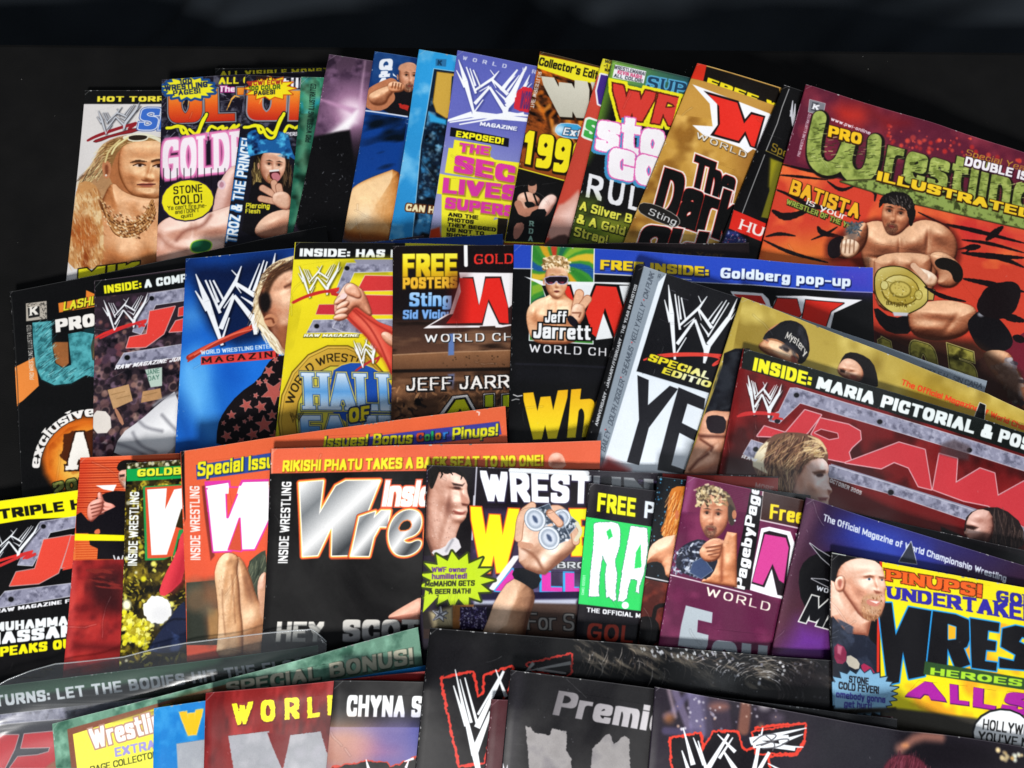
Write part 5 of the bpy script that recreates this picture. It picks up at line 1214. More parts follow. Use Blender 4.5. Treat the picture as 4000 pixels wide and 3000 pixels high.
for x, y, s in ((1520, 1000, 40), (1610, 1010, 38), (1545, 1080, 18), (1630, 1120, 55), (1560, 1180, 38), (1430, 1060, 28), (1460, 1140, 22), (1690, 920, 80), (1680, 1060, 30), (1400, 1190, 34), (1700, 1190, 36), (1510, 1100, 12), (1660, 790, 34), (1600, 860, 20), (1700, 720, 18), (1490, 1220, 22), (1760, 850, 40), (1380, 1110, 14), (1580, 940, 16), (1640, 850, 14), (1790, 1080, 44)): star(x, y, s, r.uniform(0, 72), '#b0544c')
patch('portrait', PP('1570,420 1600,250 1700,110 1830,80 1830,690 1740,690 1620,560'))

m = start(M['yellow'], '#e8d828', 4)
vgrad((0, '#e8dc28'), (.3, '#ecd820'), (1, '#f0e028'))
poly('1825,-5 2500,-5 2500,92 1815,100', '#0c0c0c', part='banner')
text('INSIDE: HAS E', (1848, 82), (2460, 90), (1852, 32), '#f0f4f4', wt=1.05, gap=.55, part='banner_lettering')
mottle('1700,150 1900,200 1800,700 1700,900', '#b8a818', 20, .4, seed=4)
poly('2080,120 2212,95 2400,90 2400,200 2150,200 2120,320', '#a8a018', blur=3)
metal('2140,125 2480,118 2480,172 2185,180 2120,320 2085,330 2075,290'); holes([(2142, 154)])
poly('1970,380 2160,378 2140,440 1950,438', '#c8303c', line='#e0b0a8', lw=.3, part='title')
metal('1935,475 2430,470 2480,470 2480,545 1895,552'); holes([(1955, 512)])
tile(5)
poly('200,200 420,205 420,290 150,295', '#d03838', line='#e8c8b8', lw=.4); poly('190,320 420,325 420,440 240,440', '#d03838', line='#e8c8b8', lw=.4); metal('0,520 30,470 420,475 420,545 180,555 60,545', 5)
poly('130,100 420,100 420,130 150,130', '#8c8ca0', blur=.3)
tile(4)
scratch((1910, 335), (2020, 318), (1845, 140), col='#f0f2f4', shade='#403c10', sh=(4, 5), rw=1.0, sc=1.2)
line('1812,365 1900,322 2000,295 2080,300 2040,310 2090,320', 1.8, '#c02c28', sm=2)
text('RAW MAGAZINE', (1874, 578), (2212, 578), (1880, 560), '#f8f8e8', wt=1.0, gap=.5, lay=[(.3, '#504c10', 0, .2, .2)], part='subtitle')
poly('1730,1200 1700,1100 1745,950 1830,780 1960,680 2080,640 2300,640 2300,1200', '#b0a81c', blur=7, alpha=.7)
# medallion, in the neighbour tile's coordinates
tile(5)
CX, CY = 30, 1100
ell(CX, CY, 370, 478, '#6c5410'); ell(CX, CY, 362, 470, ('d', '#e8c458', '#b88c28', '#d8ac40')); ell(CX, CY, 350, 458, '#8c6c1c'); ell(CX, CY, 346, 454, ('d', '#dcb444', '#b08424', '#e0b850'), part='medallion')
ell(CX, CY, 262, 350, '#5c4810'); ell(CX, CY, 256, 344, '#ccc040')
text('WORLD WRESTLING', (0, 0), (0, 0), (0, 0), '#201808', wt=.45, gap=1.0, warp=arc_warp(CX, CY, 285, -74, 48, 52, ry=370), part='medallion_lettering')
poly('-20,800 80,740 200,740 380,860 400,1100 0,1120', '#1c4ca8', sm=1, line='#d8b848', lw=.7)
scratch((185, 768), (250, 742), (128, 600), col='#f4f6fa', shade='#50400c', sh=(3, 4), rw=.8, sc=1.3, red='#b83030')
BG = ('v', '#dce8f4', '#5c9cd8', '#e0ecf8')
def hf(s, bl, br, tl, **k): text(s, bl, br, tl, BG, wt=.95, wy=.5, gap=.2, slab=True, lay=[(1.4, '#1c3468', 0, 0, 0), (1.0, '#e8d860', 0, 0, 0), (.5, '#345c9c', 0, 0, 0)], part='headline', **k)
hf('HALL', (-170, 1025), (420, 1035), (-180, 800)); hf('FAME', (-190, 1230), (420, 1230), (-200, 1065))
text('OF', (100, 1110), (228, 1090), (100, 1020), '#e8d020', wt=.9, slab=True, lay=[(.9, '#1c2c58', 0, 0, 0)], part='headline')
poly('-190,1040 360,1045 360,1065 -190,1065', '#1c50a0', alpha=.0)
tile(4); scratch((1808, 1108), (1845, 1105), (1790, 1040), col='#3c2c0c', red=None, part=None, sc=1.2)
tile(5)
# fist and cloth
poly('60,440 110,370 200,410 270,480 320,500 380,520 380,860 350,780 260,620 140,520', '#d84838', sm=1, part='red_cloth'); poly('100,430 200,460 280,540 340,680 370,760 250,600', '#f07860', blur=3, sm=1, alpha=.8); poly('80,470 200,540 300,700 360,820 280,640', '#9c2420', blur=2, sm=1, alpha=.6)
for q in ('110,400 220,500 300,640 360,800', '140,410 260,500 380,560', '90,450 200,560 300,700'): line(q, 1, '#a82c24', blur=.7, sm=2)
FT = ('#7c3c28', '#d89474', '#f8d0b8')
relief('290,560 330,540 400,590 400,660 330,620', [], FT, rr=4)
relief('10,360 40,310 70,260 100,240 160,268 195,300 245,430 235,455 190,425 140,385 100,440 50,484 20,465 8,420', [(170, 340, 50, 60, 20, .4)], FT, rr=5, part='fist')
for cx_, cy_, a_ in ((48, 350, -35), (62, 385, -30), (56, 422, -20), (48, 456, -10)): relief([(cx_ + 46 * math.cos(q_) * math.cos(R(a_)) - 21 * math.sin(q_) * math.sin(R(a_)), cy_ + 46 * math.cos(q_) * math.sin(R(a_)) + 21 * math.sin(q_) * math.cos(R(a_))) for q_ in [k_ * math.pi / 5 for k_ in range(10)]], [], FT, rr=2.2, edge=.5, sm=1)
relief('70,285 90,250 130,248 165,290 180,330 160,345 120,330 85,315', [], FT, rr=2.6, edge=.5); ell(64, 322, 20, 14, '#f4d0c8', ang=-30)
tile(4); ell(2120, 330, 24, 14, '#f4d8d4', ang=-30)
m.wear = 1.4

m = start(M['posters'], '#140e0e', 5)
vgrad((0, '#120c0e'), (.22, '#140e10'), (.3, '#3c2418'), (.5, '#5c3c28'), (1, '#38241a'))
poly('370,480 1120,470 1120,660 370,690', ('v', '#2c1c18', '#5c3c2c')); mottle('370,490 1120,470 1120,1100 370,1100', '#8c6448', 9, .7, seed=3, stretch=(3, .6)); mottle('370,490 1120,470 1120,1100 370,1100', '#140c08', 8, .8, seed=6, stretch=(2.5, .7))
poly('370,690 1120,660 1120,780 370,790', ('v', '#8c6040', '#5c3c28')); line('370,690 740,672 1120,660', .7, '#a88060'); line('370,790 1120,775', 2, '#140c08', blur=.6)
specks('640,700 1090,690 1090,770 640,775', 24, ['#3c2818'], .35, .5)
poly('715,560 750,556 748,690 712,692', '#5c78b0', blur=.5); poly('712,810 750,806 745,900 708,900', '#6c80b8', blur=1, alpha=.8)
poly('370,870 1100,860 1100,1100 370,1100', '#4c3020', alpha=.6, blur=3); mottle('370,870 1100,860 1100,1100 370,1100', '#7c5438', 7, 1, seed=9, octs=4); specks('380,880 1100,870 1100,1080 380,1090', 70, ['#8c6040', '#201410', '#a87850'], .3, .8, ln=4); poly('500,960 540,955 545,1000 515,1005', '#0c0808', sm=1)
line('820,12 822,135', 2.2, '#f0f0f0'); text('GOLDB', (872, 130), (1180, 124), (872, 68), '#e03028', wt=.5, slab=True, gap=1.0, rough=.2)
text('FREE', (432, 208), (768, 204), (432, 66), ('v', '#f4ec48', '#e8d020', '#d0a018'), wt=1.0, wy=.75, gap=.35, lay=[(.4, '#6c5808', 0, .3, .2)]); text('POSTERS', (432, 282), (768, 276), (432, 212), '#e8b430', wt=1.0, wy=.7, gap=.35, lay=[(.3, '#5c4008', 0, .3, .2)], part='headline')
text('Sting', (472, 390), (732, 388), (474, 304), ('v', '#a8d0f4', '#6ca8e8'), wt=.95, gap=.35, lay=[(.3, '#18304c', 0, .2, .2)]); text('Sid Vicious', (432, 468), (772, 464), (434, 412), '#78a8e4', wt=.9, gap=.4, lay=[(.3, '#18304c', 0, .2, .2)])
poly('780,180 1300,185 1300,280 800,330', '#ece8ea'); poly('790,212 1300,215 1300,500 560,525 700,500', '#f0ecee')
poly('560,525 700,440 790,420 800,200 830,190 1300,190 1300,470 1040,520 1005,520 960,390 905,520', '#f0ecee')
poly('600,508 720,440 800,430 800,210 868,208 905,395 940,205 1040,205 1085,400 1300,200 1300,480 1050,505 1025,500 960,365 925,508', '#1c0808', alpha=.9); poly('700,495 740,445 790,300 780,215 862,218 902,385 945,218 1030,215 1080,385 1085,495 1030,490 962,345 920,492', '#e02820', part='title')
poly('700,495 740,200 820,200 800,495', '#4c1010', blur=6, alpha=.7)
text('WORLD CH', (568, 612), (1110, 602), (568, 562), '#f0f0f0', wt=.42, gap=1.9, lay=[(.2, '#101010', .2, .3, .2)], part='subtitle')
text('JEFF JARR', (455, 912), (1090, 892), (455, 832), '#f0ece8', wt=.48, slab=True, gap=1.2, rough=.2, lay=[(.8, '#100c0c', .3, .4, .4)])
def aut(L): poly(L, '#e8e8e8', line='#0c0c0c', lw=.5); 
poly('640,1080 740,945 830,935 900,1060', '#e8e4e0', line='#181010', lw=.6); poly('665,1080 750,960 820,950 880,1060', '#0c0c0c'); poly('690,1070 760,968 812,962 860,1055 810,1060 785,1020 760,1062', '#d8d818', part='headline')
for x in (940, 1050): poly([(x - 10, 930), (x + 60, 925), (x + 60, 1010), (x - 10, 1010)], '#e8e4e0', line='#181010', lw=.5); poly([(x, 940), (x + 50, 935), (x + 50, 1010), (x, 1010)], '#b8c818', line='#0c0c0c', lw=.6)
tile(3); text('the Year', (40, 1580), (360, 1592), (42, 1548), '#806830', wt=.5, slab=True, gap=1.4, part='caption', blur=.5); poly('-100,1500 520,1490 520,1600 -100,1590', '#241a1c', alpha=.5, blur=3)

m = start(M['jarrett'], '#0b0b0d', 5)
poly('1110,-10 1240,-10 1235,158 1115,155', '#2444b4'); poly('1618,20 2212,60 2212,222 1615,185', '#2444b4'); tile(6); poly('-20,60 1290,140 1285,302 -20,225', '#2848bc', part='banner'); line('-20,228 600,262 1285,304', .5, '#d0d4e8')
poly('1020,130 1290,140 1285,302 1100,290', '#4c3cb8', blur=8, alpha=.7)
tile(5)
poly('1230,10 1614,35 1608,620 1210,600', '#3c8c30', part='swirl_picture')
for k in range(14):
    a0 = k / 14 * 2 * math.pi; L = []
    for j in range(9):
        rr_ = 30 + j * 52; a = a0 + j * .13; L.append((1400 + rr_ * math.cos(a), 150 + rr_ * .95 * math.sin(a)))
    for j in range(8, -1, -1):
        rr_ = 30 + j * 52; a = a0 + j * .13 + .3; L.append((1400 + rr_ * math.cos(a), 150 + rr_ * .95 * math.sin(a)))
    L = [(min(max(x, 1228), 1612), min(max(y, 8), 600)) for x, y in L]
    poly(L, ('#2c7c2c', '#e0a020', '#c83020', '#1c5c4c', '#88b030', '#e8b830', '#184c9c')[k % 7], blur=.8, alpha=.9)
line('1232,0 1222,240 1212,600 1606,622 1610,300 1614,30', .6, '#e8ecf0'); line('1235,158 1112,156', .5, '#c8ccd8'); line('1614,188 2212,225', .6, '#e8ecf0')
poly('1180,205 1300,235 1900,245 1880,330 1770,580 1600,600 1500,560 1420,560 1330,400 1290,260', '#eceff2')
poly('1200,212 1320,250 1470,252 1500,420 1610,255 1800,262 1850,420 1840,300 1900,260 1790,560 1700,600 1660,430 1610,560 1300,560', '#eceff2', alpha=.0)
poly('1290,262 1470,255 1530,470 1610,262 1618,248 1828,258 1850,400 1770,580 1765,605 1735,605 1670,430 1620,602 1420,590', '#0c0c0c'); poly('1320,270 1460,265 1530,490 1460,580 1430,560 1360,380', '#e03024'); poly('1625,262 1750,270 1795,420 1735,600 1735,560 1680,400 1625,580 1600,560 1560,430', '#e03024', part='title')
poly('1470,240 1610,245 1545,400', '#f0f0f4', alpha=0); poly('1488,255 1600,262 1548,400 1535,390', '#e8ecf0'); poly('1768,262 1870,262 1800,390', '#e8ecf0'); poly('1672,410 1655,440 1625,585 1690,590 1735,600', '#e8ecf0', alpha=0)
tile(6); poly('400,296 600,310 640,350 660,400 680,325 860,325 1215,350 1040,430 1010,560 900,540 640,420 420,330', '#f0f0f4'); poly('420,315 590,325 620,380 450,340', '#c02820'); poly('690,340 810,345 838,440 800,480 660,410', '#c82c24', line='#1c0c0c', lw=.5); poly('865,350 1100,370 1020,420 985,525 940,510 840,480', '#d82c20', line='#1c0c0c', lw=.5); poly('630,320 690,330 650,395', '#0c0c0c'); poly('815,345 860,350 838,440', '#f0f0f4')
tile(5)
# man with sunglasses
relief('1225,600 1192,480 1200,400 1250,350 1335,325 1350,290 1430,290 1440,330 1500,365 1530,440 1530,620 1300,625', [(1310, 450, 70, 50, 5, .8), (1450, 450, 60, 50, -5, .8), (1232, 420, 34, 50, 10, .8), (1385, 470, 8, 70, 0, -1), (1390, 350, 60, 16, 0, -.6), (1270, 500, 10, 60, -10, -.6)], ('#7c4024', '#d89468', '#fcd4ac'), rr=5, spec=.35)
f = face(1380, 235, 76, 104, ang=2, skin='#d49870', dark='#94583c', light='#f0c8a4', turn=0.05, brow='#a88040', ear=True)
poly('1296,170 1295,110 1330,80 1380,72 1440,85 1460,130 1456,190 1440,160 1400,140 1340,145 1310,170', '#dcb480', sm=1); specks('1296,170 1300,95 1380,75 1455,100 1458,180 1420,145 1330,145', 160, ['#f4dcb4', '#a07c4c', '#fff0d0', '#78582c'], .3, .6, ln=1.4)
poly('1306,208 1440,205 1452,218 1440,250 1395,252 1382,228 1360,252 1320,250', '#1c1018', sm=1, line='#b8b0d0', lw=.5, part='sunglasses'); poly('1325,240 1360,242 1350,252', '#8c3040', blur=.4); poly('1395,240 1430,238 1420,250', '#8c3040', blur=.4)
line('1500,400 1522,312', 5.6, '#b07050'); line('1500,400 1522,312', 4.6, '#e8b490'); line('1530,400 1572,345', 5.2, '#b07050'); line('1530,400 1572,345', 4.2, '#e8b490'); relief('1475,400 1500,370 1550,385 1562,430 1535,492 1490,502 1470,450', [], ('#8c5038', '#e0a884', '#fcd8bc'), rr=3); line('1480,430 1530,430 1520,455', .9, '#8c5038', blur=.5); poly('1440,460 1470,440 1520,490 1510,520 1470,510', '#18141c', sm=1)
WJ = [(.9, '#0c0c0c', 0, 0, 0)]
text('Jeff', (1308, 490), (1440, 490), (1312, 420), '#f4f6f8', wt=.85, gap=.4, lay=WJ, part='name_lettering'); text('Jarrett', (1236, 586), (1590, 598), (1240, 492), '#f4f6f8', wt=.85, gap=.3, lay=WJ, part='name_lettering')
text('WORLD CHAM', (1212, 672), (1830, 706), (1214, 622), '#f0f0f4', wt=.42, gap=1.9, part='subtitle')
text('FREE INSIDE:', (1650, 162), (2320, 205), (1652, 102), '#e8c820', wt=.95, wy=.75, gap=.5, lay=[(.4, '#1c2050', .4, .5, .3)], part='banner_lettering')
tile(6); text('Goldberg pop-up', (336, 215), (1140, 268), (340, 150), '#e0ecf8', wt=.88, gap=.6, lay=[(.4, '#101c58', .4, .5, .3)], part='banner_lettering')
tile(5)
line('1130,745 1400,752 1750,770', 1.2, '#1c1c24', blur=.6); poly('1120,755 1740,775 1700,860 1120,850', '#14141a', alpha=.6, blur=4)
text('Wh', (1190, 1215), (1590, 1195), (1175, 925), ('v', '#f0b418', '#f8d020', '#f4e020'), wt=1.1, wy=.9, gap=.25, tr=(1640, 890))
m.wear = 5; line('1115,935 1140,945 1168,940', .6, '#d8d8d8'); line('1105,970 1130,962 1150,965', .5, '#b8b8b8')

m = start(M['silver'], '#dfe8f2', 5)
poly('1880,120 2070,180 2060,300 1740,1420 1590,1400 1600,1300', '#8c98a4')
tile(6); poly('-40,150 500,330 2000,850 1990,930 600,400 -60,260', '#84909c', part='banner'); text('ORTON * JOHN CENA * TRIPLE H * SIN CARA', (1150, 668), (1950, 900), (1160, 636), '#343c48', wt=.3, slab=True, gap=.7, part='banner_lettering')
tile(5)
text('BAILEY * DOLPH ZIGGLER * SHEAMUS * KELLY KELLY * CM PUNK', (1680, 1290), (1985, 190), (1652, 1270), '#343c48', wt=.38, slab=True, gap=.7, part='spine_lettering'); text('R-T', (2004, 214), (2050, 222), (2010, 190), '#343c48', wt=.4, part=None)
for x, y in ((1919, 350), (1845, 612), (1778, 828), (1682, 1150)): ell(x, y, 4, 4, '#d83030')
poly('2010,240 2065,180 1755,1440 1650,1420', '#e4ecf4'); poly('2062,180 2500,340 2300,900 1875,790', '#14141a')
poly('1870,795 2300,930 2300,1500 1680,1430 1700,1300', '#e6eef6')
tile(6); poly('10,182 470,340 270,925 -179,790', '#121216', part='logo_panel')
for q in ('100,340 140,352', '35,290 60,300'): line(q, .5, '#3c3c44')
k_ = lambda x, y: ((2250 + x * .33159 - 2600) / .63291, (950 + y * .33159 - 950) / .63291)
scratch(k_(1155, 1360), k_(1515, 1410), k_(1088, 490), col='#f2f6fa', rw=1.0)
for L_ in SCL: line([k_(*q_) for q_ in L_], .8, '#e04438', sm=2)
cr = lambda x, y: k_(x, y)
text('SPECIAL', cr(840, 1380), cr(1560, 1605), cr(880, 1300), ('h', '#e8d820', '#f0e030', '#f4f8e0'), wt=.9, wy=.6, gap=.5, rough=.1, lay=[(.4, '#101010', 0, 0, 0)]); text('EDITION', cr(1005, 1530), cr(1700, 1745), cr(1040, 1460), ('h', '#e8d820', '#f4f8e0', '#e8d820'), wt=.9, wy=.6, gap=.5, lay=[(.4, '#101010', 0, 0, 0)])
tile(5)
poly('1880,815 1950,845 1945,1000 2080,880 2130,900 1950,1140 1890,1370 1815,1350 1890,1090', '#1c1c22', part='headline')
tile(6); poly('80,890 245,960 235,1030 135,990 100,1110 200,1160 180,1220 85,1170 35,1370 150,1410 140,1430 -50,1400 -40,1330 20,1100', '#1c1c22', part='headline')
tile(5); poly('2130,900 2212,930 2212,1300 2100,1410 2010,1390 2080,1150', '#1c1c22', alpha=0)
poly('1630,1390 1700,1330 1830,1400 1800,1420 1640,1420', '#a83030', blur=3)
tile(5)
# black printed spine
for (x0, y0, x1, y1) in ((1905, 135, 1575, 1290),):
    poly([(x0 - 60, y0 - 15), (x0 + 18, y0 - 5), (x1 + 35, y1), (x1 - 60, y1)], '#121214'); text('ANNIVERSARY * JANUARY/FEBRUARY * THE YEAR IN PHOTOS', (1634, 1130), (1880, 260), (1616, 1122), '#d0d4d8', wt=.75, gap=.6, part='spine_lettering', plabel='worn black spine with white lettering')
m.wear = 4

m = start(M['mystery'], '#b8a044', 6)
vgrad((0, '#b49c44'), (.3, '#c8b050'), (1, '#a08838'))
mottle('480,340 2300,1000 2300,1400 370,900', '#e8d478', 26, .9, seed=3); mottle('480,340 2300,1000 2300,1300 370,900', '#8c7428', 22, .8, seed=5); poly('1500,830 2300,1150 2300,1400 1500,1000', '#b88c1c', blur=10, alpha=.6)
text('The Official Magazine of World Championship', (1452, 872), (2420, 1228), (1462, 838), '#e83c20', wt=.6, gap=.45, part='subtitle')
poly('1900,1090 1940,985 1975,1000 1965,1110', '#0c0c0c', line='#e8e8e8', lw=.4)
poly('590,640 610,560 660,510 760,470 850,500 890,600 885,680 840,745 780,740 600,670', '#c08058', sm=1)
relief('560,650 600,596 680,600 760,640 812,690 818,745 760,752 690,720', [(720, 630, 50, 14, 25, .7), (745, 655, 28, 14, 20, -.8), (800, 710, 20, 26, 0, .9), (690, 690, 60, 30, 20, .6), (640, 620, 20, 24, 0, .4)], ('#5c2c18', '#c88860', '#f4c8a0'), rr=6, lx=.2); poly('720,640 765,650 760,672 735,664', '#2c1810', blur=.6, sm=1); poly('770,690 810,700 815,740 780,735', '#9c4c3c', blur=.8, sm=1); ell(625, 600, 14, 20, '#d89470')
poly('595,600 620,550 670,520 720,480 790,475 860,515 885,600 890,680 850,745 810,740 830,700 780,650 700,595 640,585', '#101014', sm=1, part='beanie', plabel='black knitted beanie'); mottle('600,590 700,490 860,510 885,700 840,730', '#2c2c34', 6, .8, seed=3)
text('Mystery', (0, 0), (0, 0), (0, 0), '#d8d4cc', wt=.55, slab=True, gap=.3, warp=lambda u, v: (735 + 140 * u + 18 * v - 15 * u * u, 588 + 30 * u + 85 * u * u - 42 * v), part='beanie_lettering')
poly('1060,800 1080,720 1120,670 1200,680 1280,730 1310,830 1310,900 1200,870', '#140f10', sm=1); relief('1055,805 1072,740 1115,705 1180,725 1225,790 1215,850 1150,855', [(1095, 770, 24, 8, 10, .7), (1150, 780, 24, 8, 10, .7), (1095, 786, 18, 9, 5, -.9), (1148, 796, 18, 9, 5, -.9), (1110, 815, 14, 24, 0, .9), (1170, 820, 24, 20, 0, .5)], ('#5c2c20', '#c08464', '#ecbca0'), rr=5, lx=-.3); poly('1075,775 1110,785 1105,800 1080,795', '#301810', blur=.6); poly('1140,810 1180,820 1170,840 1140,835', '#8c3c30', blur=1)
poly('360,680 430,650 520,650 500,700 480,1000 370,1070 240,1060 290,930 350,760', '#14141a', sm=0); mottle('360,680 500,660 480,1000 240,1050', '#2c3038', 9, .8, seed=6)
relief('230,1060 280,1030 370,1040 440,1040 420,1200 400,1460 80,1460 140,1330 200,1200', [(320, 1260, 90, 50, 10, .7), (280, 1360, 90, 60, -20, .6), (260, 1290, 12, 80, 50, -.9), (220, 1120, 30, 60, 0, .6)], ('#5c281a', '#b87050', '#e4a888'), rr=10, ly=-.4, lx=-.5); poly('245,1075 300,1058 375,1075 370,1165 330,1178 260,1165', '#241c22', sm=1, part='wristband'); poly('200,1180 380,1190 380,1200 210,1200', '#4c2018', blur=1.5); line('215,1210 290,1260 280,1280', 1.2, '#6c3424', blur=1); line('150,1400 200,1340 260,1300', 1.5, '#6c3424', blur=1.2)

m = start(M['maria'], '#6c1414', 6)
vgrad((0, '#701618'), (.5, '#681414'), (1, '#501010'))
mottle('480,780 2300,1300 2300,1659 330,1420', '#8c2020', 20, .8, seed=4); mottle('480,780 2300,1300 2300,1659 330,1420', '#380a0a', 18, .9, seed=8)
poly('350,1000 410,790 440,790 380,1200 350,1430 310,1430', '#8c3030', blur=2, alpha=.7)
poly('480,650 2300,1185 2300,1330 470,772', '#0c1210', part='banner'); text('INSIDE:', (535, 785), (895, 885), (550, 704), '#f0ec20', wt=1.1, wy=.75, gap=.5, part='banner_lettering'); text('MARIA PICTORIAL & POSTER', (925, 895), (2470, 1350), (945, 822), '#e8f0f0', wt=1.1, wy=.72, gap=.5, part='banner_lettering', tr=(2490, 1268))
metal('770,895 810,895 2300,1350 2300,1430 830,985 700,1110 640,1095 650,1060 700,1040'); holes([(808, 938), (1322, 1102), (1875, 1277)], 16); ell(690, 1098, 18, 14, '#14141a')
poly('1020,1360 1500,1510 2300,1760 2300,1850 1380,1540 1010,1440', '#8e8ea4'); metal('1010,1370 1400,1490 2300,1780 2300,1860 1380,1545 1000,1440', 4); holes([(1390, 1538)], 18)
metal('530,1215 640,1250 560,1350 480,1300'); holes([(557, 1272)], 16)
RL = dict(line='#e0a8b0', lw=.6)
poly('610,1130 740,1170 860,1030 960,1060 880,1165 840,1200 565,1190', '#c83840', **RL, part='title')
poly('955,1080 1130,1120 1200,1160 1205,1210 1150,1260 1130,1290 1150,1360 1000,1330 960,1240 900,1180', '#c83840', **RL); poly('960,1150 1060,1175 1065,1200 1010,1210 920,1170', '#701618', line='#e0a8b0', lw=.5)
poly('1110,1355 1440,1230 1600,1275 1640,1520 1560,1500 1500,1385 1410,1350 1330,1390', '#c83840', **RL, part='title'); poly('1430,1355 1500,1380 1490,1400 1440,1390', '#701618', alpha=.0)
poly('1690,1300 1800,1330 1790,1480 1940,1390 2030,1420 2050,1560 2212,1470 2300,1500 2300,1800 1990,1620 1840,1590 1650,1520', '#c83840', **RL, part='title')
poly('1700,1240 1780,1210 1880,1250 1870,1340 1800,1330 1690,1300', '#48383c', blur=1.5, alpha=.7)
poly('530,1350 600,1230 700,1165 860,1170 960,1210 1005,1290 1000,1360 980,1400 900,1420 830,1500 800,1620 720,1640 640,1560 560,1430', '#6c4c3c', sm=1); 
mottle('560,1400 620,1250 760,1170 940,1210 990,1300 880,1360 820,1480 760,1600 660,1500', '#2c1a12', 3, .9, seed=4, stretch=(.5, 2), ang=15)
hairs('560,1400 620,1250 760,1170 940,1210 990,1300 880,1360 820,1480 760,1600 660,1500', 420, ['#3c241c', '#6c4838', '#8c6450', '#2c1a14', '#5c3c30', '#b89070'], .15, .32, ln=8, ang=100)
for q in ('640,1240 700,1200 800,1200 880,1260',) if False else ('700,1220 780,1260 800,1340 770,1440', '800,1215 860,1270 850,1340', '640,1290 690,1380 700,1480', '740,1330 740,1430 700,1540') if True else ('640,1240 700,1200 800,1200 880,1260', '620,1330 680,1280 760,1290 800,1360', '660,1420 720,1380 780,1400 800,1480', '700,1520 740,1470 790,1500', '620,1280 720,1230 820,1240', '760,1330 840,1290 900,1320 940,1290'): line(q, 1.6, '#2c1812', sm=2, blur=1.2, taper=True, alpha=.6)
for q in ('850,1230 920,1215 975,1250 995,1300', '880,1190 950,1215 990,1270', '820,1300 880,1270 950,1280'): line(q, 1.6, '#e8c898', sm=2, blur=.5, taper=True)
poly('525,1370 570,1270 640,1210 620,1290 600,1370 640,1430 580,1400', '#ece0c0', sm=1, blur=.5); hairs('600,1240 760,1170 960,1210 1000,1300 900,1340 800,1400 720,1380', 170, ['#c8a070', '#a07850', '#e8cc98', '#7c5840'], .1, .22, ln=8, ang=125, alpha=.8)
hairs('560,1400 700,1300 800,1400 860,1520 780,1659 700,1659 620,1520', 200, ['#b08860', '#8c6444', '#d8b888', '#5c4030'], .1, .22, ln=9, ang=75, alpha=.8)
hairs('860,1235 960,1215 1000,1290 985,1320 900,1300', 50, ['#f0d8a8', '#d8b478'], ln=5, ang=150)
relief('870,1350 960,1320 1000,1355 1008,1400 1000,1425 1012,1455 1008,1490 1034,1530 1010,1552 1012,1575 1004,1590 1006,1615 985,1640 930,1690 780,1690 770,1560 820,1440', [(965, 1400, 36, 14, 10, .7), (955, 1435, 26, 14, 0, -.8), (925, 1500, 50, 45, 0, .7), (1000, 1500, 16, 40, -20, .5), (985, 1590, 22, 9, 0, .7), (975, 1625, 30, 20, 0, .6), (860, 1480, 40, 70, 0, -.3)], ('#6c3c30', '#dca890', '#fbe0d8'), rr=6, lx=.3, ly=-.6, part='profile_portrait', plabel='long-haired man in profile looking right', sm=1)
poly('905,1412 985,1400 985,1418 920,1430', '#6c4434', blur=.8); poly('925,1425 970,1418 975,1440 935,1445', '#4c2c28', blur=.6, sm=1); poly('1000,1520 1025,1530 1005,1550', '#8c4c3c', blur=.8); poly('780,1520 860,1520 970,1590 960,1659 770,1659', '#5c3c30', blur=5, sm=1, alpha=.8); poly('800,1440 850,1430 860,1520 820,1560', '#c48c74', blur=2, sm=1); poly('940,1570 1000,1570 990,1590 950,1590', '#7c3434', blur=.8)
tile(9)
poly('1860,90 1960,50 2080,50 2212,160 2212,320 1960,330 1850,240 1840,180', '#241c1c', sm=1); hairs('1960,60 2080,50 2212,170 2212,400 2060,400 2000,200', 200, ['#4c3c38', '#1c1414', '#5c4840'], ln=9, ang=80)
relief('1852,150 1880,88 1940,56 2015,80 2030,200 1970,310 1900,300 1866,262 1860,235 1838,210 1856,185', [(1900, 160, 36, 10, 12, .8), (1890, 180, 24, 12, 5, -.9), (1935, 210, 36, 34, 0, .6), (1930, 110, 50, 26, 10, .4)], ('#3c1c18', '#b88070', '#e8bcae'), rr=6, lx=-.5, part='dark_haired_portrait', sm=1); poly('1850,155 1930,175 1900,190 1855,180', '#2c1814', blur=.7); poly('1870,240 1990,220 1960,320 1900,300', '#3c2420', blur=3, sm=1); poly('1840,200 1860,195 1856,215', '#cc9480', blur=.5)
poly('1700,170 1860,240 1880,320 1700,260', '#0c0c0c', blur=1)
tile(6); text('RAW', (466, 1325), (560, 1352), (474, 1306), '#f0f0f0', wt=1, part=None); text('OCTOBER 2005', (1010, 1475), (1205, 1555), (1018, 1450), '#e8e8e8', wt=.9, gap=.6, part='subtitle')
scratch((545, 1060), (637, 1078), (508, 815), col='#e8eef2', shade='#200808', sh=(5, 8), sc=1.3, rw=1.1, red='#c83030')
line('445,1068 560,1050 700,1060 660,1075 720,1085', 1.2, '#c83030', sm=2)
m.wear = 2.5
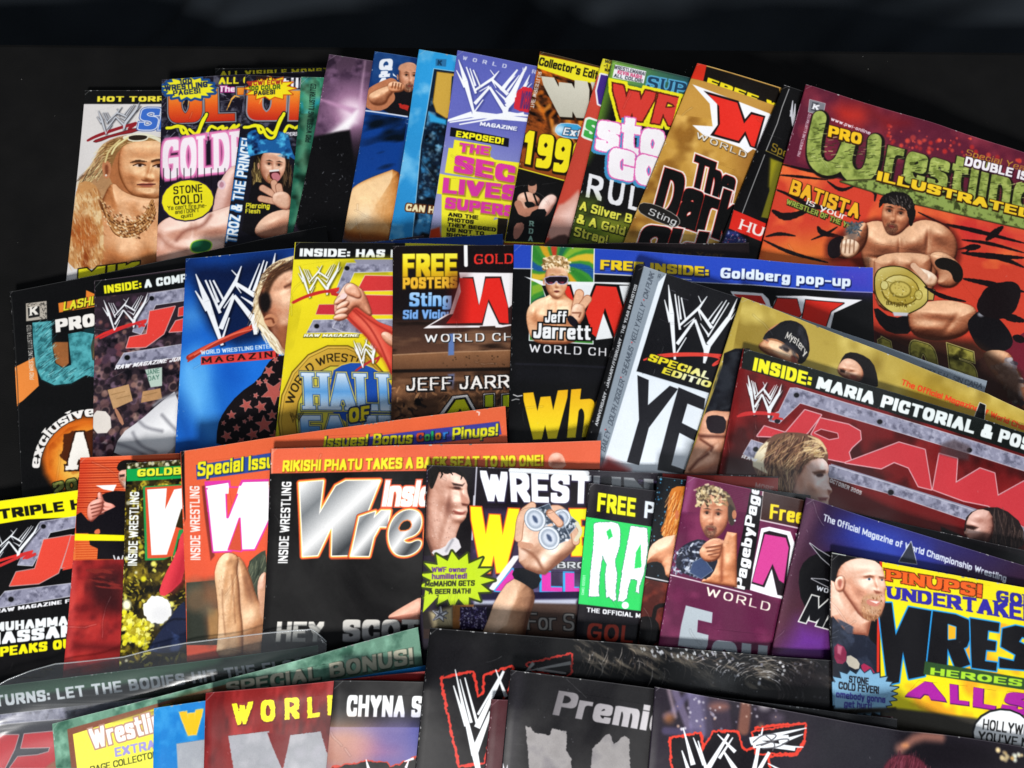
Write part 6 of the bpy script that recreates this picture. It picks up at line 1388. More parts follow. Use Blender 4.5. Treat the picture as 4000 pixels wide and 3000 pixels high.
# ================================================================== printed covers, third row
m = start(M['triple'], '#0b0a0c', 4)
poly('-200,1610 520,1515 520,1600 -200,1710', '#f4ec10', part='banner'); poly('-200,1605 0,1588 480,1528 480,1690 -200,1720', '#f4ec10')
tile(7); poly('-200,40 480,-20 480,72 0,152 -200,190', '#f4ec10'); text('TRIPLE H', (0, 124), (510, 58), (-10, 64), '#141410', wt=1.0, gap=.7, part='banner_lettering')
metal('250,140 480,105 480,170 310,205 200,410 110,405 180,250'); holes([(268, 168)])
poly('270,250 440,222 360,455 240,520 60,535 100,450 215,430', '#e04838', line='#c8a0a0', lw=.5, part='title'); poly('440,225 480,222 480,400 380,425', '#e04838', line='#c8a0a0', lw=.5); poly('390,425 480,390 480,420 385,440', '#e04838')
metal('30,570 480,515 480,590 0,670 -60,680'); holes([(68, 618)], 17)
scratch((-30, 400), (108, 370), (-70, 200), col='#ecf0f4', shade='#202028', sh=(4, 5), rw=1.0, sc=1.15); line('0,410 90,370 190,320 150,370 215,340', 1.8, '#c83030', sm=2)
text('RAW MAGAZINE FEB', (-30, 705), (500, 630), (-30, 680), '#f0f0f4', wt=1.0, gap=.5, part='subtitle')
text('MUHAMMAD', (-40, 820), (480, 772), (-40, 762), '#eef2f4', wt=1.15, gap=.5, lay=[(.2, '#101010', .3, .3, 0)]); text('HASSAN', (-80, 905), (460, 845), (-80, 830), '#eef2f4', wt=1.15, gap=.5); text('SPEAKS OUT', (-60, 980), (505, 910), (-60, 920), '#f0e810', wt=1.1, gap=.5)

m = start(M['coat'], '#c03c1c', 4)
tile(4); poly('490,1310 1120,1285 1120,1320 500,1345', '#a82c18')
tile(7)
poly('380,-620 1120,-640 1120,400 380,400', ('v', '#e04c28', '#e8643c', '#e87040', '#e87838'))
tile(4)
for k in range(44):
    y = 1340 + k * 15.2
    line([(470, y + 4), (1120, y - 10)], .75, ('#8c1c0c' if k % 2 else '#b83818') if k < 20 else '#c8481c', alpha=.85)
poly('470,1320 560,1320 520,1659 440,1900 440,1659', '#c02c18', blur=6, alpha=.5)
poly('590,1495 720,1490 700,1530 640,1520', '#f0f0f0')
poly('715,1400 735,1350 780,1335 860,1345 880,1420 850,1400 780,1420', '#14100e', sm=1, part='cap'); relief('728,1405 790,1395 860,1400 860,1505 770,1515 735,1475', [(750, 1450, 10, 16, 0, .9), (790, 1450, 26, 26, 0, .5), (755, 1428, 16, 6, 0, -.7)], ('#5c2c20', '#bc7860', '#e8b09c'), rr=4); poly('735,1430 770,1425 770,1440 740,1445', '#38201c', blur=.5); poly('760,1470 820,1470 820,1520 770,1515', '#d0c4b8', blur=1.2); poly('735,1540 780,1550 800,1600 760,1590', '#e8e4e0', sm=1)
poly('570,1600 620,1550 740,1520 860,1560 860,1900 560,1900 540,1750', '#100c10', sm=1); 
relief('600,1540 625,1535 638,1580 650,1598 700,1608 722,1640 712,1700 600,1740 558,1700 562,1620 606,1600', [(640, 1620, 40, 9, 5, .9), (640, 1645, 40, 9, 5, .9), (640, 1670, 40, 9, 5, .9), (640, 1695, 40, 9, 5, .9)], ('#6c2c24', '#d08070', '#f8bcac'), rr=3, part='fist')
tile(7); relief('545,20 620,-10 645,20 620,110 560,150 535,100', [], ('#6c2c24', '#cc8070', '#f0b0a0'), rr=4); poly('500,80 560,150 620,90 770,20 780,370 600,370 610,210 470,210 465,100', '#0f0c12', sm=0); poly('585,190 615,180 620,215 580,215', '#d87048', sm=1)
for k in range(4): line([(560 + k * 4, 40 + k * 22), (640, 20 + k * 22)], .8, '#7c3c30', blur=.4)
poly('455,212 775,222 772,258 455,255', '#f4ec10', part='yellow_strip'); 
text('WORLD', (700, 398), (980, 402), (698, 345), '#e8e8ec', wt=.4, gap=1.2, lay=[(.2, '#101010', 0, .2, 0)])
poly('430,378 780,372 780,1100 380,1100', '#a02424'); mottle('430,378 780,372 780,1100 380,1100', '#c83c34', 14, .8, seed=3); mottle('430,378 780,372 780,1100 380,1100', '#641418', 11, .9, seed=5); poly('540,480 640,440 770,450 770,690 660,720 560,640', '#2c0c10', blur=6, alpha=.85, sm=1); mottle('530,430 775,430 775,560 540,540', '#7c2420', 3, 1, seed=7, stretch=(2.5, .5), ang=12); poly('430,380 470,380 450,1000 400,1000', '#d8504c', blur=2, alpha=.5); poly('450,880 740,900 740,940 440,930', '#581014', blur=3, alpha=.8)
m.wear = 5

m = start(M['santa'], '#2c240c', 4)
tile(7); TI = '740,-560 1160,-560 1160,1100 700,1100'
mottle(TI, '#6c5c18', 5, 1.2, seed=2, octs=4); mottle(TI, '#0c0a04', 6, 1, seed=9, octs=4)
specks(TI, 700, ['#b8a020', '#d8c838', '#4c400c', '#8c7818', '#18140a', '#f0e860'], .2, .8, ln=2.4, blur=.15, alpha=.85); specks(TI, 60, ['#f0ec70', '#d8d028', '#fcfce0'], .7, 1.6, blur=.5)
specks('760,680 960,780 900,920 760,880', 160, ['#e8e028', '#f4f080', '#a89818'], .4, 1.3, ln=1.5, blur=.2); ell(782, 652, 26, 30, '#fcfcd8', blur=1.2)
tile(4); poly('770,1350 1160,1335 1160,1385 775,1400', '#28240e'); specks('770,1350 1160,1335 1160,1385 775,1400', 40, ['#d8d0a0', '#6c6430', '#f0ecd0'], .4, 1.2, blur=.3)
poly('780,1395 1160,1370 1160,1450 782,1470', '#109c48', part='banner'); text('GOLDBERG', (846, 1442), (1290, 1418), (848, 1395), '#e8e838', wt=.9, gap=.45, lay=[(.3, '#0c4018', .2, .3, .1)], part='banner_lettering')
tile(7)
poly('882,-78 1160,-95 1160,200 1100,250 1080,340 1010,375 895,378', '#209048'); poly('895,-72 1160,-88 1160,180 1105,190 1065,350 1020,362 910,365', '#d85030'); poly('908,-60 1030,-68 1020,60 1075,-60 1160,-75 1160,170 1130,190 1120,60 1030,342 935,345', '#f0f4f4', part='title')
poly('1085,170 1120,60 1150,60 1150,190', '#2c2410', blur=.3)
poly('1140,190 1150,480 1030,600 975,590 1010,480 1090,330 1110,230', '#e03c48', sm=1, part='red_hat'); poly('1140,300 1100,400 1060,520 1040,590 1150,500', '#a82030', blur=4, alpha=.8, sm=1)
burst(972, 682, 92, 92, 16, '#f4f4f2', inner=.93, sm=1, part='pompom'); ell(990, 710, 70, 60, '#d8d8dc', blur=5, alpha=.6)
poly('1150,620 1100,660 1030,760 960,850 900,950 1160,950', '#1c2440', sm=1); mottle('1150,660 1040,760 920,940 1160,940', '#344470', 5, 1, seed=6); line('1150,740 1050,740 990,800', 1, '#0c1020', blur=.8, sm=1)
text('INSIDE WRESTLING', (846, 410), (860, -45), (788, 410), '#f0f4f4', wt=.7, gap=.8, part='spine_lettering')

m = start(M['special'], '#e0583c', 4)
vgrad((0, '#e0643c'), (.3, '#e05838'), (1, '#d84c30'))
tile(4); poly('1112,1280 1138,1278 1145,1700 1140,1720', '#141010', part='spine')
poly('1210,1370 1700,1290 1700,1395 1215,1460', '#2c4898', part='banner'); text('Special Issu', (1218, 1440), (1690, 1385), (1222, 1350), '#e8e020', wt=.75, gap=.35, lay=[(.35, '#1c2c50', .2, .2, .1)], part='banner_lettering')
tile(5); poly('-20,1225 1028,1100 1042,1180 600,1240 -20,1290', '#3c3c98', part='banner')
for s, bl, br, tl, c in (('Issues! Bonus', (-60, 1262), (488, 1236), (-50, 1190), '#d8d020'), ('C', (515, 1226), (562, 1222), (515, 1172), '#c84828'), ('o', (566, 1222), (600, 1218), (566, 1166), '#3c9c50'), ('l', (606, 1218), (622, 1216), (606, 1160), '#20a060'), ('o', (632, 1214), (668, 1210), (632, 1158), '#d08020'), ('r', (680, 1210), (712, 1206), (680, 1154), '#3080d0'), ('Pinups!', (736, 1214), (1018, 1186), (740, 1140), '#e0dc20')):
    text(s, bl, br, tl, c, wt=.75, gap=.3, lay=[(.35, '#202040', .2, .2, .1)], part='banner_lettering')
line('890,1040 905,1045 902,1060', .8, '#f0d0c8')
tile(7)
text('INSIDE WRESTLING', (1238, 375), (1232, -81), (1176, 375), '#f0e8e4', wt=.65, gap=.8, part='spine_lettering')
poly('1245,-80 1275,-90 1325,350 1300,380 1262,100', '#5c1c1c', alpha=.7, blur=.5)
tile(4); poly('1262,1470 1420,1462 1435,1590 1490,1460 1660,1455 1640,1659 1280,1659', '#d838a0'); poly('1270,1500 1410,1478 1430,1610 1500,1475 1660,1470 1640,1659 1285,1659', '#f4f4f8', part='title')
tile(7); poly('1275,-60 1290,60 1318,322 1425,318 1485,110 1495,310 1570,308 1660,120 1660,-60', '#f4f4f8', line='#d838a0', lw=.9); poly('1398,-70 1405,110 1462,-30 1475,-70', '#e0583c', line='#d838a0', lw=.8); poly('1410,310 1478,120 1490,320', '#c84c34', line='#d838a0', lw=.6)
poly('1282,-74 1414,-82 1411,-34 1286,-34', '#f4f4f8'); poly('1476,-82 1660,-90 1660,-34 1462,-34', '#f4f4f8')
poly('1150,515 1330,500 1380,900 1150,900', '#2c3028'); poly('1250,505 1350,500 1370,760 1300,900 1270,700', '#6c4430', blur=4); poly('1280,670 1370,680 1370,860 1290,860', '#9c7448', blur=1.5); specks('1180,520 1340,510 1350,700 1180,720', 8, ['#5c5c4c', '#805c40'], 3, 7, blur=2.5, alpha=.6)
poly('1520,400 1600,330 1650,310 1640,760 1540,720 1560,560', '#3c4438', sm=1); hairs('1540,380 1650,330 1640,760 1560,700', 90, ['#5c6450', '#1c241c', '#8c8c70'], ln=7, ang=110); relief('1588,480 1660,430 1660,790 1590,640', [], ('#7c4834', '#cc9074', '#ecc0a8'), rr=4); 
relief('1440,350 1490,360 1545,470 1580,600 1640,700 1700,800 1700,1000 1480,1000 1450,760', [(1560, 760, 70, 90, 30, .6), (1500, 520, 26, 100, -12, .5)], ('#6c3c24', '#bc845c', '#e8bc94'), rr=6, sm=1)
relief('1322,470 1336,400 1362,352 1400,328 1452,338 1476,372 1462,440 1478,540 1482,660 1500,800 1500,1000 1330,1000 1352,760 1340,600', [(1410, 370, 26, 26, 0, .6), (1380, 520, 20, 140, 4, .5), (1440, 560, 8, 120, 0, -.5), (1400, 700, 40, 100, 0, .3)], ('#7c4c30', '#c89468', '#f0cca4'), rr=5, sm=1, part='forearm')
for q in ('1372,560 1376,700 1392,840', '1430,470 1444,600 1452,760'): line(q, .7, '#8c5838', sm=1, blur=.8, alpha=.6)
hairs('1340,460 1460,460 1470,760 1360,760', 60, ['#8c5c3c', '#a87850'], .05, .1, ang=75, ln=1.6, alpha=.6)
poly('1500,450 1560,560 1560,640 1530,600', '#7c4c34', blur=3, alpha=.8, sm=1); poly('1600,560 1635,540 1630,760 1600,700', '#d09c7c', blur=1)
m.wear = 3

m = start(M['rikishi'], '#0d0c0d', 4); m.edge = .5
tile(4); poly('1670,1255 2300,1240 2300,1410 1675,1422', '#e06444', part='banner'); tile(5); poly('-60,1240 1670,1212 1660,1395 -60,1412', '#e06444'); tile(4); poly('1678,1260 1690,1260 1682,1420 1672,1422', '#e88c70', blur=.6)
tile(4); text('RIKISHI PHATU TAKES A BACK SEAT TO NO ONE!', (1742, 1410), (3353, 1375), (1748, 1340), '#ece030', wt=.85, wy=.62, gap=.45, sp=1.4, lay=[(.25, '#8c4c10', .2, .2, .1)], part='banner_lettering', tr=(3353, 1305))
tile(5); poly('1335,1390 1328,1330 1350,1300 1390,1290 1425,1310 1445,1390', '#e8a890', sm=1, part='small_portrait'); poly('1350,1345 1400,1330 1430,1360 1350,1375', '#a85c48', blur=1.2, alpha=.7); ell(1375, 1312, 24, 14, '#f4ccb8', blur=1.5)
tile(7); text('INSIDE WRESTLING', (1775, 395), (1800, -108), (1715, 395), '#f0f0f0', wt=.7, gap=.8, part='spine_lettering')
CH = ('d', '#f4f4f4', '#707478', '#e8e8e8', '#303438', '#b8bcc0')
def chrome(L, n=0, part='title', holes_=()):
    for lw_, c in ((1.9, '#7c2c10'), (1.6, '#e85c38'), (1.0, '#f0c040'), (.55, '#f8f4f0')):
        p = PP(L); p = chaikin(p, n) if n else p; w = window(p, 12); sd = poly_sd(p, w); paint(w, sd, c, off=lw_)
    poly(L, CH, sm=n, part=part)
tile(4)
W_ = [(1850, 1482), (1995, 1470), (1975, 1659), (1960, 1760), (2075, 1500), (2130, 1470), (2250, 1470), (2240, 1600)]
tile(7)
f_ = lambda x, y: (x, y - 1580)  # third-row tile to front tile
chrome([(1850, -98), (1995, -110), (1968, 95), (2075, -80), (2135, -110), (2262, -112), (2240, 60), (2160, 350), (2050, 352), (2052, 160), (1955, 345), (1868, 350), (1862, 150)], part=None)
tile(8)
chrome([(-205, -100), (-60, -112), (-85, 95), (20, -80), (80, -112), (290, -115), (220, 60), (118, 300), (105, 345), (-5, 348), (-2, 150), (-95, 345), (-185, 352), (-192, 150)])
chrome('165,110 262,78 250,120 300,72 352,72 335,168 288,168 250,235 222,350 112,350 140,230', 0)
EP = '345,260 348,175 388,100 462,62 535,80 550,150 520,215 440,242 432,262 472,278 525,252 550,268 520,322 450,352 380,338'
for lw_, c in ((1.9, '#7c2c10'), (1.6, '#e85c38'), (1.0, '#f0c040'), (.55, '#f8f4f0')):
    for cx_ in (0, 225):
        p = chaikin(PP([(a_ + cx_, b_) for a_, b_ in pts(EP)]), 2); w = window(p, 12)
        if w: paint(w, poly_sd(p, w), c, off=lw_)
for cx_ in (0, 225):
    poly([(a_ + cx_, b_) for a_, b_ in pts(EP)], CH, sm=2, part='title')
    poly([(cx_ + 405, 192), (cx_ + 428, 142), (cx_ + 470, 130), (cx_ + 486, 162), (cx_ + 462, 190)], '#0d0c0d', sm=1, line='#e87838', lw=.6)
tile(5)
text('Insid', (305, 1622), (600, 1622), (330, 1465), '#f6f2f0', wt=.7, gap=.3, slab=False, lay=[(1.0, '#e05838', 0, 0, 0), (.35, '#f8e8e0', 0, 0, 0)], part='title')
tile(8); relief('320,735 400,680 600,570 600,800 430,765', [], ('#5c2c24', '#b87460', '#e0a890'), rr=8)
tile(7); text('HEY', (1700, 880), (1990, 880), (1712, 755), ('v', '#e8e4dc', '#8c8c88'), wt=.9, wy=.6, gap=.6, lay=[(.3, '#303030', .4, .4, .2)]); tile(8); text('SCOTT', (60, 880), (660, 880), (62, 742), ('v', '#d8d4cc', '#78787c'), wt=1.0, wy=.65, gap=.5, lay=[(.3, '#303030', .4, .4, .2)])  # letters darken downward, shade of the front row put into their colour
m.wear = 2

m = start(M['mcmahon'], '#1c1424', 5); m.edge = .9
poly('590,1375 2300,1400 2300,1659 590,1659', '#140e16'); tile(8)
poly('850,60 1560,60 1560,600 850,640', '#342844', blur=3); mottle('850,60 1560,60 1560,640 850,640', '#5c5078', 12, 1, seed=3)
tile(6); poly('-20,1405 700,1430 698,1600 -20,1600', '#a02c24'); poly('300,1430 705,1440 698,1560 300,1540', '#b83428'); text('MORE', (550, 1512), (662, 1540), (556, 1475), '#c8908c', wt=.8, gap=.4, part='caption'); text('PAGES', (520, 1540), (650, 1575), (528, 1515), '#b87c78', wt=.8, part='caption')
line('0,1415 690,1440', 1.4, '#0c0c0c')
tile(5); text('25 PAGES', (1882, 1482), (2150, 1500), (1884, 1460), '#8868c0', wt=.8, gap=.7, part='caption'); poly('1560,1400 2010,1425 2010,1500 1560,1480', '#1c1822', alpha=.5)
# portrait panel
poly('585,1372 860,1378 860,1659 585,1659', '#141014'); tile(8); poly('560,-60 860,-60 850,330 560,350', '#100c10'); line('872,-20 860,250', .8, '#c8c8d0'); tile(5); line('888,1380 872,1659', .8, '#b8b8c4')
tile(8)
SHF = -1580
def s5(L): return [(x, y + SHF) for x, y in pts(L)]
relief(s5('570,1930 580,1480 640,1415 720,1395 795,1425 832,1480 828,1530 846,1585 842,1612 828,1624 834,1650 826,1672 820,1700 775,1745 735,1930'), [(760, -90, 60, 30, 10, .5), (765, -72, 40, 8, 8, .9), (765, -58, 30, 10, 5, -1.0), (815, -20, 20, 40, -15, 1.1), (822, 20, 26, 16, 0, .9), (740, 20, 55, 45, 0, .7), (775, 78, 40, 12, 8, .9), (790, 98, 34, 8, 0, -.8), (775, 125, 40, 22, 0, .8), (700, 40, 16, 80, 10, -.5), (640, 20, 40, 120, 0, -.3), (690, 200, 24, 120, 15, .5)], ('#5c3428', '#b07c68', '#e4bcaa'), rr=6, lx=.45, ly=-.55, spec=.4, sm=1, part='wet_haired_portrait')
poly(s5('590,1480 600,1395 660,1378 780,1385 830,1450 800,1440 740,1410 700,1430 660,1400 640,1460 610,1530'), '#14100f', sm=1)
for q in ('640,1380 680,1420 665,1450', '700,1380 740,1430', '760,1385 800,1430 790,1460', '600,1400 620,1460 600,1500'): line(s5(q), 1.0, '#0c0a0a', sm=1, taper=True)
poly(s5('735,1478 800,1490 815,1480 800,1502 745,1495'), '#2c1814', blur=.6); poly(s5('745,1500 790,1505 785,1520 750,1515'), '#38201c', blur=.6, sm=1); poly(s5('800,1540 845,1590 835,1615 800,1605 790,1580'), '#c48c78', blur=1, sm=1); poly(s5('795,1605 838,1612 825,1622 800,1618'), '#5c2c24', blur=.6)
poly(s5('735,1645 790,1665 830,1650 800,1680 750,1668'), '#8c4038', blur=.7, sm=1); poly(s5('720,1550 740,1640 720,1700 690,1650'), '#7c4c40', blur=3, alpha=.7, sm=1)
specks(s5('610,1600 760,1600 720,1880 610,1880'), 50, ['#f0dcd4', '#e8d0c4', '#7c5044'], .15, .35, alpha=.8)
poly(s5('720,1830 770,1810 800,1900 640,1940 600,1900 690,1880'), '#d8d4d8', sm=1); line(s5('740,1830 700,1900'), 1, '#909098', blur=1)
tile(5)
text('WRESTL', (925, 1592), (1700, 1612), (908, 1402), '#f0f4f8', wt=.95, wy=.62, gap=.25, part='title', tr=(1712, 1440), lay=[(.3, '#28203c', .3, .5, .3)]); line('1100,1402 1570,1420', 2.6, '#e8ecf0'); 
poly('1565,1410 2010,1420 2010,1480 1600,1475', '#3c3c40', alpha=.4, blur=2); text('IN', (1720, 1600), (1980, 1615), (1720, 1440), '#909498', wt=.95, gap=.5)
tile(8)
poly('850,40 1135,60 1130,420 1030,470 980,290 940,450 880,430', '#e05828', alpha=0)
text('W', (870, 455), (1110, 455), (850, 45), '#f0e81c', wt=.85, wy=.6, lay=[(.8, '#2c1420', .6, .8, .4), (.6, '#e05828', 0, 0, 0)], part='headline', tr=(1150, 60)); text('E', (1475, 350), (1640, 350), (1460, 60), '#f0e81c', wt=1.1, lay=[(.6, '#e05828', 0, 0, 0)])
poly('1230,380 1520,385 1520,435 1220,430', '#70707c'); text('BROS', (1385, 425), (1620, 428), (1385, 385), '#c8ccd0', wt=.6, lay=[(.4, '#28282c', 0, 0, 0)], part='caption')
poly('1115,350 1160,345 1000,565 960,555', '#e8e8ec', blur=.3); poly('1000,565 1110,430 1130,480 1080,570', '#d838a8', line='#38a8e0', lw=.6); text('LL', (1290, 568), (1560, 575), (1290, 450), '#d838a8', wt=1.2, gap=.8, lay=[(.7, '#38a8e0', -.5, 0, 0)], part='headline'); poly('870,580 1520,570 1520,620 870,630', '#140c30'); poly('870,625 1510,615 1500,650 870,650', '#b8bcd0', blur=1)
burst(760, 500, 245, 185, 15, '#bcd820', inner=.66, line='#2c380c', lw=1.1, part='starburst', seed=9); poly('555,700 570,560 650,600', '#bcd820')
for s, bl, br, tl, c in (('WWF owner', (610, 450), (828, 450), (610, 418), '#5c2c8c'), ('humiliated!', (612, 494), (828, 490), (612, 460), '#5c2c8c'), ('McMAHON GETS', (568, 540), (875, 534), (570, 506), '#181c10'), ('A BEER BATH!', (592, 586), (850, 582), (594, 554), '#181c10')): text(s, bl, br, tl, c, wt=.75, gap=.5, part='badge_lettering')
poly('555,700 600,690 745,650 745,800 560,800', '#18120c'); poly('600,700 740,660 745,790 620,790', '#c8b890', blur=2); star(660, 710, 52, 8, '#f0f0f4', '#181818'); line('660,665 660,712 700,735', .8, '#70707c'); line('660,712 620,745', .8, '#70707c'); line('625,690 660,712 700,690', .8, '#70707c')
poly('740,655 870,650 870,800 740,800', '#a86c38', blur=.5); poly('785,665 950,665 950,800 785,800', '#281c40'); specks('785,665 950,665 950,800 785,800', 160, ['#b8b0e0', '#6c60a0', '#f0ecff', '#181028'], .12, .3, ln=1)
poly('1200,640 1510,650 1500,860 1200,850', '#4c3830', blur=1); text('For S', (1200, 805), (1490, 812), (1200, 700), '#8c8884', wt=.42, gap=.6, slab=True, lay=[(.5, '#1c1818', 0, 0, 0)])
poly('560,800 1000,810 960,860 560,860', '#2c1c18')
# raised arm
relief('1000,620 1095,490 1190,495 1250,580 1240,650 1200,770 1180,900 890,900 960,740', [(1130, 580, 50, 120, 25, .4)], ('#5c3828', '#b88868', '#e4bc9c'), rr=14, lx=-.5, ly=-.35, part='raised_arm', sm=1)
poly('1130,410 1300,470 1250,570 1180,520 1100,480', '#14161c', sm=1, part='wristband'); 
relief('1150,415 1145,300 1138,180 1150,80 1200,50 1260,60 1320,100 1400,60 1440,90 1500,200 1508,285 1460,345 1390,400 1340,440 1300,475', [(1200, 330, 50, 70, 20, .5), (1380, 340, 70, 45, -30, .6), (1290, 340, 50, 50, 0, -.4), (1260, 420, 70, 30, 10, .4)], ('#7c4c38', '#cc9c80', '#f8dcc8'), rr=6, sm=1, part='open_hand', spec=.3); line('1170,300 1250,350 1300,440', 1.5, '#8c5840', blur=1.2, sm=1)
for q in ('1145,240 1160,90 1230,40', '1500,260 1490,180 1440,140', '1360,60 1400,60 1440,100 1400,130'): line(q, 4.6, '#9c684c', sm=2); line(q, 3.8, '#dcb094', sm=2)
def can(cx, cy, r_, a_):
    c_, s_ = math.cos(R(a_)), math.sin(R(a_))
    L = [(cx - r_ * .9 * s_, cy + r_ * .9 * c_), (cx - r_ * .9 * s_ + r_ * 1.9 * c_, cy + r_ * .9 * c_ + r_ * 1.9 * s_), (cx + r_ * .9 * s_ + r_ * 1.9 * c_, cy - r_ * .9 * c_ + r_ * 1.9 * s_), (cx + r_ * .9 * s_, cy - r_ * .9 * c_)]
    poly(L, '#3c4858', line='#9ca8b8', lw=.4); specks(L, 30, ['#c8d0dc', '#1c2838', '#e8ecf0'], .3, .8, ln=1.6)
    ell(cx, cy, r_, r_ * 1.15, '#dce2ea', ang=a_, line='#788490', lw=.4); ell(cx, cy, r_ * .82, r_ * .95, '#98a4b4', ang=a_, blur=.4); ell(cx, cy, r_ * .6, r_ * .72, '#c8d0dc', ang=a_, blur=1); poly([(cx - 20, cy - 30), (cx + 12, cy - 14), (cx + 20, cy + 26), (cx - 8, cy + 14)], '#405070', sm=1, blur=.6)
can(1410, 120, 52, 40); can(1248, 125, 62, -22); can(1335, 240, 62, -25)
line('1505,150 1535,200 1500,250', 2.2, '#d8d4b8', sm=2); line('1340,85 1400,150', 4.4, '#a06c50'); line('1345,90 1398,146', 3.6, '#dcac90')
line('1160,280 1220,290', 3.4, '#c89478', blur=.4)

m = start(M['free'], '#17141a', 5)
tile(8)
text('FREE PO', (1630, 82), (2110, 142), (1640, -2), '#e8e81c', wt=.9, gap=.7, only=0, lay=[(.4, '#1c1c08', .3, .3, .2)], part='banner_lettering') if False else None
tile(5); text('FREE', (1630, 1655), (1866, 1690), (1638, 1538), '#ecec1c', wt=.9, gap=.6, lay=[(.4, '#1c1c08', .3, .3, .2)], part='banner_lettering'); text('P', (1920, 1695), (1985, 1705), (1928, 1590), '#e0e8f0', wt=.8, part='banner_lettering')
tile(8)
poly('1560,108 1970,170 1900,690 1505,645', '#30d064', part='green_panel')
poly('1612,150 1650,142 1720,140 1760,150 1775,200 1770,290 1740,380 1755,470 1745,560 1748,620 1730,628 1705,600 1690,610 1680,480 1690,400 1665,350 1650,440 1640,560 1645,598 1580,600 1590,450 1610,280', '#f4f8fc', rough=.35, line='#48606c', lw=.25, part='title'); poly('1690,200 1712,180 1728,230 1700,250', '#30d064', rough=.3)
poly('1840,165 1940,178 1945,300 1920,460 1890,540 1888,580 1870,570 1880,500 1840,490 1820,560 1815,610 1790,632 1760,628 1790,420', '#f4f8fc', rough=.35, line='#48606c', lw=.25, part='title'); poly('1870,330 1900,280 1905,420 1860,430', '#30d064', rough=.3); ell(1805, 655, 22, 22, '#f4f8fc')
text('THE OFFICIAL M', (1565, 696), (1900, 735), (1567, 666), '#eef0f4', wt=.85, gap=.7, part='subtitle')
text('GOL', (1565, 870), (1850, 890), (1575, 762), '#a83828', wt=.62, gap=.9, part='headline'); text('CMC 02251', (1550, 590), (1560, 470), (1534, 590), '#c8f0d8', wt=.6, part=None)

m = start(M['dots'], '#0c0f14', 5)
tile(8); specks('1880,-100 2200,-100 2200,500 1860,470', 90, ['#58b0d8', '#3c88b8', '#a0d8f0'], .2, .5); tile(5); specks('2010,1445 2200,1450 2190,1659 2000,1659', 22, ['#58b8e8', '#3c98d0'], .3, .6); tile(8)
line('1910,475 2100,515', .7, '#d8d8dc'); poly('1905,485 2100,525 2100,980 1860,900', '#481c18'); mottle('1905,485 2100,525 2100,980 1860,900', '#7c3024', 8, .9, seed=4); line('1960,880 1985,690 2000,660 2070,650', 2.2, '#100c0c', sm=1); poly('1880,740 1920,720 1980,730 2020,780 2010,900 1870,900', '#0c0a0c', sm=1)
tile(5); poly('2085,1560 2110,1510 2200,1500 2200,1700 2080,1700', '#e08838', sm=1); tile(8)
poly('2015,200 2060,120 2070,-20 2100,-80 2200,-80 2200,260 2080,270', '#d07828', sm=1, part='orange_haired_portrait'); hairs('2030,200 2080,-40 2180,-60 2180,200 2060,220', 120, ['#f0b060', '#a85018', '#f8d090', '#7c3810'], ln=7, ang=105); poly('2110,80 2130,60 2140,110 2115,130', '#c87048', sm=1)
relief('1915,405 1955,290 2030,235 2140,215 2140,480 2060,492 2040,400 1990,380', [(2050, 300, 60, 40, -20, .5)], ('#8c4c30', '#e4a078', '#fcd4b4'), rr=7, sm=1)
m.wear = 4

m = start(M['page'], '#5c1c40', 6)
tile(9)
poly('800,-60 3000,400 3000,900 800,900', '#0e0b0e', blur=2)
poly('-60,-140 900,100 900,1000 -160,1000', '#58183c'); mottle('-60,-140 800,100 800,1000 -160,1000', '#7c2c54', 16, .8, seed=3); 
tile(6); poly('130,1430 870,1600 850,1659 100,1659', '#6c2448')
poly('140,1435 190,1440 130,1659 95,1659', '#a05888', blur=2, alpha=.6)
for k in range(22): line([(300 + k * 1.5, 1480 + k * 11), (640, 1555 + k * 11)], .5, '#481434', alpha=.6)
tile(9); poly('-60,450 0,455 430,560 430,900 -120,900', '#5c1838', alpha=.01)
line('-30,452 420,562 530,590', .6, '#e8e0e4')
poly('590,0 605,-70 920,20 920,190 585,125', '#38201c', blur=.3); line('602,-60 582,128 880,192', .6, '#e8e4e4'); text('Free', (640, 120), (850, 155), (648, 28), '#ecd420', wt=.88, gap=.35, part='banner_lettering')
poly('590,180 640,170 770,200 800,280 760,470 735,620 650,600 520,560 540,420', '#f0f0f4'); poly('605,205 640,195 750,222 770,290 735,600 690,590 655,430 610,545 530,520 560,400', '#180c14'); poly('612,215 742,238 760,300 730,520 700,500 660,400 600,530 535,510', '#c83c8c', part='title'); poly('800,210 880,225 870,300 830,300', '#f0f0f4')
# vertical name
poly('520,-40 600,-20 520,560 415,545 440,380', '#100c10'); text('PagebyPage', (488, 560), (582, -80), (425, 545), '#eef0f4', wt=.85, gap=.35, lay=[(.3, '#080808', 0, 0, 0)], part='name_lettering')
